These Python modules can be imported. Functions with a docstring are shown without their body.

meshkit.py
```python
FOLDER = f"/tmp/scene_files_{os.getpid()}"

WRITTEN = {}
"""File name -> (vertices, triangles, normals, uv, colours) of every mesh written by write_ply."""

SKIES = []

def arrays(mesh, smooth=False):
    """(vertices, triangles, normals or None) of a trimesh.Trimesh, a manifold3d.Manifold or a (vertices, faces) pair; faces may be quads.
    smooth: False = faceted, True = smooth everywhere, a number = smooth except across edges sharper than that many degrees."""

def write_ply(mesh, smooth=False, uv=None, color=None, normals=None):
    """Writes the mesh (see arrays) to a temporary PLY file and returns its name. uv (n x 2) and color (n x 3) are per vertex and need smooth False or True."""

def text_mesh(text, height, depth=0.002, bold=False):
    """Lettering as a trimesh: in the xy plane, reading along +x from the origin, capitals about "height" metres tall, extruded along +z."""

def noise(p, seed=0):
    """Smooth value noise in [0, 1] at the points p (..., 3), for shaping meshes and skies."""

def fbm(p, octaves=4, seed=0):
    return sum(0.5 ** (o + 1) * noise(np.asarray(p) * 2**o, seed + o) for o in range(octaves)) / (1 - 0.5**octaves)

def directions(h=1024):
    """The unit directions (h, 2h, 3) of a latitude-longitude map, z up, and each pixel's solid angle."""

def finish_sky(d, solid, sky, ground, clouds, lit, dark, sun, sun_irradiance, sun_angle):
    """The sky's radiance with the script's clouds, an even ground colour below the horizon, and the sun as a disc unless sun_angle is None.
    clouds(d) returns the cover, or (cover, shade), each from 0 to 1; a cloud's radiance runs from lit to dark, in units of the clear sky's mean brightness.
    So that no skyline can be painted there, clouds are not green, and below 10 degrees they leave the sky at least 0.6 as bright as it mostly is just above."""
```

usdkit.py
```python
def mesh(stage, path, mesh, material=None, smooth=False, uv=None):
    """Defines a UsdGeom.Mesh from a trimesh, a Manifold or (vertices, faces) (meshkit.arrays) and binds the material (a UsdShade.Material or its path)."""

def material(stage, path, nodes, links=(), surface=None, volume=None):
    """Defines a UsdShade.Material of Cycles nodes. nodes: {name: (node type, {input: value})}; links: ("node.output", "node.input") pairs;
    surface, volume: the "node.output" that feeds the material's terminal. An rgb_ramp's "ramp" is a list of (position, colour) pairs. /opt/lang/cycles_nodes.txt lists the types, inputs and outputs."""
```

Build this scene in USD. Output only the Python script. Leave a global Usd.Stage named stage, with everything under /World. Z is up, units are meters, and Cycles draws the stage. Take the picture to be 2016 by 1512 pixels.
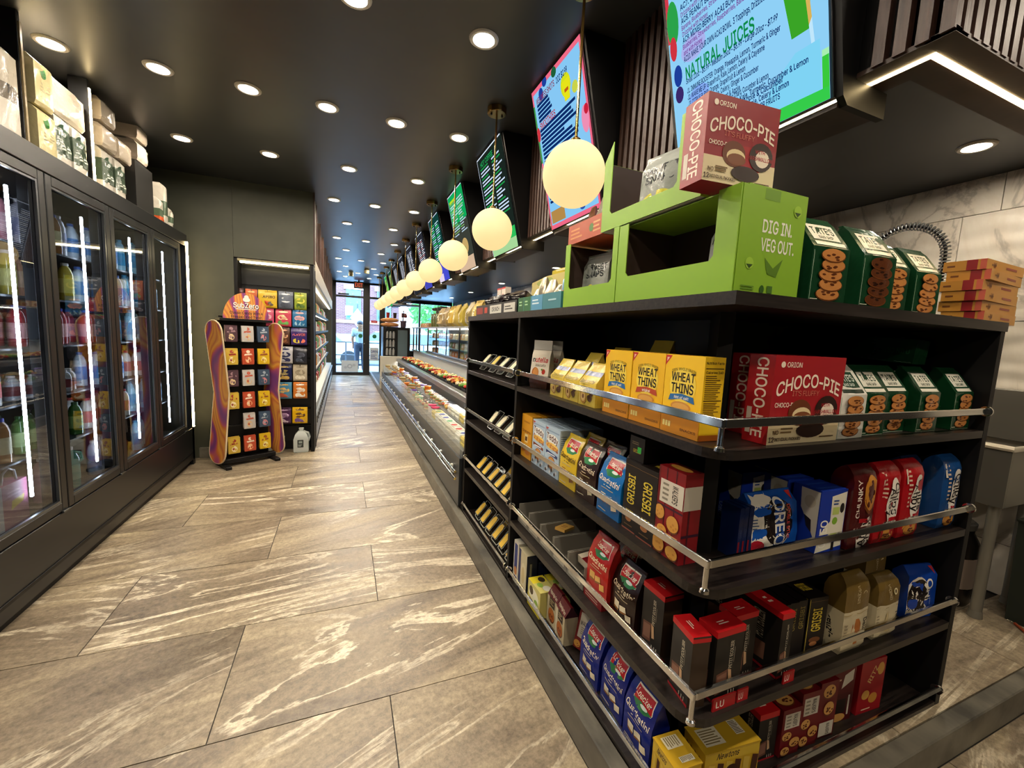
import math, random, numpy as np, trimesh, shapely, usdkit, meshkit
from shapely.geometry import Polygon
from pxr import Usd, UsdGeom, UsdLux, UsdShade, Sdf, Gf, Vt
stage = Usd.Stage.CreateInMemory()
UsdGeom.SetStageUpAxis(stage, 'Z'); UsdGeom.SetStageMetersPerUnit(stage, 1.0)
UsdGeom.Xform.Define(stage, '/World'); UsdGeom.Scope.Define(stage, '/World/Looks')
# ---------- camera, sky, exposure ----------
F_PX, YAW, PITCH, ROLL = 817.43, .388312, .112552, .047871
cam = UsdGeom.Camera.Define(stage, '/World/camera')
cam.CreateHorizontalApertureAttr(36.0); cam.CreateFocalLengthAttr(36.0 * F_PX / 2016)
cam.CreateClippingRangeAttr((0.05, 500.0)); cam.CreateExposureAttr(0.0)
_f = np.array([math.sin(YAW) * math.cos(PITCH), math.cos(YAW) * math.cos(PITCH), -math.sin(PITCH)])
_r = np.array([math.cos(YAW), -math.sin(YAW), 0.0]); _u = np.cross(_r, _f)
_R, _U = _r * math.cos(ROLL) + _u * math.sin(ROLL), -_r * math.sin(ROLL) + _u * math.cos(ROLL)
cam.AddTransformOp().Set(Gf.Matrix4d(*[float(x) for x in (*_R, 0, *_U, 0, *(-_f), 0, 0, 0, 1.39, 1)]))
SKY_GAIN, LAMP, STRIP, GLOBE, SCREEN = 34.0, 440.0, 24.0, 1.0, 1.0
sky = UsdLux.DomeLight.Define(stage, '/World/sky')
sky.CreateIntensityAttr(1.0)
_sm = usdkit.material(stage, '/World/Looks/sky_material', {'s': ('sky_texture', {'sky_type': 'hosek_wilkie', 'sun_direction': (-.5, .35, .75), 'turbidity': 3.0}),
    'm': ('mix_color', {'fac': .7, 'b': (.36, .64, 1.0)}), 'b': ('background_shader', {'strength': SKY_GAIN})}, [('s.color', 'm.a'), ('m.result', 'b.color')], surface='b.background')
UsdShade.MaterialBindingAPI.Apply(sky.GetPrim()).Bind(_sm)
# ---------- helpers ----------
PI = math.pi
_O1 = 'zeroth first second third fourth fifth sixth seventh eighth ninth tenth eleventh twelfth thirteenth fourteenth fifteenth sixteenth seventeenth eighteenth nineteenth'.split()
def nthw(n):
    if n < 20: return _O1[n]
    t, o = ['', '', 'twent', 'thirt', 'fort'][n // 10], n % 10
    return t + 'ieth' if o == 0 else t + 'y-' + _O1[o]
rnd = random.Random(7)
def C(h):
    if not isinstance(h, str): return h
    h = h.lstrip('#'); v = [int(h[i:i + 2], 16) / 255 for i in (0, 2, 4)]
    return tuple(x / 12.92 if x <= .04045 else ((x + .055) / 1.055) ** 2.4 for x in v)
_used = {}
def uniq(p):
    n = _used.get(p, -1) + 1; _used[p] = n
    return p if n == 0 else f'{p}_{n:03d}'
_mats = {}
def mat(name, nodes, links, surface):
    if name not in _mats: _mats[name] = usdkit.material(stage, '/World/Looks/' + name, nodes, links, surface)
    return _mats[name]
def plain(name, col, rough=.5, metal=0, **kw):
    return mat(name, {'p': ('principled_bsdf', dict(base_color=C(col), roughness=rough, metallic=metal, **kw))}, [], 'p.BSDF')
def emit(name, col, s):
    return mat(name, {'e': ('emission', dict(color=C(col), strength=s))}, [], 'e.emission')
def printed(name, rough, bump=0, scale=60, coat=0, **kw):
    n = {'a': ('attribute', {'attribute': 'Cd'}), 'p': ('principled_bsdf', dict(roughness=rough, coat_weight=coat, **kw))}
    l = [('a.color', 'p.base_color')]
    if bump:
        n['t'] = ('texture_coordinate', {}); n['n'] = ('noise_texture', dict(scale=scale, detail=3)); n['b'] = ('bump', dict(strength=bump, distance=.004))
        l += [('t.object', 'n.vector'), ('n.fac', 'b.height'), ('b.normal', 'p.normal')]
    return mat(name, n, l, 'p.BSDF')
card = printed('card_print', .42)
film = printed('film_print', .24, .6, 28)
matte = printed('matte_print', .65)
screen = mat('screen_pixels', {'a': ('attribute', {'attribute': 'Cd'}), 'e': ('emission', dict(strength=SCREEN))}, [('a.color', 'e.color')], 'e.emission')
def clear(name, tint, fac=.12, rough=.02, ior=1.35):
    return mat(name, {'t': ('transparent_bsdf', dict(color=C(tint))), 'g': ('glossy_bsdf', dict(color=(1, 1, 1), roughness=rough)), 'f': ('fresnel', dict(IOR=ior)), 'x': ('mix_closure', {}), 'gb': ('geometry', {}), 'iv': ('math', dict(math_type='subtract', value1=1.0)), 'mu': ('math', dict(math_type='multiply'))},
               [('gb.backfacing', 'iv.value2'), ('iv.value', 'mu.value2'), ('f.fac', 'mu.value1'), ('mu.value', 'x.fac'), ('t.BSDF', 'x.closure1'), ('g.BSDF', 'x.closure2')], 'x.closure')
glass = clear('window_glass', (.95, .97, .97), ior=1.45)
doorglass = clear('cooler_glass', (.58, .61, .63), ior=1.75)
plastic = clear('clear_plastic', (.93, .94, .93), ior=1.5, rough=.08)
black = plain('black_laminate', '#0b0a0b', .5, specular_ior_level=.3)
blackwood = mat('dark_wood_laminate', {'t': ('texture_coordinate', {}), 'm': ('mapping', dict(scale=(3, 40, 40))), 'n': ('noise_texture', dict(scale=2, detail=5, distortion=.6)),
    'r': ('rgb_ramp', {'ramp': [(.3, C('#0d0a09')), (.7, C('#2c2420'))]}), 'p': ('principled_bsdf', dict(roughness=.36))},
    [('t.object', 'm.vector'), ('m.vector', 'n.vector'), ('n.fac', 'r.fac'), ('r.color', 'p.base_color')], 'p.BSDF')
chrome = plain('chrome', '#d8d8d6', .12, 1)
steel = plain('brushed_steel', '#a9abad', .3, 1)
blackmetal = plain('black_metal', '#101114', .35)
white = plain('white_paint', '#d9d6cc', .5)
brass = plain('brass', '#b08a4a', .22, 1)

class Geo:
    "collects triangles with one flat colour each"
    def __init__(s): s.V, s.F, s.K, s.n = [], [], [], 0
    def add(s, v, f, col=None):
        v = np.asarray(v, float); f = np.asarray(f, int)
        if f.shape[1] == 4: f = np.vstack([f[:, [0, 1, 2]], f[:, [0, 2, 3]]]); rep = 2
        s.V.append(v); s.F.append(f + s.n); s.n += len(v)
        if col is not None:
            k = np.asarray(C(col) if isinstance(col, (str, tuple)) else col, float)
            s.K.append(np.broadcast_to(k, (len(f), 3)) if k.ndim == 1 else k)
        else: s.K.append(np.full((len(f), 3), .5))
        return s
    def tm(s, m, col=None): return s.add(m.vertices, m.faces, col)
    def box(s, a, b, col=None, bev=0):
        a, b = np.minimum(a, b), np.maximum(a, b)
        if bev:
            e = min(bev, .49 * float((b - a).min())); P = []
            for i in (0, 1):
                for j in (0, 1):
                    for k in (0, 1):
                        c = np.array([(a, b)[i][0], (a, b)[j][1], (a, b)[k][2]]); d = np.array([1 - 2 * i, 1 - 2 * j, 1 - 2 * k]) * e
                        P += [c + d * (0, 1, 1), c + d * (1, 0, 1), c + d * (1, 1, 0)]
            return s.tm(trimesh.convex.convex_hull(np.array(P)), col)
        v = [(x, y, z) for x in (a[0], b[0]) for y in (a[1], b[1]) for z in (a[2], b[2])]
        return s.add(v, [(0, 1, 3, 2), (4, 6, 7, 5), (0, 4, 5, 1), (2, 3, 7, 6), (0, 2, 6, 4), (1, 5, 7, 3)], col)
    def lathe(s, prof, col=None, n=20, c=(0, 0, 0), axis=2):
        prof = np.asarray(prof, float); a = np.arange(n) * 2 * PI / n; m = len(prof)
        v = np.stack([np.outer(prof[:, 0], np.cos(a)), np.outer(prof[:, 0], np.sin(a)), np.repeat(prof[:, 1:2], n, 1)], -1).reshape(-1, 3)
        if axis == 0: v = v[:, [2, 0, 1]]
        if axis == 1: v = v[:, [1, 2, 0]]
        f = [(i * n + j, i * n + (j + 1) % n, (i + 1) * n + (j + 1) % n, (i + 1) * n + j) for i in range(m - 1) for j in range(n)]
        k = None
        if col is not None:
            if isinstance(col, list): k = np.array([C(col[min(i, len(col) - 1)]) for i in range(m - 1) for j in range(n)]); k = np.vstack([k, k])
            else: k = col
        return s.add(v + np.asarray(c), f, k)
    def disc(s, c, r, col=None, n=20, nrm=2, flip=False):
        a = np.arange(n) * 2 * PI / n; v = np.stack([r * np.cos(a), r * np.sin(a), 0 * a], 1)
        if nrm == 0: v = v[:, [2, 0, 1]]
        if nrm == 1: v = v[:, [1, 2, 0]]
        f = [(n, j, (j + 1) % n)[::-1 if flip else 1] for j in range(n)]
        return s.add(np.vstack([v, [(0, 0, 0)]]) + np.asarray(c), f, col)
    def tube(s, pts, r, col=None, n=8, closed=False):
        P = np.asarray(pts, float); m = len(P); r = np.broadcast_to(r, (m,))
        T = np.gradient(P, axis=0) if not closed else np.roll(P, -1, 0) - np.roll(P, 1, 0)
        T /= np.linalg.norm(T, axis=1)[:, None] + 1e-12
        up = np.array([0, 0, 1.]) if abs(T[:, 2]).max() < .9 else np.array([.31, .95, .05])
        v = []
        for p, t, q in zip(P, T, r):
            a = np.cross(t, up); a /= np.linalg.norm(a) + 1e-12; b = np.cross(t, a)
            v += [p + q * (math.cos(k * 2 * PI / n) * a + math.sin(k * 2 * PI / n) * b) for k in range(n)]
        f = [(i * n + j, i * n + (j + 1) % n, (i + 1) % m * n + (j + 1) % n, (i + 1) % m * n + j) for i in range(m if closed else m - 1) for j in range(n)]
        s.add(v, f, col)
        if not closed:
            for i, fl in ((0, 1), (m - 1, 0)): s.add([v[i * n + j] for j in range(n)], [(0, j, j + 1)[::-1 if fl else 1] for j in range(1, n - 1)], col)
        return s
    def prism(s, poly, z0, z1, col=None, ax='xy'):
        m = trimesh.creation.extrude_polygon(Polygon(poly) if not hasattr(poly, 'geom_type') else poly, z1 - z0, engine='earcut'); v = m.vertices + (0, 0, z0)
        v = v[:, {'xy': [0, 1, 2], 'xz': [0, 2, 1], 'yz': [2, 0, 1]}[ax]]
        return s.add(v, m.faces if ax != 'xz' else m.faces[:, ::-1], col)
    def move(s, t=(0, 0, 0), rz=0, rx=0, ry=0, sc=1):
        M = trimesh.transformations.euler_matrix(math.radians(rx), math.radians(ry), math.radians(rz))[:3, :3] * sc
        s.V = [v @ M.T + np.asarray(t) for v in s.V]; return s
    def join(s, o):
        b = s.n
        for v, f, k in zip(o.V, o.F, o.K): s.V.append(v); s.F.append(f + b); s.K.append(k)
        s.n += o.n; return s
    def arrays(s): return np.vstack(s.V), np.vstack(s.F), np.vstack(s.K)

def smooth_split(v, f, k, deg):
    p = np.round(v * 1e5).astype(np.int64); _, idx = np.unique(p, axis=0, return_inverse=True); idx = idx.ravel()
    t = v[f]; fn = np.cross(t[:, 1] - t[:, 0], t[:, 2] - t[:, 0]); L = np.linalg.norm(fn, axis=1, keepdims=True)
    un = fn / np.maximum(L, 1e-14); cv = idx[f].ravel(); cf = np.repeat(np.arange(len(f)), 3)
    o = np.argsort(cv, kind='stable'); cs, fs = cv[o], cf[o]
    st = np.r_[0, np.nonzero(np.diff(cs))[0] + 1]; ct = np.diff(np.r_[st, len(cs)])
    rep = np.repeat(ct, ct); i = np.repeat(np.arange(len(cs)), rep); base = np.repeat(np.repeat(st, ct), rep)
    j = base + (np.arange(len(i)) - np.repeat(np.cumsum(rep) - rep, rep))
    ok = (un[fs[i]] * un[fs[j]]).sum(1) > math.cos(math.radians(deg))
    N = np.zeros((len(cs), 3)); np.add.at(N, i[ok], fn[fs[j[ok]]])
    N /= np.maximum(np.linalg.norm(N, axis=1, keepdims=True), 1e-14)
    M = np.empty_like(N); M[o] = N
    return v[f].reshape(-1, 3), np.arange(len(f) * 3).reshape(-1, 3), M
def put(parent, name, g, material, smooth=None):
    v, f, k = g.arrays(); path = uniq(f'{parent}/{name}')
    m = UsdGeom.Mesh.Define(stage, path); n = None
    if smooth: v, f, n = smooth_split(v, f, k, smooth)
    m.CreatePointsAttr(Vt.Vec3fArray.FromNumpy(v.astype(np.float32)))
    m.CreateFaceVertexCountsAttr(Vt.IntArray.FromNumpy(np.full(len(f), 3, np.int32)))
    m.CreateFaceVertexIndicesAttr(Vt.IntArray.FromNumpy(f.astype(np.int32).ravel())); m.CreateSubdivisionSchemeAttr('none')
    if n is not None: m.CreateNormalsAttr(Vt.Vec3fArray.FromNumpy(n.astype(np.float32))); m.SetNormalsInterpolation('vertex')
    UsdGeom.PrimvarsAPI(m).CreatePrimvar('Cd', Sdf.ValueTypeNames.Color3fArray, 'uniform').Set(Vt.Vec3fArray.FromNumpy(k.astype(np.float32)))
    UsdShade.MaterialBindingAPI.Apply(m.GetPrim()).Bind(material)
    return path
def data(path, **kw):
    p = stage.GetPrimAtPath(path)
    for a, b in kw.items():
        if b: p.SetCustomDataByKey(a, b)
def place(path, loc, rz=0, rx=0, ry=0, sc=(1, 1, 1)):
    x = UsdGeom.Xform(stage.GetPrimAtPath(path)); p = x.GetPrim()
    vals = (('translate', Gf.Vec3d(*map(float, loc))), ('rotateXYZ', Gf.Vec3f(rx, ry, rz)), ('scale', Gf.Vec3f(*sc)))
    x.ClearXformOpOrder()
    x.AddTranslateOp().Set(vals[0][1]); x.AddRotateXYZOp().Set(vals[1][1]); x.AddScaleOp().Set(vals[2][1])
def thing(name, label, cat, loc=(0, 0, 0), rz=0, group=None, rx=0, ry=0, kind=None):
    path = uniq('/World/' + name); UsdGeom.Xform.Define(stage, path); place(path, loc, rz, rx, ry)
    data(path, label=label, category=cat, group=group, kind=kind); return path
def dup(src, loc, rz=0, label=None, group=None, rx=0, ry=0, sc=(1, 1, 1)):
    s = stage.GetPrimAtPath(src); base = src.split('/')[-1]
    if base[-4:-3] == '_' and base[-3:].isdigit(): base = base[:-4]
    path = uniq('/World/' + base); p = stage.DefinePrim(path, 'Xform')
    p.GetReferences().AddInternalReference(src); p.SetInstanceable(True)
    place(path, loc, rz, rx, ry, sc); was = s.GetCustomData()
    data(path, label=label or was.get('label'), category=was.get('category'), group=group or was.get('group')); return path
def struct(name, g, m, smooth=None, parent='/World'):
    p = put(parent, name, g, m, smooth)
    if parent == '/World': data(p, kind='structure')
    return p
# ---------- flat print on surfaces ----------
_T = {}
def glyph(c, bold):
    if (c, bold) not in _T:
        m = meshkit.text_mesh(c, 1.0, .1, bold); f = m.faces[m.face_normals[:, 2] > .5]; u, inv = np.unique(f, return_inverse=True); v = m.vertices[u][:, :2]; v = v - [v[:, 0].min(), 0]
        _T[c, bold] = (v, inv.reshape(-1, 3), v[:, 0].max())
    return _T[c, bold]
def text2d(s, bold=True):
    if (s, bold) not in _T:
        x, V, F, n = 0, [], [], 0
        for c in s:
            if c == ' ': x += .36; continue
            v, f, w = glyph(c, bold); V.append(v + [x, 0]); F.append(f + n); n += len(v); x += w + (.11 if bold else .13)
        _T[s, bold] = (np.vstack(V), np.vstack(F), x - .1)
    return _T[s, bold]
def flat(o, U, V, W, H):
    o, U, V = (np.asarray(x, float) for x in (o, U, V)); N = np.cross(U, V)
    def fr(uv, off): return o + uv[:, :1] * W * U + uv[:, 1:] * H * V + off * N
    fr.W, fr.H, fr.sub = W, H, None
    return fr
def _ell(cx, cy, rx, ry, n=18):
    a = np.arange(n) * 2 * PI / n
    return np.vstack([np.stack([cx + rx * np.cos(a), cy + ry * np.sin(a)], 1), [(cx, cy)]]), np.array([(n, j, (j + 1) % n) for j in range(n)])
def art(g, fr, items, step=.00012, off=.0002):
    for it in items:
        k, col = it[0], it[-1] if it[0] not in ('t',) else it[5]
        if k == 'r': x0, y0, x1, y1 = it[1:5]; v, f = np.array([(x0, y0), (x1, y0), (x1, y1), (x0, y1)], float), np.array([(0, 1, 2), (0, 2, 3)])
        elif k == 'e': v, f = _ell(*it[1:5])
        elif k == 'p':
            m = trimesh.creation.triangulate_polygon(Polygon(it[1]), engine='earcut'); v, f = np.asarray(m[0]), np.asarray(m[1])
            a = v[f]; bad = (a[:, 1, 0] - a[:, 0, 0]) * (a[:, 2, 1] - a[:, 0, 1]) - (a[:, 1, 1] - a[:, 0, 1]) * (a[:, 2, 0] - a[:, 0, 0]) < 0
            f = np.where(bad[:, None], f[:, ::-1], f)
        elif k == 'l':
            x0, y0, x1, y1, n = it[1:6]; h = (y1 - y0) / n; v, f = [], []; R = random.Random(n * 7 + int(x0 * 99))
            for i in range(n):
                y = y1 - (i + .75) * h; w = x0 + (x1 - x0) * (R.uniform(.6, 1)); b = len(v)
                v += [(x0, y), (w, y), (w, y + h * .45), (x0, y + h * .45)]; f += [(b, b + 1, b + 2), (b, b + 2, b + 3)]
            v, f = np.array(v), np.array(f)
        elif k == 't':
            s, cx, cy, h, col = it[1:6]; o = it[6] if len(it) > 6 else {}; h = h * fr.W / fr.H if o.get('rot', 0) % 180 else h
            tv, f, tw = text2d(s, o.get('b', True)); x = (tv[:, 0] - tw / 2) * h * fr.H * o.get('sx', 1); y = (tv[:, 1] - .5) * h * fr.H
            r = o.get('rot', 0); span = (fr.W if r % 180 == 0 else fr.H) * o.get('w', 9); ww = tw * h * fr.H * o.get('sx', 1)
            if ww > span or o.get('fit'): x = x * span / ww
            x = x + y * o.get('it', 0); y = y - o.get('arc', 0) * x * x / (fr.W) ; y = y + x * o.get('slope', 0)
            c, q = math.cos(math.radians(r)), math.sin(math.radians(r))
            v = np.stack([cx + (c * x - q * y) / fr.W, cy + (q * x + c * y) / fr.H], 1)
        if k in 'ep': v = np.clip(v, 0, 1)
        off += step
        if fr.sub and len(f):
            for _ in range(4):
                a = v[f]; e = np.max([np.abs(a[:, i] - a[:, j]).max(1) for i, j in ((0, 1), (1, 2), (2, 0))], 0); big = np.nonzero(e > fr.sub)[0]
                if not len(big): break
                q = f[big]; m = np.stack([(v[q[:, 0]] + v[q[:, 1]]) / 2, (v[q[:, 1]] + v[q[:, 2]]) / 2, (v[q[:, 2]] + v[q[:, 0]]) / 2], 1); b = len(v) + 3 * np.arange(len(q))
                v = np.vstack([v, m.reshape(-1, 2)]); nf = [np.stack(t, 1) for t in ((q[:, 0], b, b + 2), (b, q[:, 1], b + 1), (b + 2, b + 1, q[:, 2]), (b, b + 1, b + 2))]
                f = np.vstack([f[e <= fr.sub], *nf])
        g.add(fr(np.asarray(v, float), off), f, col)
    return g
def pack(levels, fcol, scol=None, tcol=None, bul=0., sbul=0., nu=1, ns=1, nv=1, wob=0., seed=0):
    """A package as a loft of rectangles; levels (z, width, depth, y of the middle). Returns its mesh and the frames of its faces; the front looks to -y."""
    L = np.array([(*l, 0)[:4] for l in levels], float); scol = scol or fcol; tcol = tcol or (scol[-1][1] if isinstance(scol, list) else scol); bcol = scol[0][1] if isinstance(scol, list) else scol
    z0, z1 = L[0, 0], L[-1, 0]
    zs = np.unique(np.round(np.concatenate([np.linspace(L[i, 0], L[i + 1, 0], nv + 1) for i in range(len(L) - 1)]), 6))
    def sec(z): return [np.interp(z, L[:, 0], L[:, i]) for i in (1, 2, 3)]
    def bend(u, v): return 4 * u * (1 - u) * np.clip(4 * v * (1 - v), 0, 1) ** .6
    def surf(face, u, v):
        z = z0 + v * (z1 - z0); w, d, y = sec(z); B = bend(u, v); q = wob * (meshkit.noise(np.stack([u * 5, v * 6, 0 * u + seed + {'f': 0, 'b': 9, 'l': 3, 'r': 5}[face]], -1)) - .5) * np.clip(B * 3, 0, 1)
        if face == 'f': return np.stack([(u - .5) * w, y - d / 2 - bul * B - q, z], -1)
        if face == 'b': return np.stack([(.5 - u) * w, y + d / 2 + bul * B + q, z], -1)
        if face == 'r': return np.stack([w / 2 + sbul * B + q, y + (u - .5) * d, z], -1)
        return np.stack([-w / 2 - sbul * B - q, y + (.5 - u) * d, z], -1)
    g = Geo(); vs = (zs - z0) / (z1 - z0)
    def colat(c, v): return C(c) if not isinstance(c, list) else C(next(k for t, k in c if v <= t + 1e-6))
    for face, n, col in (('f', nu, fcol), ('r', ns, scol), ('b', nu, fcol), ('l', ns, scol)):
        u = np.linspace(0, 1, n + 1); uu, vv = np.meshgrid(u, vs); P = surf(face, uu.ravel(), vv.ravel()); q, k = [], []
        for i in range(len(vs) - 1):
            for j in range(n): q.append((i * (n + 1) + j, i * (n + 1) + j + 1, (i + 1) * (n + 1) + j + 1, (i + 1) * (n + 1) + j)); k.append(colat(col, (vs[i] + vs[i + 1]) / 2))
        g.add(P, q, np.array(k * 2))
    for v, fl in ((1., 0), (0., 1)):
        i = 0 if fl else -1; w, d, y = L[i, 1], L[i, 2], L[i, 3]; z = L[i, 0]
        P = [(-w / 2, y - d / 2, z), (w / 2, y - d / 2, z), (w / 2, y + d / 2, z), (-w / 2, y + d / 2, z)]
        g.add(P, [(0, 1, 2, 3)] if not fl else [(3, 2, 1, 0)], bcol if fl else tcol)
    fr = {}
    for face in 'fbrl':
        a, b, c = surf(face, np.array([0., 1, 0]), np.array([.0, .0, 1.]))
        def F(uv, off, face=face):
            P = surf(face, uv[:, 0], uv[:, 1]); e = 1e-3
            du = surf(face, uv[:, 0] + e, uv[:, 1]) - surf(face, uv[:, 0] - e, uv[:, 1]); dv = surf(face, uv[:, 0], uv[:, 1] + e) - surf(face, uv[:, 0], uv[:, 1] - e)
            N = np.cross(du, dv); return P + off * N / np.maximum(np.linalg.norm(N, axis=1, keepdims=True), 1e-12)
        F.W, F.H = float(np.linalg.norm(b - a)), z1 - z0
        F.sub = (.09 if bul or wob else (.2 if len(L) > 2 else None)); fr[face] = F
    w, d, y = L[-1, 1:]; fr['t'] = flat((-w / 2, y - d / 2, z1), (1, 0, 0), (0, 1, 0), w, max(d, 1e-4))
    return g, fr
def product(name, label, cat, levels, fcol, arts, loc, rz, m=None, group=None, body='carton', rx=0, ry=0, extra=None, smooth=None, artname='printed_artwork', **kw):
    t = thing(name, label, cat, loc, rz, group, rx, ry); g, fr = pack(levels, fcol, **kw)
    m = m or card; put(t, body, g, m, smooth); a = Geo()
    for face, items in arts.items(): art(a, fr[face], items)
    if a.n: put(t, artname, a, m)
    if extra: extra(t)
    return t
def cookie(cx, cy, rx, ry, col='#c98a4a', chip='#4a2412', seed=1, n=6):
    R = random.Random(seed); o = [('e', cx, cy, rx, ry, '#6b3a18'), ('e', cx, cy + ry * .08, rx * .94, ry * .9, col)]
    for _ in range(n):
        a, q = R.uniform(0, 6.28), R.uniform(.1, .7); o.append(('e', cx + rx * q * math.cos(a), cy + ry * q * math.sin(a), rx * .16, ry * .14, chip))
    return o
# ---------- room ----------
stone = mat('stone_tile', {'g': ('geometry', {}), 'o': ('object_info', {}), 'k': ('vector_math', dict(math_type='scale', vector1=(37., 19., 5.))), 'ad': ('vector_math', dict(math_type='add')),
    'rz': ('vector_math', dict(math_type='scale', vector1=(0, 0, .9))), 'rot': ('vector_rotate', dict(rotation_type='z_axis')), 'an': ('map_range', dict(to_min=-.45, to_max=.3)), 'm': ('mapping', dict(scale=(.55, 2.4, 1))), 'w': ('noise_texture', dict(scale=1.5, detail=9, roughness=.68, distortion=.8)),
    'v': ('noise_texture', dict(scale=.9, detail=8, roughness=.62, distortion=1.1)), 'mk': ('noise_texture', dict(scale=1.1, detail=3)), 'mr': ('map_range', dict(from_min=.42, from_max=.62)), 'n': ('noise_texture', dict(scale=45, detail=6, roughness=.75)), 'nr': ('rgb_ramp', {'ramp': [(.3, (.12, .12, .12)), (.7, (.88, .88, .88))]}),
    'r': ('rgb_ramp', {'ramp': [(.25, C('#544a3e')), (.45, C('#7a6d5c')), (.56, C('#8e806a')), (.7, C('#b0a184'))]}),
    'vr': ('rgb_ramp', {'ramp': [(.475, (0, 0, 0)), (.498, (1, 1, 1)), (.504, (1, 1, 1)), (.512, (0, 0, 0))]}), 'vm': ('math', dict(math_type='multiply')),
    'x': ('mix_color', dict(b=C('#d6cab2'))), 'sp': ('mix_color', dict(blend_type='overlay', fac=.55)), 'rr': ('map_range', dict(from_min=.3, from_max=.7, to_min=.24, to_max=.44)),
    'b': ('bump', dict(strength=.3, distance=.004)), 'p': ('principled_bsdf', dict(specular_ior_level=.5))},
    [('o.random', 'k.scale'), ('g.position', 'ad.vector1'), ('k.vector', 'ad.vector2'), ('o.random', 'an.value'), ('an.result', 'rot.angle'), ('ad.vector', 'rot.vector'), ('rot.vector', 'm.vector'), ('m.vector', 'w.vector'), ('m.vector', 'v.vector'), ('ad.vector', 'mk.vector'), ('mk.fac', 'mr.value'), ('ad.vector', 'n.vector'),
     ('w.fac', 'r.fac'), ('v.fac', 'vr.fac'), ('vr.color', 'vm.value1'), ('mr.result', 'vm.value2'), ('vm.value', 'x.fac'), ('r.color', 'x.a'), ('x.result', 'sp.a'), ('n.fac', 'nr.fac'), ('nr.color', 'sp.b'), ('sp.result', 'p.base_color'), ('w.fac', 'rr.value'), ('rr.result', 'p.roughness'), ('n.fac', 'b.height'), ('b.normal', 'p.normal')], 'p.BSDF')
grout = plain('grout', '#2c2824', .8)
def noisy(name, c1, c2, scale, rough, bump=.1, stretch=(1, 1, 1)):
    return mat(name, {'g': ('geometry', {}), 'm': ('mapping', dict(scale=stretch)), 'n': ('noise_texture', dict(scale=scale, detail=5, roughness=.6)), 'r': ('rgb_ramp', {'ramp': [(.3, C(c1)), (.7, C(c2))]}),
        'b': ('bump', dict(strength=bump, distance=.01)), 'p': ('principled_bsdf', dict(roughness=rough))},
        [('g.position', 'm.vector'), ('m.vector', 'n.vector'), ('n.fac', 'r.fac'), ('r.color', 'p.base_color'), ('n.fac', 'b.height'), ('b.normal', 'p.normal')], 'p.BSDF')
ceil_paint = noisy('charcoal_ceiling', '#292b2e', '#313437', 3, .36, .03)
green_paint = noisy('olive_paint', '#3a3c30', '#434538', 5, .6, .05)
slat_wood = noisy('slat_wood', '#2c1c17', '#4c3329', 6, .45, .15, (8, 8, 1))
stone_kerb = noisy('kerb_stone', '#3c3a35', '#7a7568', 6, .4, .15, (1, .5, 1))
brown_board = noisy('brown_board', '#2a1a12', '#3c281b', 9, .5, .1)

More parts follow.
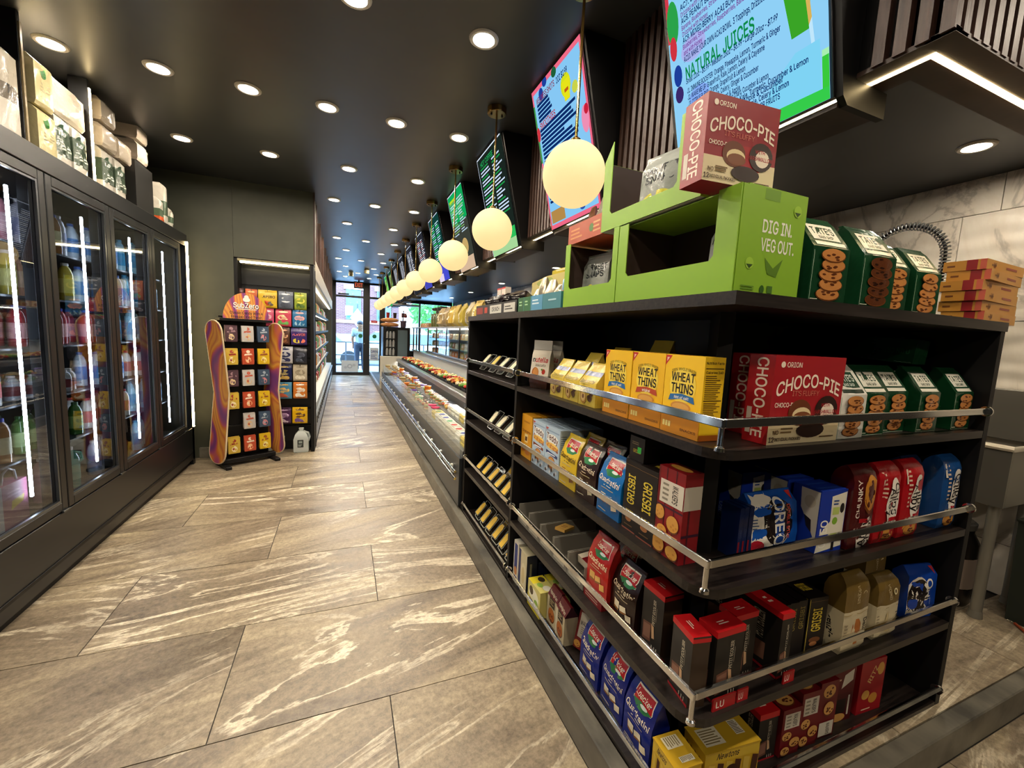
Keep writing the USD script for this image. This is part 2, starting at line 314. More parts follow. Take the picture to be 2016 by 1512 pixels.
fl = uniq('/World/floor'); UsdGeom.Xform.Define(stage, fl); data(fl, kind='structure')
put(fl, 'grout_bed', Geo().box((-2.2, -4.2, -.08), (3.35, 13.75, -.003)), grout)
area = Polygon([(-1.42, -4.1), (3.33, -4.1), (3.33, .598), (.744, .598), (.744, 13.6), (-.3, 13.6), (-.3, 5.2), (-1.42, 5.2)])
for k in range(-10, 20):
    y0 = 1.497 + .606 * k; x0 = -.42 if k % 2 == 0 else .168
    for j in range(-3, 5):
        t = shapely.intersection(area, shapely.box(x0 + 1.183 * j + .002, y0 + .002, x0 + 1.183 * (j + 1) - .002, y0 + .604))
        if t.area > .003 and t.geom_type == 'Polygon': put(fl, 'floor_tile', Geo().prism(t, -.006, rnd.uniform(-.0005, .0005)), stone)
pf = uniq('/World/raised_platform'); UsdGeom.Xform.Define(stage, pf); data(pf, kind='structure')
put(pf, 'base', Geo().box((.80, .65, -.003), (3.33, 13.6, .105)), grout)
put(pf, 'aisle_kerb', Geo().box((.745, .6, 0), (.80, 13.55, .12), bev=.004), stone_kerb)
put(pf, 'end_kerb', Geo().box((.802, .6, 0), (3.33, .655, .12), bev=.004), stone_kerb)
for k in range(3):
    for j in range(5):
        a, b = .657 + .3 * j, .657 + .3 * (j + 1) - .003; x0 = .85 + .9 * k - (.45 if j % 2 else 0)
        t = shapely.intersection(shapely.box(.81, .657, 3.32, 2.2), shapely.box(x0, a, x0 + .897, b))
        if t.area > .002: put(pf, 'floor_tile', Geo().prism(t, .1, .12), stone)

struct('ceiling', Geo().box((-2.2, -4.2, 2.8), (1.36, 13.6, 2.95)), ceil_paint)
struct('ceiling', Geo().box((1.36, .6, 2.4), (3.5, 13.6, 2.55)).box((1.36, .6, 2.4), (1.38, 13.6, 2.95)).box((1.36, -4.2, 2.8), (3.5, .6, 2.95)), ceil_paint)
struct('wall_left', Geo().box((-2.2, -4.2, 0), (-2.05, 13.6, 2.8)), ceil_paint)
struct('wall_back', Geo().box((-2.2, -4.35, 0), (3.5, -4.2, 2.8)), green_paint)
gw = uniq('/World/wall_green'); UsdGeom.Xform.Define(stage, gw); data(gw, kind='structure')
put(gw, 'wall_panel', Geo().box((-2.05, 5.05, 0), (-1.03, 5.5, 2.8)), green_paint)
put(gw, 'header_panel', Geo().box((-1.028, 5.05, 2.06), (-.30, 5.5, 2.8)), green_paint)
put(gw, 'corner_bead', Geo().box((-.30, 5.045, 2.06), (-.283, 5.06, 2.8)), brown_board)
struct('baseboard_green', Geo().box((-1.37, 5.03, 0), (-1.03, 5.05, .11), bev=.004), stone_kerb)
rw = uniq('/World/wall_right'); UsdGeom.Xform.Define(stage, rw); data(rw, kind='structure')
put(rw, 'wall_core', Geo().box((3.325, -4.2, 0), (3.5, 13.6, 2.8)), grout)
marble = mat('wall_marble', {'g': ('geometry', {}), 'o': ('object_info', {}), 'k': ('vector_math', dict(math_type='scale', vector1=(7., 3., 5.))), 'ad': ('vector_math', dict(math_type='add')),
    'm': ('mapping', dict(rotation=(.5, 0, 0), scale=(1, 1.4, .8))), 'v': ('noise_texture', dict(scale=1.0, detail=6, roughness=.6, distortion=1.6)), 'r': ('rgb_ramp', {'ramp': [(.4, C('#cfc8bc')), (.47, C('#c9c0b2')), (.5, C('#a59d92')), (.53, C('#cbc3b6')), (.7, C('#d6d0c5'))]}),
    'w': ('wave_texture', dict(bands_direction='z', scale=3.2, distortion=5, detail=2, detail_scale=.6)), 'b': ('bump', dict(strength=.35, distance=.012)), 'p': ('principled_bsdf', dict(roughness=.3))},
    [('o.random', 'k.scale'), ('g.position', 'ad.vector1'), ('k.vector', 'ad.vector2'), ('ad.vector', 'm.vector'), ('m.vector', 'v.vector'), ('v.fac', 'r.fac'), ('r.color', 'p.base_color'), ('g.position', 'w.vector'), ('w.fac', 'b.height'), ('b.normal', 'p.normal')], 'p.BSDF')
for i, z in enumerate((.12, .4, 1.0, 1.6, 2.2)):
    z1 = (.4, 1.0, 1.6, 2.2, 2.4)[i]
    for j in range(0, 8): put(rw, 'wall_tile', Geo().box((3.31, j * 1.2 + .15 * (i % 2) + .0015, z + .0015), (3.325, (j + 1) * 1.2 + .15 * (i % 2) - .0015, z1 - .0015), bev=.001), marble)

# soffit with slats, LED line and menu screens
warm_led = emit('warm_led', (1, .74, .36), STRIP); cool_led = emit('cool_led', (.8, .87, 1.0), STRIP * 1.1); soft_led = emit('shelf_led', (1., .85, .6), STRIP * .4)
so = uniq('/World/soffit'); UsdGeom.Xform.Define(stage, so); data(so, kind='structure')
put(so, 'backing', Geo().box((1.25, .585, 2.112), (1.358, 13.5, 2.8)).box((1.25, .585, 2.112), (3.3, .68, 2.8)), black)
put(so, 'underside_board', Geo().box((1.235, .565, 2.1), (1.285, 13.5, 2.112)).box((1.30, .63, 2.1), (1.36, 13.5, 2.112)), brown_board)
put(so, 'underside_board', Geo().box((1.235, .565, 2.099), (3.3, .618, 2.111)).box((1.30, .634, 2.099), (3.3, .70, 2.111)), brown_board)
put(so, 'led_strip', Geo().box((1.285, .618, 2.098), (1.30, 13.4, 2.108)), warm_led)
put(so, 'led_strip', Geo().box((1.3, .618, 2.0975), (3.3, .634, 2.108)), warm_led)
TVY = [.78 + 1.05 * k for k in range(11)]
for k in range(11):
    for j in range(12):
        y = TVY[k] + .53 + .018 + j * .0435
        if k < 4: put(so, 'slat', Geo().box((1.228, y, 2.105), (1.25, y + .026, 2.8)), slat_wood)
for j in range(4): put(so, 'slat', Geo().box((1.228, .565 + j * .0435, 2.105), (1.25, .591 + j * .0435, 2.8)), slat_wood)
for j in range(30): put(so, 'slat', Geo().box((1.26 + j * .0435, .563, 2.105), (1.286 + j * .0435, .585, 2.8)), slat_wood)
fs = Geo()
for k in range(4, 11):
    for j in range(12): fs.box((1.228, TVY[k] + .548 + j * .0435, 2.105), (1.25, TVY[k] + .574 + j * .0435, 2.8))
data(put(so, 'far_slats', fs, slat_wood), kind='stuff')

W = '#ffffff'
def menu(bg, items): return [('r', 0, 0, 1, 1, bg)] + items
NAV = '#0b2a66'; GRN = '#0f7a46'
def rows(x0, x1, y1, n, dy, col, h=.018):
    R = random.Random(n); o = []
    for i in range(n): o.append(('r', x0, y1 - i * dy, x0 + (x1 - x0) * R.uniform(.5, 1), y1 - i * dy + h, col))
    return o
def T(s, x, y, h, col, **o):
    w = text2d(s, o.get('b', True))[2] * h * .745 * o.get('sx', 1) / .53
    if 'wd' in o: o['sx'] = o['wd'] / w * o.get('sx', 1); w = o['wd']
    return ('t', s, x + w / 2, y, h, C(col), o)
juice = menu('#8fd0f6', [('r', 0, .55, .03, 1, '#d23a4a'), ('e', .05, .62, .05, .09, '#2aa24a'), ('e', .04, .52, .03, .05, '#cf3340'), ('e', .06, .40, .035, .045, '#1d3f9a'), ('e', .06, .32, .035, .035, '#3a2a6a'), ('e', .2, .47, .1, .05, '#a9b4ee'), ('e', .22, .27, .08, .04, '#86aef2'),
    ('p', [(.74, .6), (.95, .6), (.91, .25), (.823, .25)], '#3aa426'), ('p', [(.86, .6), (.885, .6), (.925, .28), (.91, .26)], '#d9b35a'), ('p', [(.91, .26), (.925, .28), (.955, .06), (.94, .06)], '#bfe6fb'),
    ('p', [(.62, .04), (.7, .13), (.84, .2), (.96, .2), (.96, .04)], '#7fd3f4'), ('r', .968, 0, 1, .14, '#39c93c'), ('r', .968, .14, 1, .16, '#a9efb0'), ('p', [(.5, 0), (1, 0), (1, .04), (.75, .045)], '#35cc4a'),
    T('NATURAL JUICES', .131, .385, .05, '#0d8a4a', wd=.49), T('Small 12oz - $5.99 - Medium 16oz - $6.99 - Large 20oz - $7.99', .131, .353, .02, NAV, wd=.62, it=.15),
    T('J1. IMMUNE BOOSTER  Orange, Pineapple, Lemon, Turmeric & Ginger', .133, .313, .02, NAV, wd=.63), T('J2. WAKE ME UP  Grapefruit, Kale, Lemon, Celery & Cayenne', .133, .285, .02, NAV, wd=.54),
    T('J3. CITRUS BLEND  Orange, Grapefruit & Lemon', .133, .257, .02, NAV, wd=.42), T('J4. POPEYE  Spinach, Kale, Celery, Ginger & Cucumber', .133, .229, .02, NAV, wd=.5),
    T('J5. SWEET GINGER  Beet, Carrot & Apple', .133, .2, .02, NAV, wd=.38), T('Green Chard, Cucumber & Lemon', .42, .182, .02, NAV, wd=.27), T('Carrot, Chard, Kale, Turmeric, Cucumber & Lemon', .35, .158, .02, NAV, wd=.55),
    T('Green Apple & Cucumber', .45, .141, .02, NAV, wd=.32), T('Lemon, Apple, Celery & Lemon', .47, .118, .02, NAV, wd=.33), T('ADD VEGGIES OR FRUITS', .48, .09, .02, NAV, wd=.27),
    T('AC10. MAKE YOUR OWN ACAI BOWL  3 Toppings, Drizzled', .128, .445, .022, NAV, wd=.56), T('and with Honey', .128, .47, .018, '#7a3f9a', wd=.15), T('Blueberries, Strawberries, Raspberries, Banana, Fu', .128, .495, .018, '#7a3f9a', wd=.5),
    T('AC9. MIXED BERRY ACAI BOWL', .13, .52, .022, NAV, wd=.4), T('Drizzled with Honey', .13, .545, .018, '#7a3f9a', wd=.2), T('Banana, Blueberries, Strawberries, Raspberries', .13, .57, .018, '#7a3f9a', wd=.48), T('AC8. PEANUT BUTTER & JELLY', .13, .597, .022, NAV, wd=.4),
    T('Drizzled with Honey', .13, .622, .018, '#7a3f9a', wd=.2), T('AC7. STRAWBERRY', .13, .65, .022, NAV, wd=.3)] + rows(.13, .7, .9, 9, .027, NAV))
smooth_ = menu('#f06a86', [('r', .03, .03, .97, .97, '#86c8f4'), ('r', 0, 0, .03, .1, '#e86a6a'), ('r', .0, .5, .03, .9, '#3c9a4a'), ('e', .03, .7, .04, .05, '#cf3340'), ('e', .3, .98, .05, .03, '#1d3f9a'), ('e', .5, .97, .05, .03, '#1d5f3a'), ('e', .2, .93, .05, .04, '#1d3f9a'),
    ('e', .68, .83, .09, .07, '#d5e01c'), ('p', [(.61, .86), (.76, .86), (.73, .74), (.64, .74)], '#e6e31a'), ('r', .65, .79, .72, .81, '#c05a1a'), ('e', .83, .77, .05, .035, '#c9d24a'), ('e', .93, .55, .06, .08, '#ee8fb4'), ('e', .96, .6, .035, .03, '#c8203a'), ('r', .05, .04, .35, .13, '#b58a4a'), ('e', .7, .06, .05, .02, '#2a4fa8'),
    T('WELLNESS SHOTS', .085, .91, .038, '#8a2a4a', wd=.4), T('2OZ $2.99', .53, .905, .036, NAV, wd=.21), T('SMOOTHIES', .091, .74, .042, '#b8203a', wd=.34)] + rows(.09, .4, .87, 5, .026, NAV) + rows(.08, .85, .70, 20, .027, NAV))
def darkmenu(bg, a, b, seed, head=None, foot=None, n=26):
    R = random.Random(seed); o = []
    if head: o += head
    for i in range(n):
        y = .88 - i * .031; o.append(('r', .06, y, .06 + R.uniform(.3, .45), y + .014, a if i % 3 else b)); o.append(('r', .55, y, .55 + R.uniform(.2, .4), y + .014, a if (i + seed) % 4 else b))
    return menu(bg, o + (foot or []) + [('r', 0, 0, .012, 1, '#dfeaff'), ('r', 0, .988, 1, 1, '#dfeaff')])
screens = [juice, smooth_, darkmenu('#1b2621', '#cfe0ff', '#1f9a4a', 3, [T('HOT COFFEE', .1, .93, .045, '#1fa85a')], [('r', .0, .0, 1, .1, '#a8d89a'), ('r', .6, .1, 1, .2, '#2fbf5a')]),
    darkmenu('#3c4038', '#b9d0e0', '#7fae6a', 5, [('r', 0, .62, 1, 1, '#12a85a'), ('r', .06, .9, .5, .93, '#b6e02a'), ('r', .06, .84, .8, .855, '#7fe0a8'), ('r', .06, .78, .9, .795, '#7fe0a8'), ('r', .06, .72, .7, .735, '#7fe0a8'), T('VEGAN', .2, .58, .05, '#1fbf6a')], [('r', .0, .0, 1, .16, '#d8b89a'), ('e', .6, .3, .2, .1, '#c8a86a'), ('e', .5, .25, .15, .06, '#7a9a4a')], n=14),
    darkmenu('#123f3a', '#bfe6f2', '#2fd06a', 6, None, [('r', 0, 0, 1, .3, '#4a4fd0'), ('r', 0, 0, .5, .12, '#e8d8f0')]), darkmenu('#2a2c34', '#dfe2ee', '#e0a0a0', 7, None, [('r', 0, 0, 1, .15, '#4448b8')]),
    darkmenu('#2a2c34', '#e6e8f2', '#b8c0d8', 8), darkmenu('#2b2d33', '#dfe2ee', '#c0c8d8', 9), darkmenu('#2b2d33', '#e6e8f2', '#b0c8d8', 10), darkmenu('#1c4a3a', '#c8f05a', '#e8f8c8', 11), darkmenu('#2fae5a', '#d8ff3a', '#f0ffd0', 12)]
bt, bb = np.array([1.0, 0, 2.785]), np.array([1.18, 0, 2.05]); SH = float(np.linalg.norm(bt - bb)); Vd = (bt - bb) / SH; Nn = np.cross((0, -1, 0), Vd)
nth = ['nearest', 'second', 'third', 'fourth', 'fifth', 'sixth', 'seventh', 'eighth', 'ninth', 'tenth', 'eleventh', 'twelfth', 'thirteenth', 'fourteenth', 'fifteenth', 'sixteenth']
desc = ['light blue juice menu', 'light blue smoothie menu with pink border', 'dark menu with green and white lines', 'menu with bright green top half', 'teal menu with violet foot', 'dark grey menu with violet foot', 'dark grey menu of white lines', 'dark menu', 'dark menu', 'deep green menu', 'lime green menu']
for k, y0 in enumerate(TVY):
    y1 = y0 + .53; t = thing('menu_screen', f'tilted screen showing a {desc[k]}, {nth[k]} along the soffit', 'screen', (0, 0, 0))
    prof = [(1.0, 2.785), (1.18, 2.05), (1.20, 2.03), (1.36, 2.03), (1.36, 2.096), (1.226, 2.098), (1.226, 2.795), (1.02, 2.795)]
    for a in (y0 - .024, y1 + .006): put(t, 'side_panel', Geo().prism([(x + .012, z) for x, z in prof], a, a + .018, ax='xz'), black if k < 99 else black)
    fr = flat(bt * (0, 0, 0) + (1.18, y1, 2.05), (0, -1, 0), Vd, .53, SH)
    put(t, 'bezel', Geo().add([np.array([p[0], y, p[1]]) + q * np.array([Nn[0], 0, Nn[2]]) for q in (-.004, -.03) for p in ((1.18, 2.05), (1.0, 2.785)) for y in (y0 - .006, y1 + .006)], [(0, 1, 3, 2), (4, 6, 7, 5), (0, 4, 5, 1), (2, 3, 7, 6), (0, 2, 6, 4), (1, 5, 7, 3)]), blackmetal)
    put(t, 'display', art(Geo(), fr, screens[k], step=.0001, off=0.0), screen)
    put(t, 'bottom_board', Geo().box((1.2, y0 - .006, 2.03), (1.35, y1 + .006, 2.04)), brown_board)

# ceiling downlights
lens = emit('lamp_lens', (1, .87, .69), LAMP); ring_m = plain('lamp_trim', '#cfc8ba', .35)
rows_y = [1.475, 2.205, 2.94, 3.675, 4.4, 5.14, 5.854, 6.6, 7.32, 8.05, 8.72]; first = None
def downlight(x, y, z, label, grp):
    global first
    if first is None:
        first = thing('downlight', label, 'ceiling light', (x, y, z), group=grp)
        put(first, 'trim_ring', Geo().lathe([(.048, -.002), (.052, -.008), (.064, -.009), (.070, -.004), (.071, 0)], n=28), ring_m, 40)
        put(first, 'lens', Geo().disc((0, 0, -.0035), .049, n=20, flip=True), lens); return
    dup(first, (x, y, z), 0, label, grp)
for i, r in enumerate(rows_y):
    xs = ([.03, .455] if i < 10 else [.03, .46]) if i % 2 == 0 else [-.07, .235, .545]
    if i == 1: xs = [-1.006, -.687, -.379] + xs
    if i == 2: xs = [-.825, -.404] + xs
    if i == 0: xs = [-.4, .03, .44]
    for j, x in enumerate(xs):
        downlight(x * 1.41, r * 1.41, 2.8, f'round recessed ceiling downlight, {["first", "second", "third", "fourth", "fifth", "sixth"][j]} from left in {nth[i]} row', 'recessed ceiling downlights')
for r, y in enumerate((1.05, .02, -1.6)):  # rows out of view, placed to light the end face of the rack
    for x, l in ((-.95, 'cooler side'), (.25, 'middle'), (1.45 if y < .5 else .95, 'counter side')) + (((2.6, 'wall side'),) if y < .5 else ()): downlight(x, y, 2.8, f'unseen recessed downlight {nthw(r + 1)} row from above the camera towards the back, {l}', 'unseen downlights over and behind the camera')
for i, y in enumerate((1.134, 3.2, 5.4, 7.6, 9.7, 11.6)): downlight(2.8, y, 2.4, f'round downlight in the low back ceiling, {nth[i]} from the camera', 'downlights in the low back ceiling')
# globe pendants
opal = mat('opal_globe', {'e': ('emission', dict(color=C('#ffdc9a'), strength=GLOBE)), 'd': ('diffuse_bsdf', dict(color=(.25, .22, .16))), 'x': ('add_closure', {})}, [('e.emission', 'x.closure1'), ('d.BSDF', 'x.closure2')], 'x.closure')
pend = None
for k in range(11):
    y = 1.597 + 1.03 * k; lab = f'glowing opal globe pendant on a thin brass rod, {nth[k]} from the camera'
    if pend: dup(pend, (.885, y, 2.07), 0, lab); continue
    pend = thing('globe_pendant', lab, 'pendant lamp', (.885, y, 2.07), group='row of globe pendants over the deli counter')
    put(pend, 'globe', Geo().tm(trimesh.creation.icosphere(4, .129)), opal, True or 40)
    put(pend, 'rod', Geo().tube([(0, 0, .12), (0, 0, .70)], .006), brass, 40)
    cp = put(pend, 'canopy', Geo().lathe([(0.001, .695), (.056, .695), (.06, .70), (.06, .728), (.001, .728)], n=28), brass, 40)
    put(pend, 'collar', Geo().lathe([(.001, .123), (.02, .123), (.02, .14), (.008, .15), (.001, .15)], n=16), brass, 40)
    [put(pend, 'canopy_screw', Geo().lathe([(.001, .685), (.006, .686), (.006, .697)], n=10, c=(q, 0, 0)), blackmetal) for q in (-.035, .035)]
# ---------- beverage cooler along the left wall ----------
bc = thing('beverage_cooler', 'long black reach-in beverage cooler with lit glass doors along the left wall', 'cooler')
DY = [.40 + .6125 * k for k in range(8)]     # door edges; the last is the end post
cx = -1.36
put(bc, 'kick_plate', Geo().box((cx - .03, .2, .05), (cx, 4.87, .365), bev=.003), blackmetal)
put(bc, 'toe_strip', Geo().box((cx - .06, .2, 0), (cx - .03, 4.86, .05)), black)
put(bc, 'kick_groove', Geo().box((cx - .001, .2, .115), (cx + .006, 4.80, .135), bev=.002), black)
put(bc, 'header', Geo().box((cx - .10, .2, 2.085), (cx, 4.87, 2.19), bev=.003), blackmetal)
put(bc, 'top_panel', Geo().box((-2.04, .2, 2.165), (cx - .1, 4.87, 2.185)), blackmetal)
put(bc, 'floor_panel', Geo().box((-2.04, .2, .30), (cx - .03, 4.82, .345)), plain('cooler_floor', '#4a4a48', .5))
put(bc, 'back_panel', Geo().box((-2.04, .2, .345), (-2.02, 4.82, 2.16)), plain('cooler_back', '#33373c', .5))
put(bc, 'end_panel', Geo().box((-2.04, 4.82, 0.001), (cx, 4.87, 2.084)), blackmetal)
put(bc, 'end_light', Geo().box((cx, 4.845, .37), (cx + .012, 4.862, 2.13), bev=.003), warm_led)
SHZ = [.36, .66, .94, 1.22, 1.48, 1.74]
wire = plain('shelf_wire', '#3f4348', .35, .6)
for z in SHZ[1:]: put(bc, 'shelf', Geo().box((-2.0, .45, z - .012), (-1.50, 4.8, z - .002)), wire)
for k in range(8): put(bc, 'mullion', Geo().box((cx - .09, DY[k] - .028, .345), (cx - .045, DY[k] + .028, 2.085)), black)
for k in range(1, 8): put(bc, 'light_tube', Geo().box((cx - .125, DY[k] - .05, .46), (cx - .112, DY[k] - .036, 1.99), bev=.003), cool_led)
alu = plain('door_aluminium', '#6a6e72', .25, .9)
for k in range(7):
    a, b = DY[k] + .004, DY[k + 1] - .004; z0, z1, q = .372, 2.08, .048
    d = put(bc, 'door', Geo().box((cx - .04, a, z0), (cx, a + q, z1), bev=.003).box((cx - .04, b - q, z0), (cx, b, z1), bev=.003).box((cx - .04, a + q, z0), (cx, b - q, z0 + q), bev=.003).box((cx - .04, a + q, z1 - q), (cx, b - q, z1), bev=.003), blackmetal)
    put(d, 'glass', Geo().box((cx - .022, a + q + .001, z0 + q + .001), (cx - .016, b - q - .001, z1 - q - .001)), doorglass)
    put(d, 'inner_trim', Geo().box((cx - .014, b - q - .014, z0 + q), (cx - .002, b - q - .002, z1 - q)).box((cx - .014, a + q, z0 + q + .002), (cx - .002, b - q - .014, z0 + q + .013)).box((cx - .014, a + q, z1 - q - .012), (cx - .002, b - q - .014, z1 - q - .002)), alu)
    put(d, 'hinge', Geo().box((cx + .0005, b - .06, z0 - .006), (cx + .012, b - .01, z0 + .006), bev=.002), alu)

# drinks inside
def bottle(label, loc, col, cap, lab, h=.22, r=.033, neck=.3, jug=False):
    t = thing('juice_bottle' if not jug else 'drink_jug', label, 'bottle' if not jug else 'jug', loc)
    put(t, 'body', Geo().lathe([(.001, 0), (r, .002), (r * 1.02, h * .1), (r, h * .45), (r * 1.02, h * (1 - neck)), (r * .75, h * .85), (r * .42, h * .92), (r * .42, h * .94), (.001, h * .94)], n=16), plain('drink_' + col.strip('#'), col, .15, coat_weight=.6), 40)
    put(t, 'cap', Geo().lathe([(.001, h * .925), (r * .5, h * .925), (r * .5, h * .99), (r * .45, h), (.001, h)], n=14), plain('cap_' + cap.strip('#'), cap, .35), 40)
    if lab: put(t, 'label', Geo().lathe([(r * 1.03, h * .2), (r * 1.03, h * .58)], n=16), plain('label_' + lab.strip('#'), lab, .4), 40)
    if jug: put(t, 'handle', Geo().tube([(r * .4, 0, h * .9), (r * 1.2, 0, h * .85), (r * 1.35, 0, h * .68), (r * .98, 0, h * .6)], .008), plain('drink_' + col.strip('#'), col, .15, coat_weight=.6), 40)
    return t
kinds = {'pink juice bottle with green cap': ('#d58a9a', '#3aa04a', '#e6b8c0', .24, .035), 'clear bottle with white cap': ('#b9bcc6', '#e4e4e4', '#8a90b0', .23, .035), 'amber juice bottle with blue cap': ('#9a6a3a', '#2a3a9a', '#c8c4a0', .22, .034), 'red drink bottle with blue cap': ('#a8343a', '#2a3aa8', '#d8a0a0', .21, .033),
    'dark cola bottle': ('#1c1210', '#8a1a1a', '#8a1a1a', .24, .033), 'purple grape bottle': ('#5a2a6a', '#e4e4e4', '#7a4a9a', .22, .033), 'yellow tea bottle': ('#b8a83a', '#e0e0e0', '#d8cf7a', .22, .034), 'peach drink bottle': ('#c8957a', '#e0e0e0', '#d8b8a0', .22, .034), 'green tea bottle': ('#4a7a3a', '#2a5a2a', '#a8c88a', .2, .032), 'clear water bottle with blue label': ('#c2d2dc', '#3a6ab8', '#4a8ac8', .22, .032), 'silver can': ('#9a9ea4', '#c8c8c8', '#6a2a30', .13, .033), 'cyan water pack bottle': ('#9fd8ea', '#3aa8d0', '#2a9ac8', .24, .033), 'white milk drink bottle': ('#d8d6d0', '#b83a3a', '#c86a6a', .2, .034)}
protos = {}
plan = {0: ['dark cola bottle'] * 6, 1: ['pink juice bottle with green cap'] * 6, 2: ['dark cola bottle', 'silver can', 'purple grape bottle', 'purple grape bottle', 'yellow tea bottle', 'red drink bottle with blue cap'],
    3: ['silver can', 'amber juice bottle with blue cap', 'white milk drink bottle', 'dark cola bottle', 'purple grape bottle', 'red drink bottle with blue cap'], 4: ['peach drink bottle', 'green tea bottle', 'silver can', 'red drink bottle with blue cap', 'yellow tea bottle', 'pink juice bottle with green cap'],
    5: ['clear bottle with white cap', 'white milk drink bottle', 'clear water bottle with blue label', 'red drink bottle with blue cap', 'clear water bottle with blue label', 'clear water bottle with blue label'], 6: ['cyan water pack bottle', 'cyan water pack bottle', 'white milk drink bottle', 'cyan water pack bottle', 'cyan water pack bottle', 'cyan water pack bottle']}
mixup = {(4, 5): ['pink juice bottle with green cap', 'clear bottle with white cap', 'amber juice bottle with blue cap', 'red drink bottle with blue cap', 'amber juice bottle with blue cap', 'clear bottle with white cap'], (4, 4): ['yellow tea bottle', 'peach drink bottle', 'yellow tea bottle', 'clear bottle with white cap', 'peach drink bottle', 'yellow tea bottle'], (3, 5): ['clear bottle with white cap', 'red drink bottle with blue cap', 'amber juice bottle with blue cap', 'purple grape bottle', 'red drink bottle with blue cap', 'pink juice bottle with green cap']}
lev = ['bottom', 'second', 'third', 'fourth', 'fifth', 'top']; col6 = ['first', 'second', 'third', 'fourth', 'fifth', 'sixth']; dn = ['', '', '', 'first', 'second', 'third', 'fourth']
for k in range(3, 7):
    for s in range(6):
        if k in (3, 4) and s == 0: continue
        for j in range(6):
            kd = mixup.get((k, s), [plan[k][s]] * 6)[j]
            c, cap, lab, h, r = kinds[kd]; loc = (-1.545 - .02 * ((j * 7 + s) % 3), DY[k] + .075 + .088 * j, SHZ[s] + (.0005 if s else -.0145)); name = f'{kd}, {col6[j]} along the {lev[s]} shelf behind cooler door {dn[k]} from view start'
            lb = f'{kd}, {col6[j]} on {lev[s]} shelf, {dn[k]} cooler door'
            if kd in protos: dup(protos[kd], loc, rnd.uniform(-30, 30), lb)
            else: protos[kd] = bottle(lb, loc, c, cap, lab, h, r)
            if s in (1, 3, 5) and j % 2 == 0: dup(protos[kd], (loc[0] - .09, loc[1] + .01, loc[2]), 0, f'{kd}, rear row, {col6[j]} on {lev[s]} shelf, {dn[k]} cooler door')
whitep = plain('soda_wrap', '#b9bccb', .3)
for i, (y, c, l) in enumerate(((2.39, 0, 'white cola multipack with round emblem, nearer of two on the cooler floor'), (2.565, 0, 'white cola multipack with round emblem, farther of two on the cooler floor'), (2.735, 1, 'pink soda multipack with yellow patch on the cooler floor'))):
    t = thing('soda_multipack', l, 'soda pack', (-1.58, y, .3455), 90); g, fr = pack([(0, .17, .16), (.22, .17, .16)], '#c4c6d4' if not c else '#b0708a'); put(t, 'wrap', g, card)
    it = [('e', .5, .55, .36, .30, '#e8e8ec'), ('e', .5, .55, .33, .275, '#b8352a'), ('p', [(.17, .52), (.3, .56), (.5, .55), (.7, .6), (.83, .58), (.83, .45), (.17, .42)], '#eceef2'), ('p', [(.17, .46), (.35, .48), (.65, .42), (.83, .47), (.7, .32), (.5, .275), (.3, .32)], '#22335e'), ('t', 'PEPSI', .5, .51, .09, '#15161c', {'w': .5, 'fit': 1})] if not c else [('p', [(.3, .4), (.8, .5), (.85, .65), (.35, .6)], '#c8b04a'), ('l', .2, .7, .8, .85, 2, '#d8a0b4')]
    put(t, 'printed_artwork', art(Geo(), fr['f'], it), card)
    put(t, 'carry_handle', Geo().tube([(-.05, -.06, .22), (-.04, -.06, .27), (0, -.06, .29), (.04, -.06, .27), (.05, -.06, .22)], .005), plain('clear_handle', '#a9b0b4', .2), 40)
for i, (y, col, l) in enumerate(((3.07, '#b08088', 'pink drink jug'), (3.18, '#4f9a86', 'green drink jug'), (3.29, '#5aa894', 'lighter green drink jug'))): bottle(f'{l} with loop handle on the floor of the second visible cooler door', (-1.56, y, .3455), col, '#d8d8d8', '#8ac8b4' if i else None, .25, .05, jug=True)

# dry goods on top of the cooler
ztop = 2.19; wrapw = plain('plastic_wrap', '#b8b4aa', .22)
def towel(label, loc, rz, w, d, h, bands, seed=0, arts=None, cat='paper towel pack', name='paper_towel_pack'):
    t = thing(name, label, cat, loc, rz)
    g, fr = pack([(0, w * .94, d * .94), (.02, w, d), (h - .03, w, d), (h, w * .86, d * .8)], bands, nu=6, ns=3, nv=5, bul=.010, sbul=.004, wob=.018, seed=seed); put(t, 'wrapped_rolls', g, printed('wrap_print', .2, .5, 40), 45)
    if arts: put(t, 'printed_artwork', art(Geo(), fr['f'], arts), card)
    return t
TX = -1.60
towel('orange banded paper towel pack at the near end of the cooler top', (TX, 2.585, ztop), 90, .155, .3, .40, [(.4, '#b8702a'), (.5, '#d8d0c4'), (1, '#c07a34')], seed=1, arts=[('t', 'TOWELS', .5, .55, .08, '#3a2a20', {'w': .8})])
towel('clear and white paper towel pack beside the orange banded one', (TX + .03, 2.76, ztop), 90, .14, .3, .40, [(.45, '#c4beb4'), (.6, '#6a6258'), (1, '#b0a89a')], seed=2, arts=[('t', 'TOWEL', .5, .52, .1, '#2a2420', {'w': .8})])
leaf = [('e', .35, .72, .16, .14, '#4a9a2a'), ('e', .35, .68, .14, .1, '#2a6a2a'), ('l', .2, .3, .8, .5, 3, '#9a906a')]
lp = towel('cream pack with green leaf emblem, lower of two stacked on the cooler top', (TX + .05, 2.985, ztop), 90, .14, .3, .23, '#c0b48a', seed=3, arts=leaf)
dup(lp, (TX + .05, 2.985, ztop + .232), 90, 'cream pack with green leaf emblem, upper of two stacked on the cooler top')
gw_ = [('r', .05, .2, .95, .62, '#2a3a2c'), ('e', .4, .66, .25, .14, '#22402a'), ('l', .1, .3, .9, .55, 4, '#c8c8b8'), ('t', 'ne', .4, .64, .1, '#e0e0d8', {})]
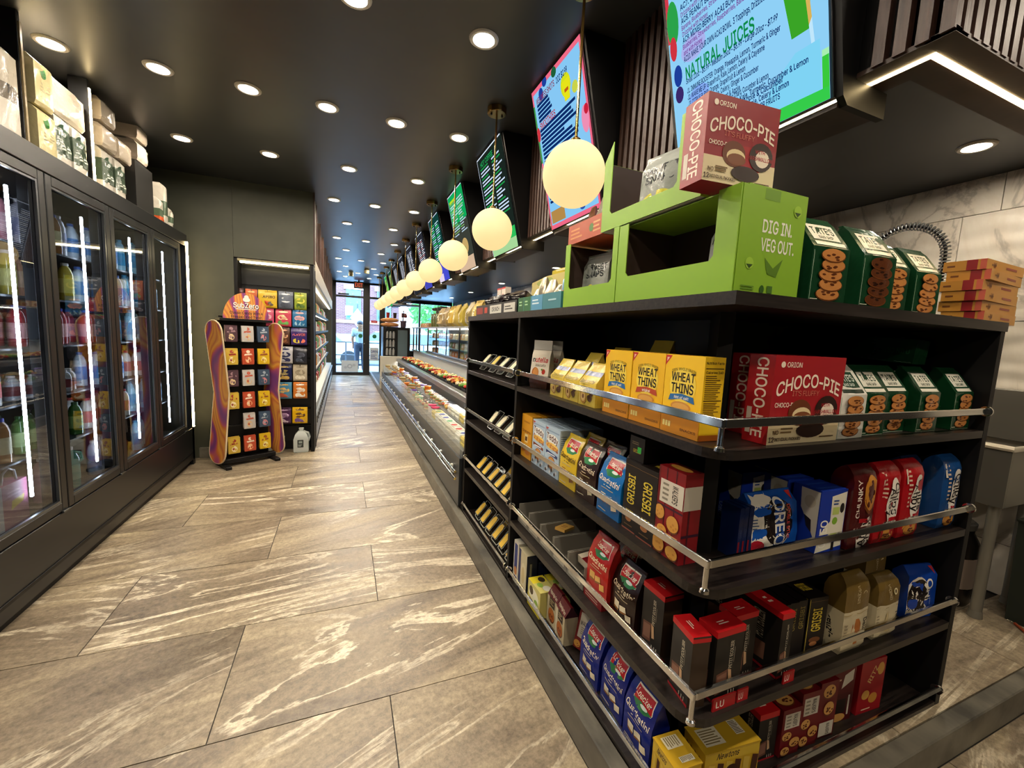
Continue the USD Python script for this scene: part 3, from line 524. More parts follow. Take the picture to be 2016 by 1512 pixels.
gp = towel('green and white printed pack below the large white roll pack', (TX + .05, 3.135, ztop), 90, .135, .28, .27, [(.2, '#c0bab0'), (.75, '#3c4a3c'), (1, '#a8a49a')], seed=4, arts=gw_)
dup(gp, (TX + .05, 3.295, ztop), 90, 'green and white printed pack under the white roll pack, nearer the second light post')
towel('large white roll pack lying across the green printed packs', (TX + .02, 3.24, ztop + .275), 90, .34, .3, .2, '#c2b8a6', seed=6)
dup(gp, (TX + .05, 3.60, ztop), 90, 'green printed pack right after the second light post'); dup(gp, (TX + .05, 3.765, ztop), 90, 'green printed pack second after the second light post')
for i, (y, z, l) in enumerate(((3.65, .28, 'lower near'), (3.65, .435, 'upper near'), (3.86, .28, 'lower far'), (4.14, .37, 'lower one over the dark box'), (4.15, .525, 'upper one over the dark box'))): towel(f'crinkly white toilet roll pack, {l} on the cooler top', (TX + .06, y, ztop + z), 90, .175, .26, .14, '#b4a898', seed=10 + i, name='toilet_roll_pack', cat='toilet roll pack')
product('storage_box', 'plain dark box on the cooler top between light post and toilet rolls', 'box', [(0, .3, .3), (.355, .3, .3)], '#1d1c1b', {'f': [('r', .02, .96, .98, .98, '#2c2a28')]}, (TX + .04, 4.15, ztop), 90)
for i, (y, h) in enumerate(((4.42, .2), (4.52, .34), (4.63, .18))): towel(f'white and green tissue pack, {ords_[i]} of three at the far end of the cooler top' if False else f'white and green tissue pack, {["first", "second", "third"][i]} of three at the far end of the cooler top', (TX + .08, y, ztop), 90, .08, .24, h, [(.3, '#b8502a' if i == 0 else '#b4b0a4'), (.6, '#4a5a48'), (1, '#b8b2a6')], seed=20 + i, name='tissue_pack', cat='tissue pack')
for i, y in enumerate((2.868, 3.455)):
    t = thing('light_post', f'slim dark post with a warm light strip on the cooler top, {"nearer" if i == 0 else "farther"} of two', 'light post', (-1.42, y, ztop)); put(t, 'post', Geo().box((-.09, -.012, 0), (0, .012, .609), bev=.002), blackmetal); put(t, 'light_strip', Geo().box((.0005, -.009, .03), (.008, .005, .56)), warm_led if i else plain('strip_off', '#8a7a5a', .4))

# ---------- candy alcove ----------
cr = thing('candy_wall_rack', 'black slatted candy rack with hanging bags in the green wall alcove', 'candy rack', (0, 0, 0))
put(cr, 'back_board', Geo().box((-1.03, 5.24, 0), (-.33, 5.26, 2.0)), black); put(cr, 'side_panel', Geo().box((-.335, 5.052, 0), (-.30, 5.26, 2.05), bev=.002), black)
put(cr, 'side_panel', Geo().box((-1.03, 5.06, 0), (-1.0, 5.24, 2.05)), black); put(cr, 'top_shelf', Geo().box((-1.0, 5.06, 2.035), (-.336, 5.24, 2.055)), plain('cream_trim', '#8f8667', .5))
put(cr, 'light_strip', Geo().box((-.98, 5.07, 2.012), (-.35, 5.09, 2.03), bev=.002), emit('alcove_led', (1, .84, .5), STRIP * .8))
for z in np.arange(.1, 2.0, .19): put(cr, 'slat', Geo().box((-.998, 5.23, z), (-.337, 5.2395, z + .165)), blackmetal)
def cbag(label, x, z, w, h, cols, k=0, y=5.15):
    t = thing('candy_bag', label, 'candy bag', (x, y, z)); g, fr = pack([(0, w, .008), (.02, w, .03), (h * .75, w, .02), (h * .9, w, .004), (h, w, .003)], cols[0], nu=5, ns=1, nv=2, bul=.006, wob=.012, seed=int(x * 97 + z * 53)); put(t, 'bag', g, film, 45)
    c2, c3 = cols[1], cols[2]; it = [('e', .5, .52, .36, .16, c2), ('l', .2, .46, .8, .58, 2, cols[0]), ('e', .35, .22, .2, .13, c3), ('e', .65, .2, .2, .12, c3), ('e', .5, .84, .3, .05, c2), ('e', .5, .93, .05, .03, '#101010')]
    if k: it = [('t', k, .5, .62, .14, c2, {'w': .8, 'fit': 1}), ('e', .4, .25, .3, .14, c3), ('e', .7, .25, .2, .12, c2)]
    put(t, 'printed_artwork', art(Geo(), fr['f'], it), card)
    put(t, 'peg_hook', Geo().tube([(0, 5.2295 - y, h - .012), (0, -.014, h - .012), (0, -.02, h - .004)], .0025), chrome)
rows_c = [(1.575, [('dark red', '#4a1f20', '#8a4a3a', '#2a1010', 0, .14), ('orange', '#b85a2a', '#e0b06a', '#7a9a4a', 0, .1), ('yellow', '#c9a82e', '#3a2a1a', '#b84a2a', 'HARIBO', .16), ('grey blue', '#5a6272', '#c8ccd4', '#3a3f4e', 0, .13), ('green and yellow', '#8a9a34', '#d8cf4a', '#4a6a2a', 0, .11)]),
    (1.385, [('black', '#221f24', '#8a8490', '#5a3a4a', 0, .12), ('pink', '#b84a6a', '#e8b8c4', '#8a2a4a', 0, .125), ('rose', '#c0455a', '#e8d0a0', '#5a9a4a', 0, .14), ('bright blue', '#2a6a98', '#d8a0a0', '#8fb8d0', 0, .13)]),
    (1.19, [('dark brown', '#3a2a20', '#8a6a4a', '#6a2a1a', 0, .12), ('olive green', '#4a5a34', '#8a9a5a', '#2a3a1a', 0, .12), ('brown', '#4f3328', '#b88a6a', '#8a5a3a', 0, .1), ('violet', '#3a2a6a', '#d86a5a', '#c8b83a', 'FLAVOR', .145)]),
    (.985, [('black', '#1f1d20', '#8a8a8a', '#4a4a4a', 0, .11), ('black and cream', '#2a2624', '#c8c0b0', '#d8d0c0', 0, .1), ('white and navy', '#b9bcc4', '#1f2a5a', '#2a3260', 0, .14), ('charcoal', '#24262e', '#4a5060', '#3a4252', 0, .12)]),
    (.79, [('dark plum', '#3a1f2e', '#8a5a6a', '#2a1018', 0, .11), ('red', '#a83238', '#d8a08a', '#d8c8b8', 0, .11), ('navy', '#1a2048', '#b8a86a', '#c8a85a', 0, .14), ('cream', '#b5ab95', '#8a7f68', '#d8d0bc', 0, .13)]),
    (.595, [('dark red', '#5a2024', '#a86a5a', '#3a1014', 0, .11), ('pink', '#b04a62', '#e0b0bc', '#d86a7a', 0, .12), ('blue and yellow', '#4a8ab0', '#d8b86a', '#b85a3a', 0, .14), ('orange and white', '#c8762e', '#e0d8c8', '#e0d8c8', 0, .13)]),
    (.31, [('brown', '#4a3226', '#a8845a', '#6a4a2a', 0, .12), ('green and white', '#5a8a4e', '#d8d8cc', '#d8d8cc', 0, .13), ('purple', '#46284e', '#a88ab0', '#c8b8c8', 0, .13), ('bright yellow', '#d2a912', '#5a3a10', '#6a4a8a', 0, .14)])]
for ri, (z, bags) in enumerate(rows_c):
    x = -.37
    for bi, (nm, a, b, c, kk, w) in enumerate(reversed(bags)):
        w *= 1.08; x -= w / 2 + .006; cbag(f'{nm} candy bag, {["top", "second", "third", "fourth", "fifth", "sixth", "lowest"][ri]} row of alcove rack, {nthw(bi + 1)} from its right', x, z, w, .185, (a, b, c), kk, 5.15 + rnd.uniform(-.02, .01)); x -= w / 2 + .006
jm = mat('milky_plastic', {'d': ('principled_bsdf', dict(base_color=(.62, .66, .64), roughness=.35)), 't': ('translucent_bsdf', dict(color=(.7, .75, .74))), 'x': ('mix_closure', dict(fac=.35))}, [('d.BSDF', 'x.closure1'), ('t.BSDF', 'x.closure2')], 'x.closure')
jug = thing('gallon_jug', 'milky plastic gallon jug on the floor at the right of the candy rack', 'jug', (-.435, 5.10, .001), 0)
put(jug, 'body', Geo().tm(trimesh.convex.convex_hull(np.array([(x * s, y * s, z) for s, z in ((.9, 0), (1, .015), (1, .15), (.8, .2), (.4, .235)) for x in (-.075, .075) for y in (-.07, .07)]))).lathe([(.024, .235), (.024, .25), (.001, .25)], n=14), jm, 35)
put(jug, 'handle', Geo().tube([(.02, -.02, .235), (.07, -.02, .215), (.085, -.02, .17), (.07, -.02, .12)], .012), jm, 40); put(jug, 'cap', Geo().lathe([(.001, .25), (.026, .25), (.026, .268), (.001, .27)], n=16), plain('cap_white', '#c4c8c6', .4), 40)
put(jug, 'label', art(Geo(), flat((-.035, -.0702, .06), (1, 0, 0), (0, 0, 1), .06, .085), [('r', 0, 0, 1, 1, '#2e3432'), ('r', .2, .55, .8, .85, '#8f9a96'), ('l', .1, .1, .9, .45, 3, '#b0b8b4')]), card)
dup(jug, (-.70, 5.12, .001), 10, 'milky plastic gallon jug half hidden behind the display stand')

# ---------- skateboard-sided candy display stand ----------
st = thing('display_stand', 'freestanding candy display with swirled arched header and two board-shaped sides', 'display stand', (-.90, 4.80, 0), 30)
for s in (-1, 1): put(st, 'foot_bar', Geo().box((s * .22 - .025, -.17, 0), (s * .22 + .025, .12, .03), bev=.004), black)
put(st, 'base_bar', Geo().box((-.245, -.06, .031), (.245, .0, .075), bev=.004), black)
put(st, 'back_board', Geo().box((-.215, .05, .05), (.215, .062, 1.42)), black)
for z in (.2, .42, .63, .84, 1.05, 1.27): put(st, 'peg_bar', Geo().box((-.21, .035, z + .175), (.21, .049, z + .19)), blackmetal)
def board_poly(w, h, n=14):
    a = np.linspace(0, PI, n); q = .5 * w
    return [(q * math.cos(t), h - q + q * math.sin(t)) for t in a] + [(-q * .93, h * .5)] + [(q * math.cos(t), q + q * math.sin(t)) for t in np.linspace(PI, 2 * PI, n)] + [(q * .93, h * .5)]
swirl = [('#d9792c', .5), ('#e0a02c', .35), ('#c2466e', .3), ('#8a3a86', .22)]
bmat = mat('swirl_print', {'t': ('texture_coordinate', {}), 'm': ('mapping', dict(scale=(1.3, 1.3, .8))), 'n': ('wave_texture', dict(scale=2.2, distortion=9, detail=1, detail_scale=1.1)), 'r': ('rgb_ramp', {'ramp': [(0, C('#6e3a72')), (.2, C('#a84a6a')), (.36, C('#c0692e')), (.62, C('#d29a40')), (.85, C('#b0603c')), (1, C('#cc9040'))]}), 'p': ('principled_bsdf', dict(roughness=.4))},
    [('t.object', 'm.vector'), ('m.vector', 'n.vector'), ('n.fac', 'r.fac'), ('r.color', 'p.base_color')], 'p.BSDF')
for s in (-1, 1):
    g = Geo().prism(board_poly(.215, 1.36), -.006, .006, ax='yz'); V = g.V[0]; zz = V[:, 2]; V[:, 0] += s * (.03 * np.cos((zz / 1.36 - .5) * PI * 2) * -1)
    g.move((s * .245, -.03, .05), rz=18)
    sb = put(st, 'side_board', g, bmat, 30)
    put(sb, 'board_edge', Geo().tube([(s * .245 - x * math.sin(math.radians(18)) - s * .03 * math.cos((z / 1.36 - .5) * PI * 2) * math.cos(math.radians(18)), -.03 + x * math.cos(math.radians(18)) - s * .03 * math.cos((z / 1.36 - .5) * PI * 2) * math.sin(math.radians(18)), z + .05) for x, z in board_poly(.217, 1.362)], .0075, closed=True, n=6), plain('birch_edge', '#c9b391', .5))
a = np.linspace(0, PI, 24); hp = [(.20 * math.cos(t), .0 + .25 * math.sin(t)) for t in a]
hd = put(st, 'header', Geo().prism([(x, z) for x, z in hp], 0, .008, ax='xz').move((0, -.06, 1.44)), bmat, 30)
put(st, 'header_tray', Geo().box((-.23, -.07, 1.415), (.23, .06, 1.439), bev=.003), black)
put(hd, 'lettering', art(Geo(), flat((-.2, -.0605, 1.44), (1, 0, 0), (0, 0, 1), .4, .25), [('t', 'SubZero', .5, .50, .19, '#3a2030', {'w': .56, 'fit': 1}), ('t', 'SubZero', .492, .515, .19, '#ece6da', {'w': .55, 'fit': 1}), ('r', .26, .36, .72, .385, '#e8e0d0'), ('e', .5, .74, .08, .09, '#e0dcd2'), ('e', .5, .84, .05, .07, '#e0dcd2'), ('t', 'Classic Candy With A', .5, .23, .10, '#2a1620', {'w': .72, 'fit': 1}), ('t', 'Freeze-Dried Twist', .5, .08, .10, '#2a1620', {'w': .66, 'fit': 1})]), card)
pc = {'m': ('yellow and red mixed', '#b89a3a', '#8a2a1a', '#d8c8a0'), 'r': ('red-orange', '#a8452c', '#d8c0a8', '#e0a87a'), 'y': ('yellow', '#c7a41e', '#8a4a1a', '#e0d08a'), 'p': ('dark plum', '#4a343c', '#8a6a72', '#c8b088'), 'w': ('white', '#b0aaa6', '#a8503a', '#c8a878'), 'b': ('slate blue', '#39485c', '#8a94a0', '#b8747a')}
for ri, (z, ks) in enumerate(((1.22, 'pwb'), (1.0, 'mry'), (.79, 'pwb'), (.57, 'mry'), (.36, ' wb'), (.13, 'mry'))):
    for ci, k in enumerate(ks):
        if k == ' ': continue
        nm, a, b, c = pc[k]; lx = (-.14, 0, .14)[ci]; ca, sa = math.cos(PI / 6), math.sin(PI / 6)
        for dd in range(3 if k == 'm' else 2):
            ly = -.066 + .031 * dd; lx2 = lx + .006 * dd; x, y = -.90 + ca * lx2 - sa * ly, 4.80 + sa * lx2 + ca * ly
            t = thing('candy_pouch', f'{nm} candy pouch, {["front", "second", "rear"][dd]} one in {["left", "middle", "right"][ci]} column, {["top", "second", "third", "fourth", "fifth", "lowest"][ri]} row of the stand', 'candy pouch', (x, y, z), 30 + rnd.uniform(-1.5, 1.5))
            g, fr = pack([(0, .10, .016), (.02, .104, .018), (.11, .104, .012), (.135, .104, .003), (.155, .104, .003)], a, nu=4, nv=2, bul=.002, wob=.005, seed=ri * 9 + ci); put(t, 'pouch', g, film, 45)
            put(t, 'printed_artwork', art(Geo(), fr['f'], [('e', .5, .8, .16, .1, b), ('p', [(.15, .55), (.85, .6), (.8, .7), (.2, .66)], b), ('e', .5, .28, .24, .18, c), ('e', .42, .3, .09, .08, b), ('e', .6, .24, .08, .08, a), ('l', .3, .44, .7, .5, 1, c)]), card)

# ---------- dairy case along the left of the far aisle ----------
dc = thing('dairy_case', 'long open multideck dairy case with lit shelves beyond the candy rack', 'refrigerated case')
fx0, y0, y1 = -.295, 5.30, 12.9; cw = plain('case_white', '#a9adae', .35)
put(dc, 'base', Geo().box((-1.15, y0, 0.001), (fx0 - .03, y1, .42)), cw); put(dc, 'bumper', Geo().box((fx0 - .03, y0, .22), (fx0, y1, .36), bev=.01), plain('bumper_grey', '#7f8488', .4)); put(dc, 'kick_grille', Geo().box((fx0 - .029, y0, .03), (fx0 - .012, y1, .18)), plain('grille', '#8a8f92', .3, .8))
for k in range(30): put(dc, 'bumper_clip', Geo().box((fx0, y0 + .15 + .25 * k, .25), (fx0 + .006, y0 + .2 + .25 * k, .33)), black)
put(dc, 'back', Geo().box((-1.15, y0, .42), (-1.1, y1, 2.1)), cw); put(dc, 'canopy', Geo().box((-1.15, y0, 1.93), (fx0, y1, 2.15), bev=.01), plain('cream_canopy', '#9a9078', .45))
put(dc, 'end_panel', Geo().box((-1.15, y0 - .035, 0.001), (fx0, y0 - .002, 2.02)), black); put(dc, 'canopy_light', Geo().box((fx0 - .09, y0 + .02, 1.915), (fx0 - .06, y1 - .02, 1.93)), emit('case_led', (1, .95, .85), STRIP * .5))
for i, z in enumerate((.72, 1.02, 1.32, 1.62)):
    sh = put(dc, 'shelf', Geo().box((-1.1, y0, z - .02), (fx0 - .12, y1, z)), cw); put(sh, 'price_rail', Geo().box((fx0 - .119, y0, z - .03), (fx0 - .105, y1, z + .012)), black); put(sh, 'shelf_light', Geo().box((fx0 - .17, y0 + .02, z - .03), (fx0 - .15, y1, z - .021)), soft_led)
dk = {'white milk carton': ('#c9cbc8', '#4a6aa8', .2), 'cream yogurt tub': ('#d0c6a8', '#a8623a', .1), 'red and white dairy box': ('#a84a42', '#d8d8d0', .14), 'green juice carton': ('#5f8a4a', '#d8d8c0', .2), 'orange juice carton': ('#c8843a', '#d8d8c0', .22)}
dp = {}
for i, z in enumerate((.42, .72, 1.02, 1.32, 1.62)):
    for j in range(32):
        nm = list(dk)[(i * 3 + j // 3) % 5]; a, b, h = dk[nm]; loc = (fx0 - .19 - .01 * (j % 2), 7.6 + .163 * j, z + .0005); lb = f'{nm}, {nthw(j + 1)} from the candy rack on {["bottom", "second", "third", "fourth", "top"][i]} dairy case deck'
        if nm in dp: dup(dp[nm], loc, 90, lb); continue
        dp[nm] = product('dairy_carton', lb, 'carton', [(0, .085, .085), (h * .8, .085, .085), (h, .085, .02)], a, {'f': [('r', .1, .2, .9, .5, b), ('l', .2, .55, .8, .7, 2, b)], 'r': [('r', .1, .2, .9, .5, b)]}, loc, 90)
ws = thing('wine_shelf', 'row of wood-framed shelf boxes above the dairy case up to the ceiling', 'shelf'); put(ws, 'back', Geo().box((-1.1, 5.52, 2.152), (-1.08, 12.9, 2.795)), brown_board)
for k in range(9): put(ws, 'upright', Geo().box((-1.08, 5.52 + .92 * k, 2.152), (fx0 + .005, 5.55 + .92 * k, 2.795)), slat_wood)
put(ws, 'top_light', Geo().box((fx0 - .06, 5.55, 2.775), (fx0 - .045, 12.9, 2.79)), soft_led)
for k in range(8):
    for j in range(4):
        y = 5.68 + .92 * k + .19 * j; c = ('#8a4a2a', '#b8a88a', '#6a2a20', '#c8c0a8')[(j + k) % 4]; hh = .36 + .08 * ((j + k) % 3)
        t = thing('shelf_goods_box', f'{["brown", "tan", "dark red", "cream"][(j + k) % 4]} goods box, {nthw(j + 1)} in {nthw(k + 1)} bay of the shelf above the dairy case', 'box', (fx0 - .13, y, 2.1525), 90)
        g, fr = pack([(0, .14, .14), (hh, .14, .14)], c); put(t, 'carton', g, card); put(t, 'label', art(Geo(), fr['f'], [('r', .15, .3, .85, .7, '#d8d0bc'), ('l', .2, .4, .8, .6, 2, '#3a2a20')]), card)
# ---------- deli counter ----------
di = thing('deli_case', 'long low open deli case with front glass, twin bumper rails and upper shelf', 'deli case')
D0, D1 = 2.835, 9.5; dark_steel = plain('dark_steel', '#3d4145', .35, .6)
put(di, 'base', Geo().box((.80, D0, .1205), (1.5, D1, .50)), dark_steel); put(di, 'front_panel', Geo().box((.778, D0, .14), (.80, D1, .50), bev=.003), dark_steel)
for z in (.345, .395): put(di, 'bumper_rail', Geo().tube([(.755, D0 + .02, z), (.755, D1 - .05, z)], .011), chrome, 40)
for k in range(17): put(di, 'rail_bracket', Geo().box((.758, 3.0 + .39 * k, .33), (.7775, 3.025 + .39 * k, .41), bev=.004), white)
put(di, 'end_panel', Geo().prism([(.80, .121), (1.5, .121), (1.5, 1.0), (1.3, 1.0), (.83, .66), (.80, .52)], D0 - .027, D0 - .001, ax='xz'), black)
put(di, 'end_panel', Geo().box((.745, D1, .1205), (1.45, D1 + .05, .84), bev=.004), plain('cream_panel', '#c2beb2', .45))
for k in range(5): put(di, 'front_glass', Geo().box((.784, D0 + .01 + 1.33 * k, .5005), (.790, D0 + 1.325 + 1.33 * k, .68)), glass)
put(di, 'lower_deck', Geo().prism([(.80, .5005), (1.12, .5005), (1.12, .60), (.958, .60), (.958, .55), (.80, .55)], D0 + .002, D1 - .002, ax='xz'), plain('deck_steel', '#75797b', .35, .5))
put(di, 'step_riser', Geo().box((1.121, D0 + .002, .5005), (1.15, D1 - .002, .76)), black); put(di, 'silver_edge', Geo().box((1.09, D0 + .002, .7605), (1.16, D1 - .002, .80), bev=.004).box((1.088, D0 + .002, .735), (1.0945, D1 - .002, .79), bev=.002), steel)
put(di, 'upper_deck', Geo().box((1.161, D0 + .002, .765), (1.46, D1 - .002, .785)), plain('deck_steel', '#75797b', .35, .5)); put(di, 'deck_light', Geo().box((1.10, D0 + .05, .748), (1.118, D1 - .05, .757)), emit('unseen_deck_led', (.95, .97, 1), STRIP * 1.3))  # unseen strip tucked behind the silver edge, lights the lower deck
put(di, 'back_panel', Geo().box((1.46, D0 + .002, .5005), (1.50, D1 - .002, .985)), plain('daylight_tinted_panel', '#b9c4cc', .3)); put(di, 'top_ledge', Geo().box((1.42, D0 + .002, .986), (1.52, D1 - .002, 1.012), bev=.004), steel)  # white back panel, blue of the reflected daylight put into its colour
hc = thing('hot_case', 'glass display cabinet on the deli ledge with lit shelves of sandwiches', 'display cabinet'); h0, h1 = 4.2, 8.3
put(hc, 'base', Geo().box((1.525, h0, .1205), (1.98, h1, 1.03)), blackmetal); put(hc, 'top_board', Geo().box((1.38, 4.0, 1.475), (2.0, 9.3, 1.495), bev=.003), plain('top_glass_shelf', '#8d8f8c', .2)); put(hc, 'back', Geo().box((1.96, h0, 1.03), (1.98, h1, 1.475)), plain('cabinet_back', '#9a9c9a', .3))
for k in range(6): put(hc, 'post', Geo().box((1.525, h0 + .8 * k, 1.0305), (1.545, h0 + .025 + .8 * k, 1.4745)), blackmetal)
for k in range(5): put(hc, 'front_glass', Geo().box((1.53, h0 + .027 + .8 * k, 1.0305), (1.535, h0 + .798 + .8 * k, 1.4745)), glass)
for z in (1.17, 1.31): put(hc, 'glass_shelf', Geo().box((1.56, h0 + .03, z - .008), (1.95, h1 - .02, z)), plain('glass_shelf', '#9fb0ae', .1))
put(hc, 'cabinet_light', Geo().box((1.55, h0 + .03, 1.455), (1.57, h1 - .02, 1.47)), emit('hot_led', (1, .9, .7), STRIP * .6)); put(hc, 'sill', Geo().box((1.525, h0, 1.0305), (1.53, h1, 1.05)), steel)
for k in range(3): put(hc, 'support_leg', Geo().box((1.4, 8.4 + .4 * k, 1.0125), (1.42, 8.42 + .4 * k, 1.4745)), blackmetal)
# food
def bowl_pack(label, loc, food, lid=True):
    t = thing('salad_bowl', label, 'salad bowl', loc); put(t, 'bowl', Geo().lathe([(.001, 0), (.045, 0), (.068, .045), (.07, .05)], n=16), plastic, 40)
    g = Geo()
    for i in range(14): a, q = rnd.uniform(0, 6.28), rnd.uniform(0, .045); g.tm(trimesh.creation.icosphere(1, rnd.uniform(.012, .02)).apply_translation((q * math.cos(a), q * math.sin(a), rnd.uniform(.018, .04))), food[i % len(food)])
    data(put(t, 'salad', g, matte, 40), kind='stuff'); put(t, 'lid', Geo().lathe([(.07, .051), (.06, .066), (.001, .068)], n=16), plastic, 40); return t
def sand(label, loc, rz, bread, fill):
    t = thing('sandwich_pack', label, 'sandwich', loc, rz)
    for i, (z0, z1, c) in enumerate(((.004, .022, bread), (.0225, .034, fill), (.0345, .042, '#5a8a34'), (.0425, .060, bread))): put(t, ['bread_slice', 'filling', 'lettuce', 'bread_slice'][i], Geo().prism(Polygon([(-.06, -.03), (.06, -.03), (0, .055)]).buffer(.004), z0, z1, c), matte)
    put(t, 'clear_wrap', Geo().prism(Polygon([(-.068, -.036), (.068, -.036), (0, .066)]).buffer(.004), 0, .066), plastic); return t
def tub(label, loc, col, lidc, h=.09, r=.045):
    t = thing('food_tub', label, 'tub', loc); put(t, 'tub', Geo().lathe([(.001, 0), (r * .85, 0), (r, h)], n=16), plain('tub_' + col.strip('#'), col, .3), 40); put(t, 'lid', Geo().lathe([(r * 1.04, h - .006), (r * 1.05, h + .004), (.001, h + .006)], n=16), plain('tub_' + lidc.strip('#'), lidc, .3), 40); return t
def flatp(label, loc, rz, col, c2): return product('wrapped_cheese', label, 'wrapped food', [(0, .138, .10), (.02, .144, .105), (.035, .13, .09)], col, {'t': [('e', .4, .5, .25, .3, c2), ('l', .2, .2, .8, .4, 2, c2), ('r', .7, .5, .95, .8, '#d8d4c8')]}, loc, rz, film, None, 'wrapped_pack', nu=3, nv=2, wob=.01, seed=int(loc[1] * 31), smooth=40)
def dz(x): return .5506 if x < .95 else .6006
protos2 = {}
lk = {'green salad bowl': lambda l, p, r: bowl_pack(l, p, ['#5a8a34', '#8fae4a', '#3a6a24', '#c8b84a']), 'fruit salad bowl': lambda l, p, r: bowl_pack(l, p, ['#c8502a', '#d8a02a', '#a82a34', '#8fae4a']), 'pasta salad bowl': lambda l, p, r: bowl_pack(l, p, ['#d8c48a', '#c8a04a', '#b8502a', '#e0d4b0']),
    'white bread sandwich pack': lambda l, p, r: sand(l, p, r, '#d8c49a', '#b8604a'), 'brown bread sandwich pack': lambda l, p, r: sand(l, p, r, '#a8743a', '#d8a8a0'), 'orange lidded tub': lambda l, p, r: tub(l, p, '#c8641e', '#d8832a'), 'violet lidded tub': lambda l, p, r: tub(l, p, '#b8b0c0', '#5a2a8a', .07), 'pink topped tub': lambda l, p, r: tub(l, p, '#d8d0d0', '#c81f5a', .08), 'white and red cheese pack': lambda l, p, r: flatp(l, p, r, '#d0ccbc', '#b02a2a'),
    'white and blue cheese pack': lambda l, p, r: flatp(l, p, r, '#d4d4cc', '#3a4a9a'), 'yellow cheese pack': lambda l, p, r: flatp(l, p, r, '#c8b45a', '#3a7a4a'), 'white and green cheese pack': lambda l, p, r: flatp(l, p, r, '#d0d0c0', '#2a8a4a')}
near = ['yellow cheese pack', 'white and green cheese pack', 'white and blue cheese pack', 'white and red cheese pack']; mid = ['pasta salad bowl', 'pink topped tub', 'brown bread sandwich pack', 'white bread sandwich pack']; far_ = ['orange lidded tub', 'white bread sandwich pack', 'violet lidded tub', 'pasta salad bowl', 'fruit salad bowl', 'green salad bowl', 'brown bread sandwich pack']
i = 0
for ci, y in enumerate(np.arange(2.95, 9.35, .158)):
    for ri, x in enumerate((.88, 1.038)):
        i += 1; pool = near if y < 4.1 else (mid if y < 5.0 else far_); nm = pool[(ci * 5 + ri * 3 + (ci * ci) % 3) % len(pool)]
        if y > 8.3: nm = ['fruit salad bowl', 'white bread sandwich pack'][(ri + ci) % 2]
        p = (x, y + rnd.uniform(-.002, .002), dz(x)); lb = f'{nm} on lower deli deck, {["front", "rear"][ri]} row, {nthw(ci + 1)} place from the rack'
        if nm in protos2: dup(protos2[nm], p, 90 + rnd.uniform(-3, 3), lb)
        else: protos2[nm] = lk[nm](lb, p, 90)
        hh = .0356 if 'cheese' in nm else .0666 if 'sandwich' in nm and ri == 0 else None
        if hh and (ri == 1 or ci % 3 == 0 or 'cheese' in nm): dup(protos2[nm], (p[0], p[1], p[2] + hh), 90 + rnd.uniform(-3, 3), f'{nm} stacked on another, {["front", "rear"][ri]} of lower deli deck, {nthw(ci + 1)} place')
tray = None; tcols = [['#c8a83a', '#d8c88a', '#8a5a2a'], ['#c23a2a', '#8a1f1a', '#d8a08a'], ['#5a8a34', '#8fae4a', '#d8d8a0'], ['#d8d0b8', '#c8b890', '#b8a070'], ['#c8702a', '#d8a84a', '#a84a1a']]
for v in range(5):
    for j, y in enumerate(np.arange(3.05 + .2 * v, 9.4, 1.0)):
        lb = f'black tray of {["yellow", "red", "green", "cream", "orange"][v]} food on upper deli shelf, {nth[j]} such from the rack'
        if j == 0:
            tray = thing('food_tray', lb, 'food tray', (1.31, y, .7855)); put(tray, 'tray', Geo().box((-.13, -.09, 0), (.13, .09, .004)).box((-.13, -.09, .004), (-.126, .09, .035)).box((.126, -.09, .004), (.13, .09, .035)).box((-.126, -.09, .004), (.126, -.086, .035)).box((-.126, .086, .004), (.126, .09, .035)), black)
            g = Geo()
            for q in range(34): g.tm(trimesh.creation.icosphere(1, rnd.uniform(.016, .026)).apply_translation((rnd.uniform(-.10, .10), rnd.uniform(-.06, .06), .028 + rnd.uniform(0, .025))), tcols[v][q % 3])
            data(put(tray, 'food', g, matte, 40), kind='stuff'); src = tray
        else: dup(src, (1.31, y, .7855), 0, lb)
hb = {}
for s, z in enumerate((1.0305, 1.1705, 1.3105)):
    for j in range(22):
        nm = (['orange', 'yellow', 'orange', 'tan'], ['white', 'tan', 'brown', 'green'], ['cream', 'tan', 'white', 'brown'])[s if s else 0][(j // 2 + j) % 4]; c = {'orange': '#c8702a', 'yellow': '#c8a03a', 'tan': '#b89a6a', 'white': '#c4c6c2', 'brown': '#8a5a34', 'green': '#6a8a4a', 'cream': '#d0c4a0'}[nm]
        p = (1.68, h0 + .12 + .182 * j, z); lb = f'{nm} sandwich box, {nthw(j + 1)} from the rack on {["bottom", "middle", "top"][s]} shelf of the glass cabinet'
        if nm in hb: dup(hb[nm], p, -90, lb)
        else: hb[nm] = product('sandwich_box', lb, 'food box', [(0, .15, .12), (.07, .14, .11), (.085, .12, .09)], c, {'f': [('r', .2, .3, .7, .7, '#d8d0c0'), ('l', .25, .4, .65, .6, 2, '#5a4a3a')]}, p, -90)
jar = thing('olive_jar', 'tall clear jar of olives on the deli cabinet top, nearest of four', 'jar', (1.56, 7.0, 1.4955)); oliv = plain('olive_brine', '#6a6a2a', .3)
put(jar, 'glass_body', Geo().lathe([(.001, 0), (.08, 0), (.085, .02), (.085, .27), (.06, .31), (.06, .32)], n=18), plastic, 40); put(jar, 'olives', Geo().lathe([(.001, .005), (.076, .008), (.08, .1), (.078, .24), (.001, .25)], n=18), oliv, 40); put(jar, 'lid', Geo().lathe([(.066, .305), (.066, .345), (.001, .347)], n=18), plain('jar_lid', '#2a2416', .4), 40)
for k, y in enumerate((7.22, 7.44, 7.66)): dup(jar, (1.56, y, 1.4955), 20 * k, f'tall clear jar of olives on the deli cabinet top, {nth[k + 1]} of four')
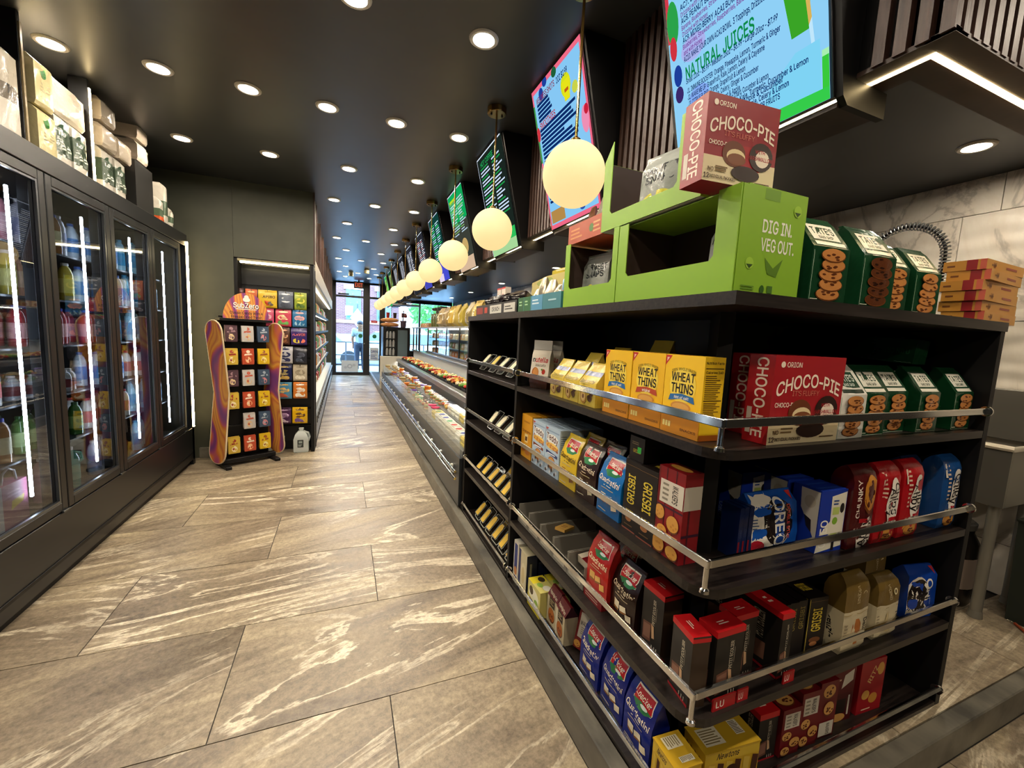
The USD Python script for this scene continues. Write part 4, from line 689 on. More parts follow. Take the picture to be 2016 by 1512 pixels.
for k, (x, y, c, l, q) in enumerate(((1.48, 6.62, '#b8a070', 'beige', 0), (1.73, 6.5, '#c8b44a', 'yellow', 0), (1.48, 6.3, '#b09a72', 'tan', 0), (1.73, 6.2, '#a8945a', 'olive tan', .0), (1.48, 5.98, '#c8a84a', 'mustard', 0), (1.73, 5.9, '#bfae86', 'pale', 0), (1.48, 5.66, '#c8b05a', 'gold', 0), (1.73, 5.6, '#b8a27a', 'sand', 0), (1.48, 5.34, '#c4b04a', 'bright yellow', 0), (1.73, 5.3, '#b49a64', 'dull beige', 0), (1.48, 5.02, '#a89a6a', 'grey beige', 0), (1.48, 4.7, '#bfa85a', 'amber', 0), (1.73, 4.95, '#b0a060', 'straw', 0))):
    t = thing('chip_bag', f'puffy {l} chip bag heaped on the deli cabinet top', 'chip bag', (x, y, 1.4955 + q), -90 + rnd.uniform(-12, 12)); g, fr = pack([(0, .2, .05), (.05, .25, .13), (.19, .25, .11), (.27, .21, .03), (.30, .21, .01)], c, nu=6, ns=3, nv=3, bul=.02, sbul=.01, wob=.05, seed=k); put(t, 'bag', g, film, 45); put(t, 'printed_artwork', art(Geo(), fr['f'], [('e', .5, .5, .25, .18, '#d8d0b8'), ('l', .3, .4, .7, .6, 2, '#6a5a2a')]), card)
fg = thing('black_display_fridge', 'black framed display fridge at the far end of the deli counter', 'fridge', (1.18, 10.3, .1205)); w = .31
put(fg, 'body', Geo().box((-w, .02, 0), (w, .6, 1.37)), blackmetal); put(fg, 'frame', Geo().box((-w, -.02, 0), (-w + .06, .019, 1.37)).box((w - .06, -.02, 0), (w, .019, 1.37)).box((-w + .06, -.02, 1.31), (w - .06, .019, 1.37)).box((-w + .06, -.02, 0), (w - .06, .019, .25)).box((-.02, -.02, .25), (.02, .019, 1.31)), black)
put(fg, 'glass', Geo().box((-w + .061, -.01, .251), (-.021, -.004, 1.309)), glass); put(fg, 'glass', Geo().box((.021, -.01, .251), (w - .061, -.004, 1.309)), plain('dim_glass', '#5a6a70', .15))
for s in range(5):
    for j in range(3): put(fg, 'stored_bottle', Geo().lathe([(.001, 0), (.03, 0), (.03, .12), (.012, .17), (.001, .17)], n=10, c=(-.22 + .075 * j, .003, .3 + .2 * s)), plain('bottle_grey', '#b4b4b0' if False else '#8f9090', .3), 40)
bun_c = noisy('bread_crust', '#a8683a', '#c8945a', 14, .6, .2)
for k, (z, l) in enumerate(((1.4915, 'lower'), (1.60, 'upper'))):
    t = thing('bread_bag', f'bag of long bread rolls, {l} of two stacked on the black fridge', 'bread', (1.02, 10.4, z))
    for j in range(3): put(t, 'bread_roll', Geo().tm(trimesh.creation.icosphere(2, 1.0).apply_scale((.20, .065, .052)).apply_translation((0, -.1 + .12 * j, .052))), bun_c, True or 40)
for k, (x, c, l) in enumerate(((.98, '#8a1f1a', 'red'), (1.14, '#2a1a1a', 'black'))): tub(f'{l} sauce bottle standing on the bread bags on the fridge', (x, 10.4, 1.7045), c, c, .12, .04)
cupb = thing('utensil_cup', 'patterned cup of dark straws beside the bread bags on the fridge', 'cup', (1.34, 10.4, 1.4915)); put(cupb, 'cup', Geo().lathe([(.001, 0), (.06, 0), (.075, .16)], n=16), plain('cup_print', '#4a3a4a', .4), 40)
for k in range(9): a = k * 2.1; put(cupb, 'straw', Geo().tube([(.03 * math.cos(a), .03 * math.sin(a), .02), (.075 * math.cos(a) + .03, .07 * math.sin(a), .40)], .006), plain('straw_dark', '#3a1f24', .4))
for k, (x, y, c, l) in enumerate(((1.62, 9.1, '#c0a878', 'tan'), (1.62, 8.85, '#b8702a', 'orange brown'), (1.62, 8.6, '#c8a070', 'beige'), (1.62, 8.35, '#b88a5a', 'light brown'))): product('pastry_box', f'{l} pastry box in the row near the far end of the deli cabinet top', 'box', [(0, .2, .14), (.09, .2, .14)], c, {'f': [('r', .1, .2, .9, .8, '#d8c8a0'), ('e', .5, .4, .3, .25, '#a8683a')]}, (x, y, 1.4955), -90)
dl = thing('disc_lamp', 'flat grey oval disc hanging below the soffit near the front window', 'hanging disc', (1.35, 10.0, 2.0)); put(dl, 'disc', Geo().lathe([(.001, -.012), (.30, -.012), (.315, 0), (.30, .012), (.001, .012)], n=36), plain('grey_disc', '#8f8a8a', .5), 40); put(dl, 'hanger', Geo().tube([(0, 0, .0125), (0, 0, .088)], .008), blackmetal)

# ---------- shop front ----------
FY = 13.6
wf = uniq('/World/wall_front'); UsdGeom.Xform.Define(stage, wf); data(wf, kind='structure')
put(wf, 'wall_panel', Geo().box((-2.2, FY, 0), (-.325, FY + .15, 2.95)), green_paint); put(wf, 'wall_panel', Geo().box((-.325, FY, 2.785), (3.5, FY + .15, 2.95)), black); put(wf, 'wall_panel', Geo().box((1.18, FY, 0), (3.5, FY + .15, .75)), black)
dr = uniq('/World/door_1'); UsdGeom.Xform.Define(stage, dr); data(dr, kind='structure'); fm = plain('door_frame_black', '#0e1012', .4)
for a, b in ((-.322, -.206), (.557, .746), (1.034, 1.174)): put(dr, 'post', Geo().box((a, FY, 0.001), (b, FY + .09, 2.784), bev=.003), fm)
for z0, z1 in ((.001, .085), (2.34, 2.40), (2.755, 2.784)):
    for a, b in ((-.205, .556), (.747, 1.033)): put(dr, 'rail', Geo().box((a, FY + .005, z0), (b, FY + .085, z1), bev=.003), fm)
for a, b in ((-.205, .556), (.747, 1.033)):
    put(dr, 'glass', Geo().box((a, FY + .04, .0855), (b, FY + .046, 2.3395)), glass); put(dr, 'transom_glass', Geo().box((a, FY + .04, 2.4005), (b, FY + .046, 2.7545)), glass)
for x in (.59, 1.07): put(dr, 'lock', Geo().lathe([(.02, -.004), (.02, 0), (.001, 0)], n=12, c=(x, FY - .0005, .98), axis=1), chrome)
put(dr, 'closer', Geo().box((-.15, FY - .05, 2.41), (.15, FY - .001, 2.45), bev=.004), blackmetal)
wn = uniq('/World/window_1'); UsdGeom.Xform.Define(stage, wn); data(wn, kind='structure')
for a, b in ((1.176, 1.20), (2.24, 2.28), (3.27, 3.31)): put(wn, 'post', Geo().box((a, FY, .751), (b, FY + .08, 2.784)), fm)
for a, b in ((1.201, 2.239), (2.281, 3.269)):
    put(wn, 'rail', Geo().box((a, FY, .751), (b, FY + .08, .80)), fm); put(wn, 'rail', Geo().box((a, FY, 2.3), (b, FY + .08, 2.784)), fm); put(wn, 'glass', Geo().box((a, FY + .04, .8005), (b, FY + .046, 2.2995)), glass)
def sticker(label, x0, x1, z0, z1, bg, items, y=FY + .035, shape=None):
    t = thing('door_sticker', label, 'sticker', (0, 0, 0)); g = Geo()
    if shape == 'e': g.add(*(lambda v, f: (np.stack([v[:, 0], 0 * v[:, 0] + y, v[:, 1]], 1), f))(*_ell((x0 + x1) / 2, (z0 + z1) / 2, (x1 - x0) / 2, (z1 - z0) / 2)), bg)
    else: g.box((x0, y, z0), (x1, y + .003, z1), bg)
    put(t, 'sheet', g, card)
    if items: put(t, 'print', art(Geo(), flat((x0, y - .0002, z0), (1, 0, 0), (0, 0, 1), x1 - x0, z1 - z0), items), card)
sticker('round green sticker on the left door glass', .42, .545, 1.14, 1.265, '#12663a', None, shape='e'); sticker('round green sticker on the right door glass', .83, .955, 1.14, 1.265, '#12663a', None, shape='e')
sticker('white notice sheet on the left door glass', .41, .55, 1.33, 1.55, '#c8ccd0', [('l', .1, .1, .9, .9, 6, '#5a5a60')]); sticker('small orange notice on the right door glass', .87, 1.01, 2.12, 2.24, '#c8762a', [('l', .1, .2, .9, .8, 3, '#5a2a10')]); sticker('red oval sticker on the right door glass', .79, .97, 1.62, 1.69, '#b0202a', [('l', .2, .3, .8, .7, 1, '#e0c0c0')])
sticker('white sign with blue writing low on the right door', .76, 1.02, .45, .85, '#c4ccd4', [('t', 'OPEN', .5, .7, .2, '#2a3a7a', {'w': .8}), ('l', .1, .1, .9, .5, 4, '#4a5a8a')])
sticker('small red sign in the front window', 1.70, 1.86, 1.83, 1.97, '#b02a2a', [('t', 'OPEN', .5, .6, .25, '#e8d8c8', {'w': .8}), ('l', .15, .15, .85, .4, 2, '#e0c0b0')])
sticker('white floral print low on the left door glass', -.06, .42, .09, .44, '#c0c8d0', [('e', .5, .5, .16, .2, '#a0a8b4'), ('e', .5, .5, .08, .1, '#c8ccd4'), ('e', .25, .4, .1, .12, '#a8b0bc'), ('e', .75, .6, .1, .12, '#a8b0bc')])
ex = thing('exit_sign', 'dark box exit sign with red lettering above the shop door', 'exit sign', (.41, 13.1, 2.58)); put(ex, 'housing', Geo().box((-.13, -.03, 0), (.13, .03, .19), bev=.005), plain('exit_housing', '#2a1a18', .5)); put(ex, 'bracket', Geo().box((-.02, -.015, .1905), (.02, .015, .219)), blackmetal)
put(ex, 'lettering', art(Geo(), flat((-.13, -.0305, 0), (1, 0, 0), (0, 0, 1), .26, .19), [('t', 'EXIT', .5, .5, .55, '#d85a3a', {'w': .8, 'fit': 1})]), mat('exit_glow', {'a': ('attribute', {'attribute': 'Cd'}), 'e': ('emission', dict(strength=1.2))}, [('a.color', 'e.color')], 'e.emission'))
for k, (x, y) in enumerate(((.17, 11.3), (.5, 10.5))): t = thing('ceiling_sensor', f'small beige ceiling sensor, {"farther" if k == 0 else "nearer"} of two near the door', 'ceiling sensor', (x, y, 2.8)); put(t, 'housing', Geo().lathe([(.001, -.11), (.055, -.10), (.06, -.04), (.05, 0)], n=16), plain('sensor_beige', '#8a7f5a', .5), 40); put(t, 'ring', Geo().lathe([(.061, -.05), (.066, -.045), (.061, -.04)], n=16), ring_m)
# ---------- street ----------
pav = noisy('street_paving', '#5a5f66', '#70757c', 3, .8, .1); struct('sidewalk', Geo().box((-14, 13.76, -.12), (16, 17.2, -.005)), pav); struct('street_road', Geo().box((-14, 17.2, -.3), (16, 24.2, -.1)), noisy('asphalt', '#4a4d52', '#5c6066', 6, .85, .1)); struct('far_sidewalk', Geo().box((-14, 24.2, -.3), (16, 28, -.02)), pav)
bf = mat('far_brick', {'g': ('geometry', {}), 'm': ('mapping', dict(rotation=(PI / 2, 0, 0))), 'b': ('brick_texture', dict(color1=C('#6d3f40'), color2=C('#5e3638'), mortar=C('#75625f'), scale=1, brick_width=.21, row_height=.075, mortar_size=.008)), 'p': ('principled_bsdf', dict(roughness=.85))}, [('g.position', 'm.vector'), ('m.vector', 'b.vector'), ('b.color', 'p.base_color')], 'p.BSDF')
bl = thing('brick_building', 'red brick building with sash windows across the street', 'building'); put(bl, 'wall', Geo().box((-9, 27, -.02), (3.2, 34, 11)), bf); put(bl, 'stone_base', Geo().box((-9.05, 26.9, -.019), (3.25, 26.999, 1.1)), plain('pale_stone', '#8f8a88', .8)); put(bl, 'stone_band', Geo().box((-9.03, 26.93, 1.75), (3.23, 26.999, 1.95)), plain('orange_stone', '#9a6a50', .8))
lin, wgl = plain('lintel_stone', '#a8a4a4', .8), plain('far_window_glass', '#3f5a72', .1)
for k, x in enumerate((-4.6, -1.9, .55, 2.3)):
    for j, z in enumerate((1.98, 5.2)):
        f = put(bl, 'window', Geo().box((x - .42, 26.94, z), (x + .42, 26.998, z + 1.75)), plain('sash_frame', '#4f6a78', .5)); put(f, 'pane', Geo().box((x - .35, 26.93, z + .1), (x + .35, 26.939, z + .82)), wgl); put(f, 'pane', Geo().box((x - .35, 26.93, z + .92), (x + .35, 26.939, z + 1.65)), wgl); put(bl, 'lintel', Geo().box((x - .55, 26.9, z + 1.76), (x + .55, 26.998, z + 2.02)), lin)
bl2 = thing('far_building', 'pale building far right across the street', 'building'); put(bl2, 'wall', Geo().box((5.0, 30, -.02), (14, 36, 9)), plain('far_wall', '#8a8f96', .8))
for k in range(4): f = put(bl2, 'window', Geo().box((5.6 + 2 * k, 29.95, 2.2), (6.6 + 2 * k, 29.999, 4.0)), wgl); put(f, 'sill', Geo().box((5.5 + 2 * k, 29.9, 2.08), (6.7 + 2 * k, 29.999, 2.19)), lin)
leafm = mat('tree_leaves', {'o': ('geometry', {}), 'n': ('noise_texture', dict(scale=3)), 'r': ('rgb_ramp', {'ramp': [(.3, C('#3a6a34')), (.7, C('#6aa05a'))]}), 'd': ('diffuse_bsdf', {}), 't': ('translucent_bsdf', dict(color=(.2, .45, .15))), 'x': ('mix_closure', dict(fac=.35))}, [('o.position', 'n.vector'), ('n.fac', 'r.fac'), ('r.color', 'd.color'), ('d.BSDF', 'x.closure1'), ('t.BSDF', 'x.closure2')], 'x.closure')
for k, (x, y, h, l) in enumerate(((5.2, 24.0, 5.0, 'leafy street tree seen through the front window'), (9.4, 25.0, 5.6, 'leafy street tree farther right outside the front window'))):
    t = thing('street_tree', l, 'tree', (x, y, -.1)); put(t, 'trunk', Geo().tube([(0, 0, 0), (.03, 0, h * .4), (-.05, .05, h * .75)], [.14, .11, .06]), plain('bark', '#4a3c30', .9), 40)
    R = np.random.RandomState(k); P = R.normal(size=(1500, 3)); P = P / np.linalg.norm(P, axis=1)[:, None] * R.uniform(.45, 1, (1500, 1)) ** .5 * (1.9, 1.7, 1.7) + (0, 0, h * .62); U = R.normal(size=(1500, 3)) * .11; V = np.cross(U, R.normal(size=(1500, 3))); V = V / np.linalg.norm(V, axis=1)[:, None] * .08
    data(put(t, 'foliage', Geo().add(np.concatenate([P - U, P + V, P + U, P - V]), np.stack([np.arange(1500) + 1500 * q for q in range(4)], 1)), leafm), kind='stuff')
def car(label, x, y, col, rz=0):
    t = thing('parked_car', label, 'car', (x, y, -.1), rz); bp = [(-2.2, .35), (-2.25, .75), (-1.9, .88), (-1.1, .95), (1.2, .95), (2.0, .86), (2.25, .7), (2.25, .35)]
    put(t, 'body', Geo().prism(Polygon(bp).buffer(.03), -.85, .85, ax='xz'), plain('paint_' + col.strip('#'), col, .25, coat_weight=.6), 30); put(t, 'cabin', Geo().tm(trimesh.convex.convex_hull(np.array([(a, b * s, z) for a, z, s in ((-1.75, .9, .8), (-1.1, 1.42, .62), (.55, 1.42, .62), (1.25, .93, .8)) for b in (-1, 1)]))), plain('car_glass', '#3a4854', .1), 20)
    put(t, 'roof', Geo().tm(trimesh.convex.convex_hull(np.array([(a, b * s, z) for a, z, s in ((-1.15, 1.4, .63), (-1.0, 1.46, .58), (.45, 1.46, .58), (.6, 1.4, .63)) for b in (-1, 1)]))), plain('paint_' + col.strip('#'), col, .25, coat_weight=.6), 30)
    for a in (-1.4, 1.4):
        for b in (-.82, .82): put(t, 'wheel', Geo().lathe([(.001, -.1), (.3, -.1), (.32, -.07), (.32, .07), (.3, .1), (.001, .1)], n=20, c=(a, b, .32), axis=1), plain('tyre', '#1a1a1c', .7), 40)
car('white car parked at the kerb behind the railing, seen through the left door', -1.2, 18.6, '#d4d8dc'); car('silver car parked across from the right door', 3.6, 18.5, '#b4bcc4'); car('pale blue car on the far side of the street', 2.6, 22.8, '#9fb4c4')
rl = thing('street_railing', 'thin dark pipe railing along the sidewalk outside the door', 'railing', (0, 16.4, 0)); dkp = plain('rail_paint', '#2c3036', .5)
for z in (.45, .92): put(rl, 'rail', Geo().tube([(-4, 0, z), (5, 0, z)], .022), dkp)
for x in (-2.6, -1.3, .08, 1.5, 2.9): put(rl, 'post', Geo().tube([(x, 0, 0), (x, 0, .92)], .025), dkp)
sp = thing('street_sign', 'pale yellow and white street signs on a pole across the street', 'street sign', (.62, 21.5, -.1)); put(sp, 'pole', Geo().tube([(0, 0, 0), (0, 0, 2.7)], .035), dkp); put(sp, 'diamond_plate', Geo().prism([(.0, 1.6), (.33, 2.05), (0, 2.5), (-.33, 2.05)], -.06, -.045, ax='xz'), plain('sign_white', '#b4c4cc', .5)); put(sp, 'yellow_plate', Geo().box((-.55, -.044, 2.15), (-.2, -.03, 2.6)), plain('sign_yellow', '#b8b46a', .5))
# the man on the sidewalk, seen from behind
import manifold3d as m3
def limb(j, bones, edge=.03, it=8):
    def sph(k): p, r = j[k]; return m3.Manifold.sphere(r, 16).translate([float(q) for q in p])
    M = m3.Manifold()
    for a, b in bones: M = M + m3.Manifold.batch_hull([sph(a), sph(b)])
    M = M.refine_to_length(edge); q = M.to_mesh(); t = trimesh.Trimesh(q.vert_properties[:, :3], q.tri_verts, process=True); trimesh.smoothing.filter_taubin(t, iterations=it); return t
J = dict(head=((0, 0, 1.57), .10), chin=((0, .035, 1.50), .075), neck=((0, 0, 1.44), .055), chest=((0, 0, 1.27), .13), chl=((-.09, 0, 1.28), .115), chr=((.09, 0, 1.28), .115), waist=((0, 0, 1.03), .125), hip=((0, 0, .92), .135), sl=((-.19, 0, 1.37), .065), sr=((.19, 0, 1.37), .065), el=((-.25, -.03, 1.10), .045), er=((.24, .05, 1.10), .045), wl=((-.22, .04, .88), .03), wr=((.20, .17, .93), .03), hl=((-.09, 0, .88), .095), hr=((.09, 0, .88), .095), kl=((-.10, .01, .49), .062), kr=((.11, .02, .49), .062), al=((-.10, -.02, .09), .042), ar=((.12, -.01, .09), .042), tl=((-.12, .14, .04), .035), tr=((.15, .15, .04), .035), pl=((-.215, .07, .81), .032), pr=((.19, .24, .90), .032))
for s, p in (('l', J['pl'][0]), ('r', J['pr'][0])):
    for q in range(4): J[f'f{s}{q}'] = ((p[0] + (q - 1.5) * .016, p[1] + .03, p[2] - .055 + .004 * abs(q - 1.5)), .008)
    J[f'th{s}'] = ((p[0] + (.035 if s == 'l' else -.035), p[1] + .02, p[2] - .01), .009)
man = thing('person', 'person in a grey T-shirt, dark jeans and cap standing outside the door, seen from behind', 'person', (.52, 15.0, -.004))
skin = plain('skin', '#9a6a50', .5)
put(man, 'figure', Geo().tm(limb(J, [('head', 'chin'), ('head', 'neck'), ('neck', 'chest'), ('chl', 'chr'), ('chest', 'waist'), ('waist', 'hip'), ('sl', 'chl'), ('sr', 'chr'), ('sl', 'el'), ('el', 'wl'), ('sr', 'er'), ('er', 'wr'), ('wl', 'pl'), ('wr', 'pr'), ('hl', 'hip'), ('hr', 'hip'), ('hl', 'kl'), ('kl', 'al'), ('hr', 'kr'), ('kr', 'ar'), ('al', 'tl'), ('ar', 'tr')] + [(f'p{s}', f'f{s}{q}') for s in 'lr' for q in range(4)] + [(f'p{s}', f'th{s}') for s in 'lr'], .018, 5)), skin, 60)
grow = lambda ks, d: {k: (J[k][0], J[k][1] + d) for k in ks}
Ks = grow(['chest', 'chl', 'chr', 'waist', 'hip', 'sl', 'sr'], .016); Ks['ul'] = ((-.225, -.018, 1.20), .072); Ks['ur'] = ((.22, .028, 1.20), .072)
put(man, 'shirt', Geo().tm(limb(Ks, [('chl', 'chr'), ('chest', 'waist'), ('waist', 'hip'), ('sl', 'chl'), ('sr', 'chr'), ('sl', 'ul'), ('sr', 'ur')])), plain('grey_shirt', '#7f8a86', .8), 60)
Kt = grow(['hip', 'hl', 'hr', 'kl', 'kr', 'al', 'ar'], .02)
put(man, 'jeans', Geo().tm(limb(Kt, [('hl', 'hip'), ('hr', 'hip'), ('hl', 'kl'), ('kl', 'al'), ('hr', 'kr'), ('kr', 'ar')])), plain('dark_jeans', '#252d3c', .8), 60)
put(man, 'cap', Geo().tm(trimesh.creation.icosphere(3, .112).apply_scale((.95, 1.05, .8)).apply_translation((0, 0, 1.615))).box((-.07, .08, 1.60), (.07, .19, 1.612), bev=.004), plain('dark_cap', '#1c1f26', .7), 60)
put(man, 'ear', Geo().tm(trimesh.creation.icosphere(2, 1).apply_scale((.012, .02, .03)).apply_translation((.1, .0, 1.55))), skin, 60); put(man, 'ear', Geo().tm(trimesh.creation.icosphere(2, 1).apply_scale((.012, .02, .03)).apply_translation((-.1, .0, 1.55))), skin, 60)
for s in (-1, 1): put(man, 'shoe', Geo().tm(trimesh.creation.icosphere(2, 1).apply_scale((.055, .15, .06)).apply_translation((s * .11 + (.015 if s > 0 else 0), .06, .06))), plain('shoe_dark', '#2a2a2e', .7), 60)

# ---------- prep corner on the right ----------
sk = thing('prep_sink', 'stainless prep sink with tall back ledge against the marble wall', 'sink', (0, 0, 0)); dull = plain('dull_steel', '#77746c', .42, .7); gal = plain('galvanised_tube', '#8a867c', .45, .6)
sx0, sx1, sy0, sy1 = 2.86, 3.30, .86, 2.3
put(sk, 'basin_front', Geo().box((sx0, sy0, .70), (sx0 + .015, sy1, .975)), dull); put(sk, 'basin_side', Geo().box((sx0 + .016, sy0, .70), (sx1, sy0 + .015, .975)), dull); put(sk, 'basin_side', Geo().box((sx0 + .016, sy1 - .015, .70), (sx1, sy1, .975)), dull); put(sk, 'basin_floor', Geo().box((sx0 + .016, sy0 + .016, .70), (sx1, sy1 - .016, .715)), dull)
put(sk, 'rim', Geo().tube([(sx0 - .005, sy1, .985), (sx0 - .005, sy0 - .005, .985), (sx1, sy0 - .005, .985)], .014), plain('rim_white', '#c9c2b0', .3, .3), 40); put(sk, 'back_ledge', Geo().box((sx1 - .06, sy0, .976), (sx1 + .008, sy1, 1.24), bev=.004), dull)
for x, y in ((sx0 + .05, sy0 + .04), (sx0 + .05, sy1 - .08), (sx1 - .06, sy0 + .04)): l = put(sk, 'leg', Geo().tube([(x, y, .15), (x, y, .6995)], .022, n=12), gal, 40); put(l, 'foot', Geo().lathe([(.001, .1205), (.028, .1205), (.024, .155), (.001, .155)], n=14, c=(x, y, 0)), gal, 40)
fc = thing('coil_sprayer', 'steel coil spray hose arching over the sink behind the cookie bags', 'tap', (3.0, 1.45, 1.0)); arc = [(-.02, .19 * math.cos(t), .93 + .19 * math.sin(t)) for t in np.linspace(0, PI, 20)]; path = [(-.02, .19, z) for z in np.linspace(.0, .9, 8)] + arc + [(-.02, -.19, .85), (-.02, -.19, .75)]
put(fc, 'hose', Geo().tube(path, .008), blackmetal, 40); P = np.array(path); d = np.r_[0, np.cumsum(np.linalg.norm(np.diff(P, axis=0), axis=1))]; tt_ = np.arange(.55, d[-1], .0022); Q = np.stack([np.interp(tt_, d, P[:, k]) for k in range(3)], 1); tg_ = np.gradient(Q, axis=0); tg_ /= np.linalg.norm(tg_, axis=1)[:, None]; n2 = np.cross(tg_, (1., 0, 0)); ph = tt_ / .018 * 2 * PI
put(fc, 'coil', Geo().tube(Q + .02 * (np.cos(ph)[:, None] * np.array((1., 0, 0)) + np.sin(ph)[:, None] * n2), .004, n=5), steel, 40)
bk = thing('lidded_jar', 'large dark lidded jar with a dusty pale label under the sink', 'jar', (2.98, 1.06, .1205)); put(bk, 'body', Geo().lathe([(.001, 0), (.10, 0), (.11, .02), (.11, .33), (.085, .38), (.085, .40)], n=24), plain('dark_jar', '#161210', .2), 40); put(bk, 'lid', Geo().lathe([(.09, .401), (.092, .43), (.08, .44), (.001, .44)], n=24), plain('jar_lid_grey', '#4a4844', .4), 40)
put(bk, 'label', Geo().lathe([(.1115, .10), (.1115, .26)], n=24), plain('dusty_label', '#7f7064', .7), 40)
ho = thing('orange_hose', 'thin orange hose lying on the platform floor by the sink leg', 'hose'); put(ho, 'hose', Geo().tube([(3.02, .80, .127), (2.96, .74, .127), (2.97, .70, .127), (3.05, .68, .127), (3.2, .67, .127), (3.29, .67, .127)], .0065), plain('hose_orange', '#8a3a1c', .5), 40)
put(ho, 'hose_end', Geo().lathe([(.001, 0), (.008, 0), (.008, .02), (.001, .02)], n=10, c=(3.02, .805, .127), axis=1), chrome, 40)
gp_ = thing('green_bin', 'dark green panel of a bin at the right edge below the sink', 'bin', (3.14, .78, .1205)); g, fr = pack([(0, .2, .12), (.5, .24, .14)], '#1c231a'); put(gp_, 'body', g, matte); put(gp_, 'rim', Geo().box((-.125, -.075, .501), (.125, .075, .515), bev=.003), plain('bin_rim', '#141a12', .5))
# ---------- black corner rack ----------
SH_Z = (1.15, .80, .45, .135); X0, Y0 = .80, .68
rk = thing('display_rack', 'black corner shelving rack with chrome guard rails, loaded with cookies and crackers', 'shelf rack')
def Lpoly(d, r, y1=1.888, x1=2.013):
    q = [(X0 + r - r * math.cos(a), Y0 + r - r * math.sin(a)) for a in np.linspace(0, PI / 2, 7)] if r else [(X0, Y0)]
    return [(X0, y1)] + q + [(x1, Y0), (x1, Y0 + d), (X0 + d, Y0 + d), (X0 + d, y1)]
put(rk, 'top_board', Geo().prism([(X0 - .004, 2.80), (X0 - .004, Y0 - .004), (2.047, Y0 - .004), (2.047, 1.12), (1.24, 1.12), (1.24, 2.80)], 1.485, 1.515), blackwood)
put(rk, 'left_panel', Geo().box((X0, 2.772, .12), (1.24, 2.80, 1.485), bev=.001), black)
put(rk, 'divider_panel', Geo().box((X0 + .001, 1.889, .12), (1.22, 1.914, 1.485), bev=.001), black)
put(rk, 'end_panel', Geo().box((2.015, Y0, .12), (2.045, 1.12, 1.485), bev=.001), black)
put(rk, 'back_panel', Geo().box((1.222, 1.10, .12), (1.238, 2.772, 1.485)), black)
put(rk, 'back_panel', Geo().box((1.24, 1.103, .12), (2.015, 1.118, 1.485)), black)
put(rk, 'corner_partition', Geo().prism([(.945, .845), (.975, .822), (1.22, 1.07), (1.22, 1.095), (1.18, 1.095)], .16, 1.485), black)
for i, z in enumerate(SH_Z):
    put(rk, 'shelf_board', Geo().prism(Lpoly(.42, .07), z - .025, z), blackwood)
    put(rk, 'shelf_board', Geo().box((X0, 1.916, z - .025), (1.22, 2.77, z), bev=.001), blackwood)
put(rk, 'base_plinth', Geo().prism(Lpoly(.3, .02), .12, .118 - .01), black)
RZ = (1.217, .877, .532, .188)
for i, (z, rz) in enumerate(zip(SH_Z, RZ)):
    a = put(rk, 'guard_rail', Geo().box((X0 - .005, Y0 - .005, rz - .011), (X0 + .005, 1.886, rz + .011), bev=.002), chrome)
    put(rk, 'guard_rail', Geo().box((X0 + .006, Y0 - .005, rz - .011), (2.012, Y0 + .005, rz + .011), bev=.002), chrome)
    put(rk, 'guard_rail', Geo().box((X0 - .005, 1.918, rz - .011), (X0 + .005, 2.769, rz + .011), bev=.002), chrome)
    put(a, 'corner_post', Geo().lathe([(.001, z), (.012, z), (.011, z + .008), (.0065, z + .012), (.0065, rz - .01)], n=14, c=(X0 + .008, Y0 + .008, 0)), chrome, 40)
    for y in (1.880, 1.916, 2.766): put(a, 'end_collar', Geo().lathe([(.001, -.004), (.017, -.004), (.017, .004), (.001, .004)], n=16, c=(X0, y, rz), axis=1), chrome, 40)
    put(a, 'end_collar', Geo().lathe([(.001, -.004), (.017, -.004), (.017, .004), (.001, .004)], n=16, c=(2.01, Y0, rz), axis=0), chrome, 40)
for y, z in ((1.86, 1.44), (1.86, 1.10), (1.95, 1.10), (1.86, .755)): put(rk, 'shelf_pin', Geo().lathe([(.001, 0), (.004, 0), (.004, .01), (.001, .011)], n=8, c=(.84, y - .002 if y < 1.9 else y, z), axis=1), chrome)

def A(y1, y0, d, z, X=.835, dz=0): return (X + d / 2, (y0 + y1) / 2, z + dz), -90
def E(x0, x1, d, z, Y=.71): return ((x0 + x1) / 2, Y + d / 2, z), 0
def tag(u, v, W, H): return [('r', u, v, u + .014 / W, v + .014 / H, '#4fe05a')]
s1, s2, s3, s4 = (z + .0008 for z in SH_Z)
# upper shelf, aisle side
cream, brown = '#d9d0c0', '#3a1d12'
def nut_art(g=0): return {'f': [('t', 'n', .16, .60, .10, '#15120f', {'it': .1, 'w': .15, 'fit': 1}), ('t', 'utella', .59, .60, .10, '#b41d22', {'it': .1, 'w': .64, 'fit': 1}), ('t', 'biscuits', .56, .49, .055, '#2a1c14', {'it': .2, 'b': False, 'w': .55, 'fit': 1}),
    ('e', .3, .33, .2, .11, '#a8622a'), ('e', .32, .33, .15, .1, '#c98846'), ('e', .75, .36, .09, .055, '#a33326'), ('e', .66, .40, .05, .02, '#5b7a34'), ('r', 0, .8, 1, .81, '#9a9488')]}
nutl = [(0, .100, .045), (.03, .112, .055), (.16, .112, .022), (.19, .112, .004), (.23, .112, .003)]
nb = product('biscuit_pouch', 'white and brown hazelnut biscuit pouch standing at the divider end of the upper shelf', 'pouch', nutl, [(.26, brown), (.8, cream), (1, '#b9b6ae')], nut_art(), (.885, 1.79, s1), -66, film, None, 'pouch', nu=8, nv=4, bul=.004, smooth=50)
dup(nb, (.965, 1.818, s1), -80, 'shaded white biscuit pouch standing behind the front biscuit pouch on the upper shelf')
